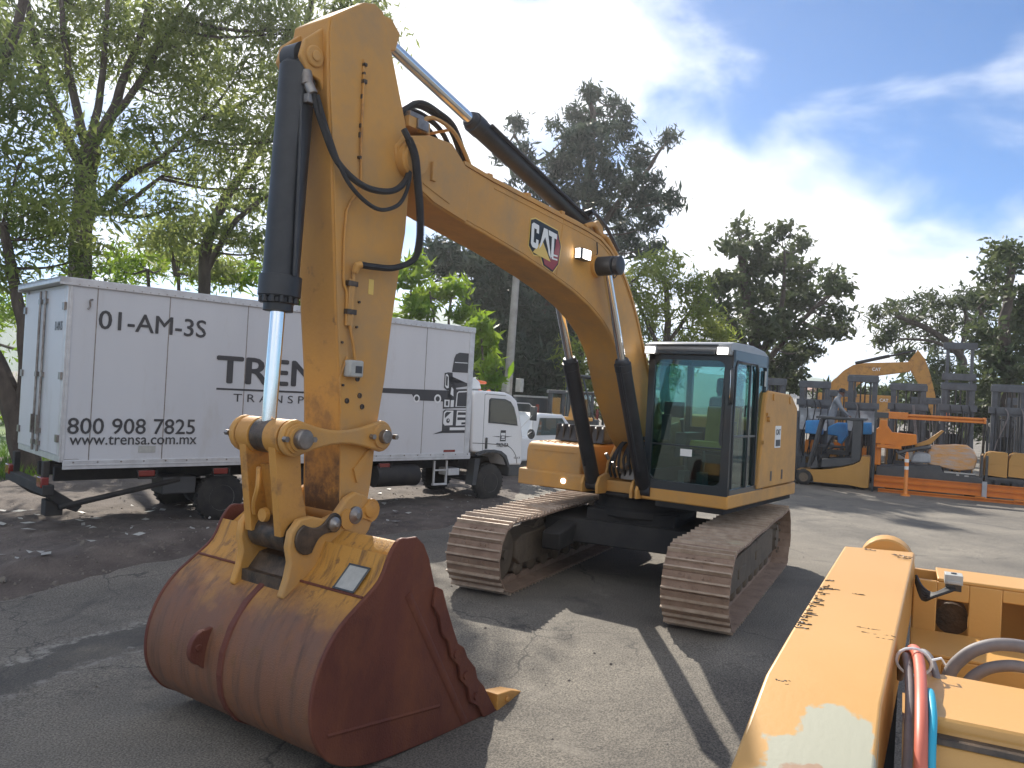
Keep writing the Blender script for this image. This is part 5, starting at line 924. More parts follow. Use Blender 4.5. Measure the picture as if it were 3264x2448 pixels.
# small connector on a bunch of leads
g = G(o_); g.box(4.86, 4.96, 3.12, 3.205, 1.325, 1.375); g.box(4.965, 4.97, 3.13, 3.195, 1.33, 1.345); cn = g.build('connector', 'plate', fm, bevel=.008); g = G(o_); g.cyl((4.91, 3.163, 1.37), (4.91, 3.163, 1.38), .014); g.box(4.87, 4.95, 3.125, 3.2, 1.29, 1.325); g.each('connector_socket', 'cabframe', cn)
g = G(o_)
for k in range(5): g.tube([(4.70, 2.99, 1.30-.01*k), (4.86+.03*k, 3.02, 1.27-.01*k), (4.96+.02*k, 3.07, 1.265), (4.95, 3.13+.01*k, 1.30)], .008, 6, sm=4)
g.each('leads', 'rubber', fm)
g = G(o_)
for y in (3.4, 4.3): g.box(4.4, 6.9, y, y+.1, -.02+.03, .60)
g.box(4.4, 6.9, 3.0, 4.4, .50, .58); g.each('under_frame', 'under', fm)
g = G(o_); g.box(4.9, 5.3, 2.62, 2.92, 0, 1.02); g.box(6.9, 7.3, 2.6, 2.8, 0, .82); g.each('support_leg', 'under', fm)
# ------------------------------------------------------------------ the yard's back row on the right (rows run along world y, fronts face +x)
def rot(o): return o
def wheel2(par, x, y, z, R, w, m='forkyellow', name='wheel'):
    g = G(); g.lathe((x, y, z), (1, 0, 0), [(0, R*.7), (.03, R*.95), (w*.3, R), (w*.7, R), (w-.03, R*.95), (w, R*.7)], 24); a = g.build(name, 'tyre', par); g = G(); g.lathe((x+w+.002, y, z), (-1, 0, 0), [(0, R*.56), (.02, R*.5), (.05, R*.42), (.051, R*.1)], 20); g.build('rim', m, a)
fk = thing('forklift', 'small yellow forklift with a dark overhead guard, parked nearest the excavator', 'forklift', (-15.9, 1.1, -.06), 0, 'forklifts in the back row'); oo = Matrix.Translation((15.9, -1.1, .06))
g = G(oo); body = [(.08, .36), (.45, .40), (.72, .42), (1.0, .46), (1.35, .55), (1.62, .64), (1.80, .75), (1.84, .90), (2.03, .90), (2.05, .85), (2.05, .02), (1.95, .0), (1.5, .05), (.58, .05), (.55, .2), (.47, .33), (.3, .38)]
g.prism(body, -16.3, -15.3, 'x'); fb_ = g.build('body', 'forkyellow', fk, bevel=.03, seg=3)
g = G(oo); g.prism([(.45, .42), (.56, .66), (.62, .82), (.68, .46), (.76, .46), (.78, .74), (1.60, .84), (1.80, .82), (1.80, .78), (1.60, .66), (1.3, .56), (.9, .47)], -16.22, -15.33, 'x'); g.build('hood', 'plastic', fk, bevel=.02)
g = G(oo); g.box(-16.1, -15.45, .86, 1.5, .88, 1.0); g.prism([(1.42, .98), (1.55, .98), (1.66, 1.42), (1.55, 1.42)], -16.1, -15.45, 'x'); g.tube([(-15.5, .9, 1.0), (-15.48, 1.1, 1.1), (-15.48, 1.4, 1.12)], .03, 6); g.build('seat', 'seatblack', fk, bevel=.03)
g = G(oo); g.prism([(.60, .46), (.82, .90), (.95, .90), (.95, .84), (.76, .46)], -16.0, -15.5, 'x'); g.tube([(-15.75, .80, .9), (-15.75, .95, 1.25)], .03, 6); g.tube([(-15.75+.17*math.cos(t), .95+.06*math.sin(t), 1.28+.12*math.sin(t)) for t in [k*.45 for k in range(15)]], .018, 6); g.build('dashboard', 'seatblack', fk)
g = G(oo)
for x in (-16.22, -15.36): g.tube([(x, .40, .46), (x, .58, 1.30), (x, .70, 1.88), (x, .78, 1.93)], .045, 8); g.box(x-.05, x+.05, 1.56, 1.80, .78, 1.92)
g.box(-16.3, -15.3, .56, 1.92, 1.92, 1.985)
for k in range(6): g.box(-16.2+.16*k, -16.14+.16*k, .7, 1.8, 1.90, 1.94)
g.build('overhead_guard', 'plastic', fk, bevel=.012)
wheel2(fk, .47, -.80, .225, .235, .17, 'trackframe'); wheel2(fk, -.42, -.80, .225, .235, .17, 'trackframe'); wheel2(fk, .3, .75, .2, .2, .15, 'trackframe')
g = G(oo)
for x in (-16.15, -15.55): g.box(x-.06, x+.06, -.12, .02, .0, 2.1)
g.box(-16.2, -15.5, -.14, -.02, 1.9, 2.05); g.box(-16.2, -15.5, -.18, -.12, .1, .5); g.build('mast', 'mast', fk, bevel=.006)
def mast_truck(label, y0, y1, zt, z2, x=-18., tall=None, bodym='forkyellow', wrap=None, behind=2.1, zg=-.06):
    c = (y0+y1)/2; t = thing('forklift', label, 'forklift', (x-.8, c, zg), 0, 'forklifts in the back row'); o = Matrix.Translation((-(x-.8), -c, -zg)); w = .15
    for y in (y0+w*.6, y1-w*.6):
        g = G(o); g.box(x-.09, x+.09, y-w/2, y+w/2, .12, zt); g.box(x-.05, x+.10, y-w*.15, y+w*.15, .12, zt); m_ = g.build('mast_channel', 'mast', t, bevel=.006)
        g = G(o); g.cyl((x-.13, y, .2), (x-.13, y, zt-.25), .035, n=10); g.build('lift_ram', 'chrome', m_)
        g = G(o); yi = y+(.12 if y < c else -.12); g.box(x-.03, x+.03, yi-.03, yi+.03, .15, zt-.08); g.build('inner_channel', 'plastic', m_)
    g = G(o); g.box(x+.0, x+.12, y0-.02, y1+.02, zt-.20, zt-.02); g.box(x-.10, x+.0, y0, y1, zt-.04, zt+.03); part(g.build('top_crossbar', 'mast', t, bevel=.008), 'grey steel crossbar across the mast top')
    g = G(o); g.box(x+.02, x+.14, y0-.06, y1+.06, z2-.14, z2+.06); g.box(x+.05, x+.1, y0, y1, z2-.20, z2-.14); g.build('carriage', 'mast', t, bevel=.008)
    g = G(o)
    for k in range(5): yy_ = y0+.12+(y1-y0-.24)*k/4; g.box(x+.06, x+.09, yy_-.012, yy_+.012, .55, z2-.14)
    g.box(x+.06, x+.12, y0, y1, .30, .42); g.box(x+.06, x+.12, y0, y1, .62, .72); g.each('load_backrest', 'mast', t)
    for y in (c-.22, c+.22):
        g = G(o); g.prism([(x+.12, .62), (x+.17, .62), (x+.17, .12), (x+1.1, .07), (x+1.1, .05), (x+.12, .05)], y-.06, y+.06); g.build('fork', 'mast', t)
    for k in range(2):
        g = G(o); y = c+(-.06 if k else .07); g.tube([(x+.02, y, .4), (x+.03, y, zt-.25), (x-.02, y, zt-.16), (x-.08, y, zt-.3), (x-.09, y, .5)], .02, 6); g.build('chain', 'rubber', t)
    g = G(o); g.prism([(x-2.2, .25), (x-2.2, .95), (x-2.0, 1.05), (x-1.3, 1.05), (x-1.2, .62), (x-.75, .60), (x-.55, 1.05), (x-.42, 1.05), (x-.35, .30)], y0-.05, y1+.05); g.build('body', bodym, t, bevel=.03)
    g = G(o); g.box(x-1.6, x-1.15, c-.25, c+.25, 1.05, 1.18); g.prism([(x-1.7, 1.15), (x-1.58, 1.15), (x-1.68, 1.62), (x-1.8, 1.62)], c-.24, c+.24); g.build('seat', 'seatblack', t, bevel=.03)
    g = G(o)
    for y in (y0, y1): g.tube([(x-.45, y, 1.0), (x-.62, y, behind), (x-.8, y, behind+.03)], .04, 6); g.tube([(x-1.85, y, 1.0), (x-1.8, y, behind+.03)], .04, 6)
    g.box(x-1.85, x-.6, y0-.04, y1+.04, behind+.02, behind+.07); g.build('overhead_guard', 'plastic', t)
    for xx, r in ((x-.45, .3), (x-1.75, .24)):
        for y in (y0-.02, y1-.14): g = G(o); g.lathe((xx, y, r+zg), (0, 1, 0), [(0, r*.7), (.02, r), (.14, r), (.16, r*.7)], 20); g.build('wheel', 'tyre', t)
    rr = random.Random(int((y0+9)*100))
    for y in (y0+.06, y1-.06):
        g = G(o); g.lathe((x-.40, y, behind-.12), (1, 0, 0), [(0, .05), (.05, .075), (.07, .07)], 12); part(g.build('headlight', 'plate', t), 'round pale headlight on the guard')
    if rr.random() < .6: g = G(o); g.lathe((x-1.2, c+rr.uniform(-.2, .2), behind+.07), (0, 0, 1), [(0, .05), (.10, .05), (.13, .03)], 12); g.build('beacon', 'amber', t)
    for k in range(3):
        ya = y0+.1+rr.random()*(y1-y0-.2); g = G(o); g.tube([(x+.16, ya, z2+.02), (x+.24, ya+.06, z2-.2-rr.random()*.4), (x+.2, ya+rr.uniform(-.3, .3), .75+rr.random()*.5), (x+.12, ya, .5)], .018, 6, sm=4); g.build('hydraulic_hose', rr.choice(['rubber', 'rubber', 'rubber', 'hoseG']), t)
    g = G(o); g.box(x+.10, x+.13, c-.2, c+.2, .78, 1.0+rr.random()*.25); g.build('number_plate', rr.choice(['plate', 'orange', 'plastic', 'forkyellow']), t)
    if tall:
        g = G(o)
        for y in (y0+.13, y1-.13): g.box(x-.05, x+.05, y-.045, y+.045, zt-.6, tall)
        g.build('raised_channel', 'mast', t, bevel=.006)
        for z in (tall-.10, (zt+tall)/2-.42): g = G(o); g.box(x-.06, x+.09, y0, y1, z-.10, z+.10); g.build('raised_crossbar', 'mast', t, bevel=.008)
    if wrap:
        g = G(o); z0, z1, m = wrap; n = 9; vs = []
        for i in range(n+1):
            for j in range(7): u = i/n; v = j/6; vs.append((x+.16+.05*math.sin(u*9+j)+.03*math.cos(j*2.1), y0+.04+(y1-y0-.08)*u, z0+(z1-z0)*v))
        for i in range(n+1):
            for j in range(7): vs.append((vs[i*7+j][0]-.02, vs[i*7+j][1], vs[i*7+j][2]))
        k0 = (n+1)*7; fs = [(i*7+j, (i+1)*7+j, (i+1)*7+j+1, i*7+j+1) for i in range(n) for j in range(6)]+[(k0+i*7+j, k0+i*7+j+1, k0+(i+1)*7+j+1, k0+(i+1)*7+j) for i in range(n) for j in range(6)]
        g.add(vs, fs); g.build('plastic_cover', m, t)
    return t
mast_truck('forklift half hidden behind the excavator cab, only its mast top showing', -1.38, -.66, 3.09, 2.35)
mast_truck('forklift with light film on its mast, between the yellow side panel and the stooping person', -.24, .70, 3.06, 2.43, wrap=(1.5, 2.2, 'greywrap'))
mast_truck('forklift whose square mast stands just right of the stooping person, behind the yellow forklift', 1.22, 2.10, 3.31, 2.40, wrap=(1.55, 2.2, 'greywrap'))
mast_truck('forklift whose mast top rises above the left half of the orange lift boom', 2.46, 3.47, 3.10, 2.44)
mast_truck('tall forklift whose raised inner mast stands above all the others', 3.86, 4.77, 3.18, 2.48, tall=4.42)
mast_truck('forklift with a meshed backrest at the right edge of the photo', 5.18, 6.10, 3.18, 2.47)
mast_truck('orange bodied forklift behind the excavator cab, leftmost of the back row', -2.9, -2.05, 2.9, 2.3, bodym='orange')
for i, (y0, lab) in enumerate(((-2.1, 'second row forklift behind the cab and side panel of the excavator'), (.35, 'second row forklift seen between the two masts left of the stooping person'), (3.05, 'orange bodied second row forklift between the square mast and the tallest mast'), (5.9, 'second row forklift behind the meshed backrest at the right edge'))):
    mast_truck(lab, y0, y0+.95, 2.75+.12*(i % 2), 2.1, x=-21.5, bodym='orange' if i % 2 == 0 else 'forkyellow')
# blue sheet bundles
def bundle(label, pts, m, x, d=.5):
    c = Vector((x, sum(p[0] for p in pts)/len(pts), sum(p[1] for p in pts)/len(pts))); g = G(Matrix.Translation(-Vector((x, c.y, 0)))); g.prism(pts, x-d, x, 'x'); o = g.build('plastic_bundle', m, None, bevel=.025); o.location = (x, c.y, 0); return tag(o, label, 'bundle', None)
bundle('bright blue plastic sheet folded above the forklift seat', [(.80, 1.42), (.80, 1.66), (1.05, 1.80), (1.32, 1.81), (1.36, 1.42), (1.2, 1.15), (1.1, 1.2), (1.08, 1.40)], 'bluewrap', -16.6)
bundle('blue plastic sheet hanging behind the front pillar of the yellow forklift', [(.10, 1.40), (.10, 1.80), (.50, 1.84), (.62, 1.5), (.6, 1.38)], 'bluewrap', -17.0)
bundle('blue plastic sheet showing right of the forklift guard', [(1.72, 1.48), (1.74, 1.84), (2.0, 1.86), (2.02, 1.5)], 'bluewrap', -16.8)
# person stooping on a work platform
pf = thing('work_platform', 'dark low work platform the stooping person stands on', 'platform', (-16.85, .85, -.06)); o = Matrix.Translation((16.85, -.85, .06))
g = G(o); g.box(-17.2, -16.5, .45, 1.25, 1.02, 1.08); g.build('deck', 'plastic', pf)
for x in (-17.15, -16.55):
    for y in (.5, 1.2): g = G(o); g.box(x-.03, x+.03, y-.03, y+.03, -.06, 1.02); g.build('leg', 'plastic', pf)
def person():
    root = thing('person', 'person in a grey coverall and dark hat stooping over the forklift masts', 'person', (-16.85, .85, 1.08))
    J = {'pel': (0, 0, .90), 'wa': (0, .06, 1.10), 'ch': (0, .13, 1.34), 'nk': (0, .20, 1.50), 'hb': (0, .25, 1.58), 'ht': (0, .28, 1.72), 's1': (.19, .15, 1.42), 'e1': (.22, .30, 1.16), 'w1': (.16, .46, .99), 'h1': (.15, .52, .95), 's2': (-.19, .15, 1.42), 'e2': (-.24, .28, 1.14), 'w2': (-.15, .44, .98), 'h2': (-.14, .50, .94),
         'p1': (.10, 0, .86), 'k1': (.12, .06, .47), 'a1': (.12, 0, .08), 't1': (.13, .15, .03), 'p2': (-.10, 0, .86), 'k2': (-.12, .03, .47), 'a2': (-.12, -.06, .08), 't2': (-.13, .10, .03)}
    R = {'pel': .15, 'wa': .145, 'ch': .16, 'nk': .07, 'hb': .085, 'ht': .085, 's1': .085, 's2': .085, 'e1': .06, 'e2': .06, 'w1': .042, 'w2': .042, 'h1': .04, 'h2': .04, 'p1': .11, 'p2': .11, 'k1': .075, 'k2': .075, 'a1': .05, 'a2': .05, 't1': .04, 't2': .04}
    E = [('pel', 'wa'), ('wa', 'ch'), ('ch', 'nk'), ('nk', 'hb'), ('hb', 'ht'), ('ch', 's1'), ('s1', 'e1'), ('e1', 'w1'), ('w1', 'h1'), ('ch', 's2'), ('s2', 'e2'), ('e2', 'w2'), ('w2', 'h2'), ('pel', 'p1'), ('p1', 'k1'), ('k1', 'a1'), ('a1', 't1'), ('pel', 'p2'), ('p2', 'k2'), ('k2', 'a2'), ('a2', 't2')]
    ks = list(J); me = bpy.data.meshes.new('body'); me.from_pydata([J[k] for k in ks], [(ks.index(a), ks.index(b)) for a, b in E], []); o = bpy.data.objects.new('body', me); COL.objects.link(o); o.parent = root
    sk = o.modifiers.new('skin', 'SKIN')
    for i, k in enumerate(ks): me.skin_vertices[0].data[i].radius = (R[k], R[k]*(.8 if k in ('ch', 'wa', 'pel') else 1)); me.skin_vertices[0].data[i].use_root = (k == 'pel')
    sk.use_smooth_shade = True; sb = o.modifiers.new('sub', 'SUBSURF'); sb.levels = 2; sb.render_levels = 2; me.materials.append(M['coverall'])
    g = G(); g.lathe((0, .265, 1.60), (0, .12, 1), [(-.05, .06), (0, .085), (.06, .09)], 18); g.add([(.02, .35, 1.63), (-.02, .35, 1.63), (0, .385, 1.595)], [(0, 1, 2)]); g.build('face', 'skin', root)
    g = G(); g.lathe((0, .27, 1.66), (0, .15, 1), [(0, .15), (.012, .15), (.014, .10), (.09, .092), (.12, .06)], 20); g.build('hat', 'darkcloth', root)
    for s in (1, -1):
        g = G(); b = Vector((.15*s, .50, .95))
        for k in range(4): g.tube([b+Vector((s*(.028-.018*k), .0, 0)), b+Vector((s*(.03-.018*k), .05, -.015)), b+Vector((s*(.028-.016*k), .075-.006*abs(k-1.5), -.05))], .0095, 6)
        g.tube([b+Vector((-s*.03, -.03, .0)), b+Vector((-s*.06, .01, -.01)), b+Vector((-s*.055, .04, -.03))], .011, 6); g.build('hand', 'skin', root)
    return root
person()
# orange lift and the goods in front of it
al = thing('boom_lift', 'orange lift with a long horizontal boom over a dark bed', 'boom lift', (-16.3, 3.4, -.06)); o = Matrix.Translation((16.3, -3.4, .06))
g = G(o); g.box(-16.1, -15.86, 2.9, 4.92, 2.03, 2.09); g.box(-16.1, -15.86, 2.9, 4.92, 2.12, 2.18); g.box(-16.06, -15.9, 2.9, 4.92, 2.09, 2.12); g.box(-16.12, -15.84, 4.86, 4.92, 2.02, 2.19); g.box(-16.15, -15.82, 2.45, 2.98, 2.02, 2.22); g.build('upper_boom', 'orange', al, bevel=.012)
g = G(o); g.box(-16.15, -15.8, 2.10, 2.48, 2.03, 2.19); g.build('boom_end', 'plastic', al, bevel=.012)
g = G(o); g.prism([(2.15, 1.28), (2.17, 1.70), (2.24, 1.76), (2.26, 1.97), (2.44, 1.97), (2.46, 1.80), (2.58, 1.63), (3.22, 1.60), (3.24, 1.33), (2.9, 1.25)], -16.5, -15.8, 'x'); g.box(-16.4, -15.78, 2.2, 2.85, 1.16, 1.26); tu = g.build('turret', 'orange', al, bevel=.015)
g = G(o); g.box(-15.8, -15.77, 2.3, 2.42, 1.25, 1.34); g.box(-15.8, -15.77, 2.58, 2.7, 1.25, 1.34); g.build('turret_tab', 'orange', tu)
g = G(o); g.box(-16.3, -15.9, 2.14, 2.32, .66, 1.25); g.build('turret_leg', 'orange', al, bevel=.01)
g = G(o); g.prism([(2.22, .32), (2.22, .62), (3.7, .78), (3.86, .78), (3.9, .62), (4.72, .56), (4.9, .50), (4.9, .32)], -16.7, -15.75, 'x'); bd = g.build('bed', 'plastic', al, bevel=.02)
g = G(o); g.box(-15.75, -15.735, 3.95, 4.7, .60, .64); g.box(-15.75, -15.73, 4.25, 4.32, .545, .585); g.box(-15.75, -15.73, 4.45, 4.55, .535, .575); g.build('bed_rail', 'plate', bd)
g = G(o)
for y in (4.86, 4.98): g.box(-15.9, -15.8, y-.03, y+.03, .40, 1.15)
g.tube([(-15.8, 2.75, 1.05), (-15.8, 3.2, 1.2), (-15.8, 3.6, 1.28)], .05, 6); g.tube([(-15.9, 3.0, .95), (-15.9, 2.7, 1.12)], .05, 6); g.each('control_arm', 'plastic', al)
g = G(o); g.prism([(3.2, 1.24), (3.6, 1.36), (3.92, 1.75), (3.86, 1.78), (3.52, 1.48), (3.2, 1.32)], -16.3, -16.1, 'x'); g.build('tilted_arm', 'forkyellow', al, bevel=.01)
for y in (2.6, 4.6): g = G(o); g.lathe((-16.5, y, .16), (1, 0, 0), [(0, .15), (.02, .2), (.75, .2), (.77, .15)], 20); g.build('wheel', 'tyre', al)
g = G(Matrix.Translation((16.2, -4.1, .06))); g.prism([(3.45, .82), (3.62, 1.33), (4.2, 1.40), (4.5, 1.40), (4.66, 1.28), (4.76, 1.05), (4.70, .74), (4.3, .66), (3.6, .78)], -16.4, -15.95, 'x'); o2 = g.build('wrapped_engine_cover', 'clearwrap', None, bevel=.03); o2.location = (-16.2, 4.1, -.06); tag(o2, 'orange engine cover wrapped in stretch film, lying on the dark bed', 'wrapped part')
g = G(Matrix.Translation((16.2, -3.4, .06))); g.prism([(3.1, .80), (3.15, 1.05), (3.3, 1.12), (3.6, 1.08), (3.62, .82)], -16.3, -15.9, 'x'); o2 = g.build('film_bundle', 'greywrap', None, bevel=.05); o2.location = (-16.2, 3.4, -.06); tag(o2, 'loose grey film heap on the dark bed left of the wrapped cover', 'bundle')
# yellow counterweights
for k, (a, b, lab) in enumerate(((4.93, 5.47, 'rounded yellow counterweight block next to the dark bed'), (5.50, 6.4, 'yellow counterweight block cut by the right edge of the photo'))):
    g = G(Matrix.Translation((16.2, -(a+b)/2, .06))); g.prism([(a, .62), (a, 1.06), (a+.06, 1.22), (a+.16, 1.27), (b, 1.26), (b, .58)], -16.5, -15.9, 'x'); g.box(-15.9, -15.894, a+.02, b-.02, .93, .94); o2 = g.build('counterweight_block', 'forkyellow', None, bevel=.03, seg=3); o2.location = (-16.2, (a+b)/2, -.06); tag(o2, lab, 'counterweight', 'yellow counterweight blocks')
st = thing('support_stand', 'dark steel stand carrying the yellow counterweight blocks', 'stand', (-16.2, 5.6, -.06)); o = Matrix.Translation((16.2, -5.6, .06)); g = G(o); g.box(-16.5, -15.9, 4.95, 6.4, .50, .57); g.build('top_plate', 'plastic', st)
for y in (5.05, 6.3):
    for x in (-16.45, -15.95): g = G(o); g.box(x-.04, x+.04, y-.04, y+.04, -.06, .5); g.build('leg', 'plastic', st)
# long orange beams on the ground
def beam(label, x, y0, y1, z, h):
    t = thing('steel_beam', label, 'steel beam', (x, (y0+y1)/2, z), 0, 'orange steel beams'); o = Matrix.Translation((-x, -(y0+y1)/2, -z)); g = G(o)
    g.box(x-.08, x+.08, y0, y1, z, z+.02); g.box(x-.08, x+.08, y0, y1, z+h-.02, z+h); g.box(x-.012, x+.012, y0, y1, z+.02, z+h-.02); g.build('profile', 'orange', t, bevel=.003); return t, o
beam('upper of the long orange steel beams in front of the dark bed', -15.62, 2.18, 9.2, .235, .15); beam('second orange steel beam right below the upper one', -15.58, 2.18, 9.2, .06, .17); t_, o = beam('lowest orange beam lying on the asphalt with open pockets', -15.35, 2.3, 9.4, -.06, .09)
g = G(o)
for y in (4.7, 5.6, 6.5): g.box(-15.44, -15.26, y, y+.24, .03, .055); g.box(-15.28, -15.26, y, y+.03, -.04, .03); g.box(-15.28, -15.26, y+.21, y+.24, -.04, .03)
g.build('pocket', 'orange', t_)
g = G(Matrix.Translation((15.5, -4.92, .06))); g.box(-15.52, -15.48, 4.86, 4.98, -.06, .46); o2 = g.build('beam_stake', 'greywrap', None, bevel=.008); o2.location = (-15.5, 4.92, -.06); tag(o2, 'short grey upright stake before the orange beams', 'stake')
dl = thing('delineator_post', 'slim orange traffic post with two white bands', 'traffic post', (-14.8, 3.0, -.06)); g = G(); g.lathe((0, 0, 0), (0, 0, 1), [(0, .13), (.03, .12), (.05, .07), (.08, .055), (1.12, .048), (1.16, .03), (1.2, .03)], 18); g.build('post', 'orange', dl)
for z in (.72, .92): g = G(); g.lathe((0, 0, z), (0, 0, 1), [(0, .054), (.09, .054)], 18); g.build('white_band', 'inkwhite', dl)
g = G(); g.box(-.03, .03, -.028, .028, 0, 2.35); o2 = g.build('black_post', 'cabframe', None, bevel=.008); o2.location = (-15.1, 2.16, -.06); tag(o2, 'black square post between the yellow forklift and the orange lift', 'post')
# far excavator behind the row
fe = thing('tracked_excavator', 'distant ochre excavator behind the forklifts with its boom bent above their masts', 'excavator', (-29.3, 1.3, -.06), 0); o = Matrix.Translation((29.3, -1.3, .06))
g = G(o); g.prism([(-.6, 2.0), (-.12, 2.9), (-.08, 3.34), (.42, 3.90), (.80, 4.16), (1.3, 4.26), (3.02, 4.36), (3.1, 4.2), (3.0, 3.95), (1.7, 3.72), (1.0, 3.3), (.55, 2.6), (.3, 2.0)], -28.3, -27.9, 'x'); fbm = g.build('boom', 'yellow_worn', fe, bevel=.02)
g = G(o); g.prism([(2.9, 4.35), (3.27, 4.88), (3.55, 4.5), (3.78, 3.85), (4.0, 3.0), (4.1, 2.2), (3.9, 2.15), (3.5, 3.2), (3.05, 3.95)], -28.25, -27.95, 'x'); g.build('stick', 'yellow_worn', fe, bevel=.02)
g = G(o); g.cyl((-28.1, .86, 4.24), (-28.1, 3.2, 4.86), .045, n=10); g.cyl((-28.1, .86, 4.24), (-28.1, 2.2, 4.60), .075, n=10); g.build('stick_cylinder', 'black', fe)
T = o @ Matrix(((0, 0, 1, -27.895), (1, 0, 0, 1.55), (0, 1, 0, 3.93), (0, 0, 0, 1))); text('CAT', 'boom_lettering', 'inkwhite', fbm, T, .34, .14, .03)
g = G(o); g.box(-30.6, -28.0, -.6, 2.6, 1.1, 2.9); g.build('upper_body', 'yellow_worn', fe, bevel=.06); T = o @ Matrix(((0, 0, 1, -27.99), (1, 0, 0, 1.9), (0, 1, 0, 2.62), (0, 0, 0, 1))); text('CAT', 'body_lettering', 'inkwhite', fe, T, .34, .14, .03)
for y in (-.9, 2.2): g = G(o); g.prism([(-31, .0), (-31.2, .35), (-31, .75), (-27.6, .75), (-27.3, .35), (-27.5, .0)], y, y+.6); g.build('crawler_track', 'track', fe)
g = G(o); g.box(-30.2, -28.4, .0, 1.9, .5, 1.1); g.build('car_body', 'under', fe)
# ------------------------------------------------------------------ mid distance, left of the boom
def vframe(px, py, dep, dx): p = P(px, py, dep); return p
pk = thing('pickup_truck', 'white pickup with a teal stripe, mostly hidden behind the box truck', 'pickup', (-8.75, -6.55, -.06), 2.8)
side = [(-.9, .55), (-.9, 1.05), (1.15, 1.08), (1.3, 1.62), (1.6, 1.72), (2.5, 1.70), (3.15, 1.15), (4.05, 1.06), (4.25, .9), (4.25, .50), (3.9, .42), (-.6, .42)]
g = G(); g.prism(side, 0, 1.75); pb = g.build('body', 'whiteclean', pk, bevel=.06, seg=3)
g = G(); g.prism([(2.75, .55), (2.72, .98), (2.95, 1.02), (3.05, .55)], -.012, .0); g.prism([(2.2, .55), (2.25, .75), (2.6, .75), (2.65, .55)], -.012, 0); g.each('teal_stripe', 'teal', pb)
g = G(); g.prism([(1.45, 1.12), (1.55, 1.6), (2.45, 1.6), (2.9, 1.14)], -.01, .004); g.build('side_window', 'winglass', pb); g = G(); g.add([(2.56, .15, 1.66), (2.56, 1.6, 1.66), (3.12, 1.65, 1.19), (3.12, .1, 1.19)], [(0, 1, 2, 3)]); g.build('windscreen', 'winglass', pb)
for x in (-.1, 3.5):
    g = G(); g.lathe((x, -.015, .40), (0, 1, 0), [(0, .40), (.02, .42), (.1, .42)], 24); g.build('wheel_arch', 'cabframe', pb); wheel('wheel', x, .30, -.02, .22, .36, .22, pk); wheel('wheel', x, .30, 1.77, .22, .36, .22, pk, dr=-1)
def place(label, name, cat, px, dep, rz, zb=-.06):
    p = P(px, 1300, dep); return thing(name, label, cat, (p.x, p.y, zb), rz)
bh = place('grey cabbed loader with a bent yellow arm beside the white pickup', 'backhoe_loader', 'loader', 1800, 27, YAW+math.pi/2)
g = G(); g.box(-1.3, 1.2, -1.0, 1.0, .45, 1.1); g.build('body', 'yellow_worn', bh, bevel=.05)
g = G()
for x in (-.85, -.45, .1, .5):
    for y in (-.7, .7): g.box(x-.045, x+.045, y-.045, y+.045, 1.05, 2.32)
for y in (-.7, .7): g.box(-.9, .55, y-.05, y+.05, 1.38, 1.5)
g.box(-.95, .6, -.8, .8, 2.28, 2.40); cbb = g.build('cab', 'mast', bh, bevel=.015)
g = G(); g.box(-.84, .48, -.69, -.685, 1.5, 2.28); g.box(-.84, .48, .685, .69, 1.5, 2.28); g.each('window', 'winglass', cbb)
g = G(); g.prism([(-1.02, 1.5), (-.85, 1.62), (-.55, 1.30), (-.38, 1.22), (-.42, 1.05), (-.35, .8), (-.33, .45), (-.62, .42), (-.62, .85), (-.75, 1.1)], 1.0, 1.2); g.prism([(.75, .9), (1.05, 1.55), (1.2, 1.5), (1.25, .95)], 1.0, 1.2); g.build('loader_arm', 'yellow', bh, bevel=.02)
g = G(); g.cyl((-1.0, .9, 1.0), (-1.0, .9, 1.85), .05); g.box(.9, 1.0, .95, 1.05, .8, 1.9); g.each('exhaust', 'lampred', bh)
for x, r in ((-.9, .55), (1.0, .75)):
    for y in (-1.1, .85): g = G(); g.lathe((x, y, r), (0, 1, 0), [(0, r*.6), (.05, r), (.25, r), (.3, r*.6)], 24); g.build('wheel', 'tyre', bh)
cp = place('open topped yellow roller with a black roll bar, seen under the boom', 'compactor', 'roller', 1885, 25, YAW+math.pi/2)
g = G()
for y in (-.5, .5): g.tube([(-.45, y, .9), (-.42, y, 2.3), (-.3, y, 2.75), (-.1, y, 2.83), (.6, y, 2.86), (.72, y, 2.75), (.75, y, 1.0)], .045, 8)
for x, z in ((-.1, 2.83), (.6, 2.86), (-.42, 2.35), (.75, 2.35)): g.tube([(x, -.5, z), (x, .5, z)], .04, 6)
g.tube([(-.42, .5, 2.35), (.75, .5, 2.35)], .035, 6); g.tube([(-.2, .5, 1.0), (.35, .5, 2.8)], .035, 6); g.build('roll_bar', 'cabframe', cp)
g = G(); g.box(-.2, 1.7, -.6, .6, 1.0, 1.55); g.build('engine_hood', 'cabframe', cp, bevel=.05)
g = G(); g.box(-1.2, 1.8, -.75, .75, .5, 1.0); g.build('chassis', 'yellow_worn', cp, bevel=.05); g = G(); g.prism([(.25, 1.5), (.5, 2.2), (.62, 2.2), (.75, 1.6), (.9, 1.5)], .2, .55); g.box(.0, .9, .45, .65, 1.5, 1.6); g.build('lever_stand', 'yellow', cp, bevel=.02)
g = G(); g.lathe((-1.5, -.8, .6), (0, 1, 0), [(0, .6), (1.6, .6)], 30); g.build('drum', 'steel', cp); g = G(); g.lathe((1.2, -.8, .55), (0, 1, 0), [(0, .3), (.05, .55), (.35, .55), (.4, .3)], 24); g.build('wheel', 'tyre', cp)
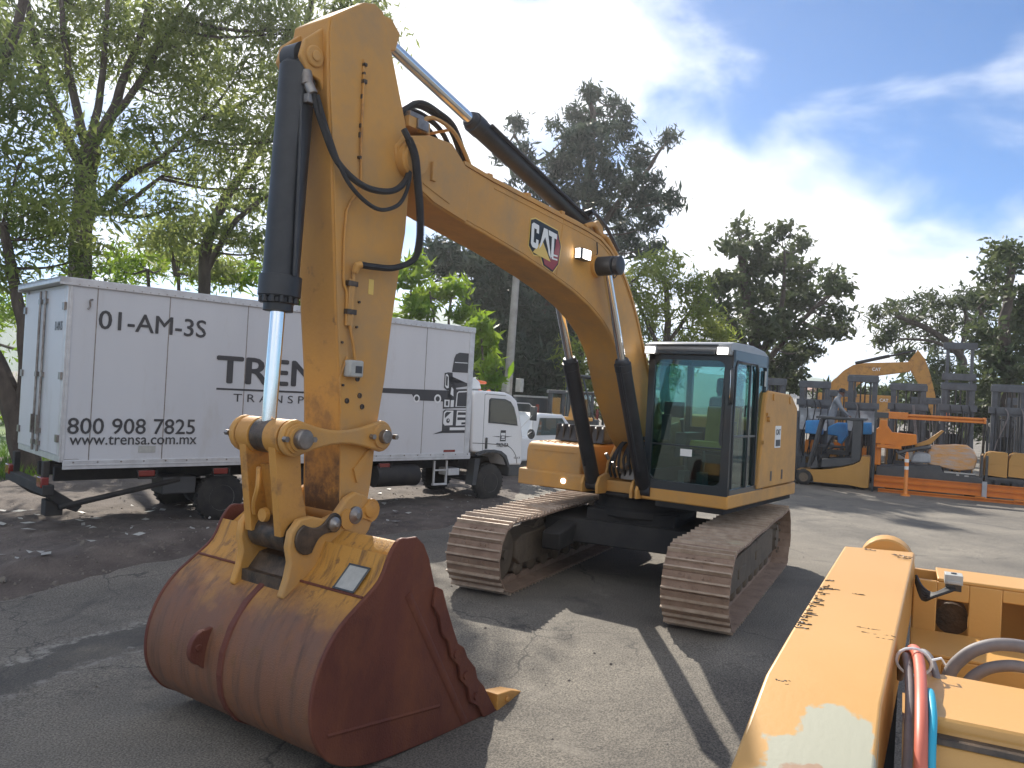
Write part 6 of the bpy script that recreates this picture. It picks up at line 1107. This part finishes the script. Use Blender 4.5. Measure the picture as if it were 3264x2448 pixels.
tn = place('black water drum with a pale rim standing beyond the pickup', 'water_tank', 'tank', 1694, 30, 0); g = G(); g.lathe((0, 0, 0), (0, 0, 1), [(0, .62), (.05, .66), (2.05, .66), (2.1, .62), (2.11, .3)], 28); g.build('drum', 'cabframe', tn); g = G(); g.lathe((0, 0, 2.09), (0, 0, 1), [(0, .69), (.05, .69), (.06, .6)], 28); g.build('rim', 'plate', tn)
pl0 = P(1604, 1440, 24); pl1 = P(1652, 800, 24); po = thing('utility_pole', 'leaning grey concrete pole with two small meter boxes behind the truck cab', 'pole', (pl0.x, pl0.y, -.06)); oo = Matrix.Translation((-pl0.x, -pl0.y, .06))
g = G(oo); g.tube([Vector((pl0.x, pl0.y, -.1)), pl0, pl0.lerp(pl1, .5), pl1], [.16, .10], 12); g.build('shaft', 'concrete', po)
for px in (1612, 1656): p = P(px, 1228, 23.8); g = G(oo); g.box(p.x-.10, p.x+.10, p.y-.09, p.y+.09, p.z-.20, p.z+.20); g.build('meter_box', 'plate', po, bevel=.015)
hp = P(2590, 1215, 150); hs_ = thing('house', 'small pale house far off below the hills', 'house', (hp.x, hp.y, -1), YAW); g = G(); g.box(-4, 4, -2.8, 2.8, 0, 6.0); g.build('wall', 'stucco', hs_); g = G(); g.prism([(-3.2, 6.0), (3.2, 6.0), (0, 7.2)], -4.3, 4.3, 'x'); g.build('roof', 'rooft', hs_)
for y in (-1.4, 1.2): g = G(); g.box(-4.04, -3.98, y-.5, y+.5, 3.6, 4.8); g.each('window', 'winglass', hs_)
hp = P(2692, 1222, 140); hs_ = thing('house', 'narrow pale building far off left of the distant boom', 'house', (hp.x, hp.y, -1), YAW); g = G(); g.box(-3, 3, -1.6, 1.6, 0, 6.2); g.build('wall', 'stucco', hs_); g = G(); g.box(-3.2, 3.2, -1.8, 1.8, 6.2, 6.5); g.build('roof', 'concrete', hs_); g = G(); g.box(-3.04, -2.98, -.5, .5, 3.4, 4.6); g.each('window', 'winglass', hs_)
# ------------------------------------------------------------------ trees
LEAFN = 2.3
def leaves(parent, base, clusters, m, per, sig, ll, lw, seed, droop=0., name='crown'):
    rg = np.random.default_rng(seed); C = np.array([[*c] for c in clusters]); per = int(per*LEAFN); n = len(C)*per; ll *= 1.12; lw *= 1.25
    c = np.repeat(C, per, 0)+rg.normal(0, 1, (n, 3))*np.array([sig, sig, sig*.75])
    d = rg.normal(0, 1, (n, 3)); d[:, 2] -= droop; d /= np.linalg.norm(d, axis=1)[:, None]
    q = np.cross(d, rg.normal(0, 1, (n, 3))); q /= np.linalg.norm(q, axis=1)[:, None]
    s = np.exp(rg.normal(-.08, .38, n))[:, None]; V = np.stack([c-d*ll*s*.5, c+q*lw*s*.5, c+d*ll*s*.5, c-q*lw*s*.5], 1).reshape(-1, 3)-np.array(base)
    me = bpy.data.meshes.new(name); me.vertices.add(4*n); me.vertices.foreach_set('co', V.ravel()); me.loops.add(4*n); me.loops.foreach_set('vertex_index', np.arange(4*n)); me.polygons.add(n); me.polygons.foreach_set('loop_start', np.arange(n)*4); me.polygons.foreach_set('loop_total', np.full(n, 4)); me.update(); me.validate()
    me.materials.append(M[m]); o = bpy.data.objects.new(name, me); COL.objects.link(o); o.parent = parent; return o
def tree(name, label, dep, base, stems, blobs, m, per=40, sig=.35, ll=.2, lw=.06, dens=1., seed=1, zdepth=.5, droop=.2, group=None, twig=.012, cat='tree'):
    # base and stems: points on photo sight lines at this tree's distance; blobs: (x, y, half width, half height) of foliage masses
    k = dep/FPX; rg = np.random.default_rng(seed); b = P(base[0], base[1], dep); b.z = gz(b.x, b.y); root = thing(name, label, cat, tuple(b), 0, group); o = Matrix.Translation(-b); g = G(o); tr = []
    for st in stems:
        r0, r1, pts = st[0], st[1], [P(p[0], p[1], dep+(p[2] if len(p) > 2 else 0)) for p in st[2:]]
        if abs(st[2][1]-base[1]) < 2: pts[0] = Vector((pts[0].x, pts[0].y, b.z-.1))
        sp = smoothpath(pts, 6); sp = [p+Vector((MN.noise(p*1.7), MN.noise(p*1.9+Vector((5, 0, 0))), 0))*r0*.35 for p in sp]; g.tube(sp, [r0, r1], 10); tr += sp
    cl = []
    for (x, y, rx, ry) in blobs:
        dd = dep+rg.normal(0, zdepth*1.2); c = P(x, y, dd); kk = dd/FPX; nc = max(3, int(dens*rx*ry*kk*kk*9))
        near = min(tr, key=lambda p: (p-c).length+max(0, p.z-c.z)*1.5); mid = near.lerp(c, .5)+Vector((0, 0, -.12*(c-near).length*.5)); L = (c-near).length; r = min(.10, .02+.013*L)
        g.tube(smoothpath([near, mid, c], 4), [r, r*.4], 6)
        for j in range(nc):
            u = rg.normal(0, 1, 3); u /= np.linalg.norm(u); u *= rg.uniform(.35, 1)**.5; q = c+_r*(u[0]*rx*kk)+_u*(u[1]*ry*kk)+_f*(u[2]*max(rx, ry)*kk*.8)
            cl.append(q)
            if j % 2 == 0: mq = c.lerp(q, .5)+Vector((0, 0, .08*(q-c).length)); g.tube([c.lerp(mid, .15), mq, q], [twig*1.6, twig*.5], 4)
    g.build('trunk', 'bark', root); leaves(root, b, cl, m, per, sig, ll, lw, seed+50, droop); return root
tree('broadleaf_tree', 'forked dark trunked tree at the left edge beside the truck doors', 16, (92, 1535), [(.27, .20, (92, 1535), (72, 1420), (45, 1300), (-20, 1150), (-110, 980)), (.16, .09, (62, 1330), (84, 1180), (78, 1060), (62, 980), (40, 880), (10, 720)), (.12, .08, (-60, 420), (-5, 250), (45, 110), (90, -60))],
     [(60, 520, 120, 80), (130, 640, 130, 80), (60, 760, 110, 60), (190, 740, 70, 50), (40, 330, 80, 90), (20, 150, 70, 90), (220, 580, 70, 60), (-60, 640, 90, 120), (250, 830, 60, 40), (30, 880, 60, 45), (-80, 250, 90, 160)], 'leaf_a', 76, .30, .15, .034, 1.9, 11, .6, .5)
tree('broadleaf_tree', 'tallest feathery tree behind the truck whose trunk fans out into many limbs', 21, (235, 1560), [(.32, .26, (235, 1560), (240, 1100), (250, 860), (268, 620), (280, 470)), (.15, .06, (270, 560), (190, 380), (140, 250), (95, 60), (60, -80)), (.13, .05, (278, 480), (235, 300), (205, 130), (190, -60)), (.15, .06, (280, 480), (345, 380), (400, 240), (470, 40), (500, -80)), (.12, .05, (285, 470), (315, 320), (335, 150), (345, -60)), (.11, .05, (300, 430), (420, 300), (520, 130), (580, 40)), (.12, .04, (285, 680), (400, 570), (520, 500), (640, 380)), (.09, .04, (290, 660), (340, 680), (430, 630), (520, 560))],
     [(110, 110, 130, 100), (300, 40, 130, 80), (420, 110, 90, 80), (560, 50, 120, 80), (720, 70, 110, 80), (860, 110, 90, 80), (960, 90, 50, 70), (470, 220, 110, 70), (620, 180, 110, 70), (770, 220, 100, 60), (890, 250, 60, 60), (580, 310, 120, 60), (720, 350, 110, 60), (850, 370, 70, 60), (480, 400, 90, 60), (640, 450, 110, 55), (780, 480, 90, 50), (360, 480, 90, 60), (540, 540, 110, 50), (690, 570, 80, 45), (200, 450, 70, 60), (410, 640, 90, 50), (200, 250, 60, 60), (330, 230, 40, 60), (120, 330, 60, 60), (820, 600, 60, 40), (640, -60, 200, 60), (250, -80, 200, 60), (880, 450, 45, 40), (560, 660, 60, 35)], 'leaf_a', 72, .34, .175, .038, 1.8, 12, .9, .5)
tree('broadleaf_tree', 'thin double stemmed tree between the truck roof and the bucket cylinder', 25, (640, 1500), [(.2, .14, (640, 1500), (650, 900), (670, 750), (715, 640), (760, 570)), (.09, .04, (690, 690), (780, 540), (800, 480)), (.11, .05, (650, 880), (740, 720), (830, 640), (880, 600)), (.07, .03, (560, 880), (540, 760), (545, 640)), (.12, .06, (760, 570), (850, 430), (950, 200), (1010, -60), (1100, -220))],
     [(800, 680, 80, 40), (770, 770, 80, 45), (640, 720, 80, 45), (850, 800, 50, 40), (700, 830, 70, 35), (880, 560, 50, 40), (560, 740, 60, 50), (480, 760, 60, 50), (600, 830, 60, 40), (740, -60, 70, 50), (740, -150, 70, 50), (740, -240, 70, 50), (830, -60, 70, 50), (830, -150, 70, 50), (830, -240, 70, 50), (920, -60, 70, 50), (920, -150, 70, 50), (1010, -60, 70, 50), (1060, 40, 45, 45), (1110, 50, 55, 45), (1160, 90, 50, 45), (1100, 130, 55, 45), (1165, 170, 50, 45), (1110, 210, 50, 45), (1150, 260, 45, 40), (1180, 30, 35, 35), (1200, 120, 30, 40), (1060, 170, 40, 40), (960, 150, 50, 50), (900, 220, 50, 50), (940, 60, 50, 50), (1090, 290, 40, 40)], 'leaf_a', 48, .33, .24, .05, 1.8, 13, .9, .5)
tree('shrub', 'bright yellow green feathery shrub above the truck roof near its rear', 28, (480, 1500), [(.10, .05, (480, 1500), (480, 1000), (470, 860)), (.08, .04, (560, 1200), (570, 900), (560, 800))], [(440, 830, 70, 35), (520, 850, 70, 30), (570, 800, 50, 35), (380, 860, 60, 25), (660, 880, 70, 28), (740, 860, 50, 35), (810, 890, 50, 40)], 'leaf_bright', 42, .33, .30, .06, 1.1, 14, .8, .4, 'bright shrubs behind the truck', cat='shrub')
tree('shrub', 'bright green shrub seen between the black cylinder and the stick', 28, (950, 1500), [(.08, .04, (950, 1500), (950, 1100), (945, 920))], [(955, 900, 35, 50), (900, 930, 50, 40), (960, 970, 40, 40)], 'leaf_bright', 42, .3, .30, .06, 1.1, 15, .6, .4, 'bright shrubs behind the truck', cat='shrub')
tree('shrub', 'sunlit long leaved sapling above the truck roof right of the stick', 27, (1400, 1500), [(.05, .03, (1400, 1500), (1390, 1100), (1370, 930)), (.05, .03, (1440, 1400), (1430, 1050), (1440, 950)), (.04, .02, (1320, 1300), (1310, 1050), (1310, 930))], [(1320, 900, 50, 30), (1400, 950, 50, 25), (1460, 930, 40, 30), (1300, 960, 30, 35), (1350, 990, 60, 20), (1470, 990, 40, 25), (1310, 850, 30, 25)], 'leaf_bright', 34, .22, .34, .075, 1.2, 16, .6, .4, 'bright shrubs behind the truck', cat='shrub')
tree('shrub', 'sunlit long leaved sapling just right of the cargo box', 24, (1545, 1500), [(.05, .03, (1545, 1500), (1545, 1250), (1535, 1080))], [(1545, 1075, 38, 22), (1535, 1130, 32, 25), (1555, 1190, 22, 30), (1530, 1030, 22, 20)], 'leaf_bright', 34, .18, .32, .075, 1.6, 17, .4, .4, 'bright shrubs behind the truck', cat='shrub')
tree('conifer', 'tall dark drooping tree behind the boom, its spiky top against the sky', 42, (1830, 1500), [(.45, .12, (1830, 1500), (1840, 1000), (1870, 700), (1885, 450), (1890, 300)), (.2, .07, (1840, 900), (1760, 700), (1700, 550), (1640, 430)), (.2, .07, (1850, 820), (1960, 660), (2050, 560), (2110, 470)), (.22, .1, (1830, 1300), (1700, 1080), (1600, 940), (1500, 850))],
     [(1880, 370, 26, 55), (1885, 305, 8, 28), (1848, 420, 35, 55), (1830, 350, 14, 40), (1935, 400, 30, 55), (1950, 340, 10, 35), (1800, 440, 50, 60), (1980, 420, 25, 50), (1900, 470, 70, 60), (1990, 370, 14, 30), (1780, 540, 70, 60), (1900, 580, 90, 70), (1700, 490, 45, 45), (1640, 400, 20, 30), (1690, 580, 50, 50), (2030, 500, 40, 45), (2120, 455, 32, 30), (2060, 560, 40, 45), (2000, 640, 70, 45), (2090, 640, 50, 30), (2150, 630, 30, 25), (1880, 680, 90, 60), (1980, 730, 70, 45), (2070, 720, 30, 45), (1760, 640, 70, 50), (2010, 800, 45, 25), (2090, 790, 25, 25), (1640, 620, 40, 40), (1590, 480, 25, 40)], 'leaf_dark', 46, .27, .34, .075, 1.1, 21, 1.5, .6, 'dark trees beyond the yard')
tree('conifer', 'dense blue green hanging tree under the boom beside the pole', 38, (1640, 1500), [(.4, .15, (1640, 1500), (1650, 1100), (1600, 900), (1560, 790)), (.2, .08, (1650, 1150), (1760, 950), (1800, 880))],
     [(1410, 800, 45, 35), (1480, 840, 60, 40), (1560, 860, 70, 55), (1650, 880, 70, 60), (1740, 920, 70, 60), (1570, 950, 70, 60), (1660, 980, 80, 70), (1760, 1010, 70, 70), (1570, 1050, 70, 60), (1660, 1080, 80, 60), (1750, 1110, 80, 70), (1580, 1150, 80, 60), (1680, 1170, 90, 60), (1780, 1200, 80, 60), (1620, 1250, 100, 50), (1830, 1060, 50, 60), (1750, 1280, 100, 50), (1620, 780, 60, 40), (1380, 860, 40, 30)], 'leaf_dark', 50, .36, .36, .08, 1.9, 22, 1.2, .8, 'dark trees beyond the yard')
tree('broadleaf_tree', 'feathery yellow green tree between the boom and the cab roof', 34, (2120, 1500), [(.25, .1, (2120, 1500), (2120, 1200), (2130, 1050), (2120, 900)), (.1, .04, (2120, 1150), (2040, 980), (2010, 900)), (.1, .04, (2125, 1100), (2210, 980), (2250, 920))],
     [(2070, 880, 50, 35), (2150, 900, 60, 40), (2230, 930, 50, 40), (2020, 940, 50, 45), (2110, 980, 70, 50), (2210, 1010, 70, 50), (2290, 1040, 50, 50), (2050, 1060, 70, 50), (2150, 1090, 80, 50), (2250, 1110, 80, 50), (2000, 1150, 70, 50), (1880, 1190, 60, 50), (1850, 1260, 60, 40), (2100, 1180, 90, 50), (2120, 835, 50, 15), (2060, 840, 30, 20), (1820, 1120, 40, 40), (1960, 1250, 80, 50)], 'leaf_yel', 46, .33, .26, .05, 1.4, 23, 1.0, .3)
tree('broadleaf_tree', 'round dark leaved tree right behind the cab roof', 42, (2420, 1500), [(.4, .15, (2420, 1500), (2420, 1200), (2400, 1050), (2370, 880), (2365, 760)), (.2, .06, (2415, 1150), (2490, 980), (2500, 800)), (.18, .05, (2420, 1180), (2540, 1040), (2620, 960), (2690, 920)), (.15, .05, (2410, 1150), (2310, 1000), (2280, 900))],
     [(2365, 735, 28, 35), (2340, 800, 38, 40), (2490, 750, 40, 30), (2545, 790, 35, 35), (2440, 810, 40, 40), (2300, 870, 45, 45), (2390, 870, 60, 45), (2490, 850, 60, 45), (2570, 880, 45, 50), (2640, 895, 30, 20), (2300, 950, 60, 50), (2400, 960, 70, 50), (2500, 950, 70, 50), (2590, 960, 50, 45), (2665, 920, 30, 14), (2670, 1000, 35, 18), (2320, 1040, 60, 50), (2420, 1050, 80, 50), (2520, 1050, 70, 50), (2610, 1050, 40, 40), (2640, 1060, 26, 18), (2380, 1130, 80, 45), (2480, 1140, 80, 45), (2560, 1120, 60, 40), (2440, 1210, 100, 40), (2540, 1200, 50, 40), (2690, 1050, 15, 12)], 'leaf_mid', 40, .30, .28, .11, 1.15, 24, 1.4, .2)
tree('acacia', 'spreading flat crowned tree over the tall forklift mast', 46, (3075, 1480), [(.3, .12, (3075, 1480), (3070, 1200), (3050, 1120), (2960, 1050), (2860, 1010)), (.16, .06, (3060, 1140), (3080, 1020), (3060, 940)), (.12, .05, (3055, 1130), (2980, 1090), (2880, 1080))],
     [(2830, 985, 40, 14), (2800, 1010, 35, 16), (2900, 970, 45, 16), (2960, 960, 40, 22), (2880, 1020, 60, 20), (2970, 1010, 60, 24), (3040, 960, 50, 30), (3090, 930, 45, 30), (2840, 1055, 40, 20), (2930, 1070, 50, 18), (3040, 1040, 50, 26), (2800, 1090, 22, 20), (2880, 1115, 30, 16), (2990, 1110, 40, 22), (2985, 1160, 50, 30), (2940, 1200, 40, 30), (3100, 1010, 40, 40), (3010, 1190, 50, 40)], 'leaf_mid', 40, .30, .30, .07, 1.3, 25, 1.2, .1)
tree('broadleaf_tree', 'leafy tree filling the right edge above the forklifts', 34, (3220, 1480), [(.35, .15, (3220, 1480), (3215, 1200), (3200, 1050), (3225, 860)), (.15, .06, (3210, 1150), (3140, 1030), (3120, 980))],
     [(3225, 800, 40, 35), (3260, 840, 40, 40), (3180, 900, 45, 35), (3240, 920, 50, 40), (3130, 970, 45, 30), (3200, 990, 60, 45), (3260, 1010, 50, 50), (3130, 1060, 50, 40), (3210, 1080, 60, 45), (3270, 1110, 50, 50), (3140, 1150, 60, 45), (3220, 1170, 70, 45), (3120, 1230, 60, 45), (3200, 1260, 80, 45), (3190, 850, 30, 30)], 'leaf_mid', 46, .30, .24, .09, 1.4, 26, 1.0, .2)
tree('shrub', 'low dark hedge bush behind the roller and loader', 46, (1900, 1420), [(.1, .05, (1900, 1420), (1900, 1320))], [(1800, 1300, 90, 40), (1930, 1310, 90, 40), (2060, 1300, 90, 40), (1700, 1320, 90, 40)], 'leaf_mid', 40, .35, .3, .1, 1.0, 27, 1.0, .1, cat='shrub')
tree('shrub', 'dim green bushes under the far end of the left trees', 30, (330, 1480), [(.1, .05, (330, 1480), (340, 1250), (330, 1000))], [(60, 1010, 90, 60), (-60, 1080, 90, 80), (330, 900, 100, 50), (70, 1280, 90, 60), (-40, 1350, 80, 80), (230, 980, 80, 60)], 'leaf_bright', 40, .38, .24, .06, 1.0, 28, 1.0, .3, cat='shrub')
tree('shrub', 'long dark green hedge closing the yard behind the forklift rows', 44, (2950, 1420), [(.1, .05, (2950, 1420), (2950, 1320), (2950, 1270)), (.1, .05, (3200, 1430), (3200, 1300)), (.1, .05, (2700, 1420), (2700, 1290))], [(2700, 1270, 70, 45), (2800, 1285, 70, 45), (2900, 1270, 70, 55), (3000, 1275, 70, 55), (3100, 1280, 70, 60), (3200, 1290, 70, 60), (2750, 1320, 90, 40), (2950, 1330, 90, 40), (3120, 1340, 90, 40), (3270, 1320, 60, 60), (2640, 1290, 50, 40)], 'leaf_mid', 44, .36, .3, .1, 1.1, 29, 1.0, .1, cat='hedge')

for o in list(bpy.data.objects):                         # thing > part > sub-part and no deeper
    def depth(q): return 0 if q.parent is None else 1+depth(q.parent)
    while depth(o) > 2: o.parent = o.parent.parent

hz = bpy.data.meshes.new('haze'); _b = bmesh.new(); bmesh.ops.create_cube(_b, size=1, matrix=Matrix.Translation((0, 0, 29)) @ Matrix.Diagonal((1300, 1300, 70, 1))); _b.to_mesh(hz); _b.free()
ho = bpy.data.objects.new('haze', hz); COL.objects.link(ho); ho['kind'] = 'stuff'; hm = bpy.data.materials.new('air_haze'); hm.use_nodes = True; hn = hm.node_tree; hn.nodes.clear(); ou = hn.nodes.new('ShaderNodeOutputMaterial'); pv = hn.nodes.new('ShaderNodeVolumePrincipled')
pv.inputs['Density'].default_value = HAZE; pv.inputs['Anisotropy'].default_value = .55; pv.inputs['Color'].default_value = (.93, .95, 1, 1); hn.links.new(pv.outputs[0], ou.inputs['Volume']); hz.materials.append(hm)
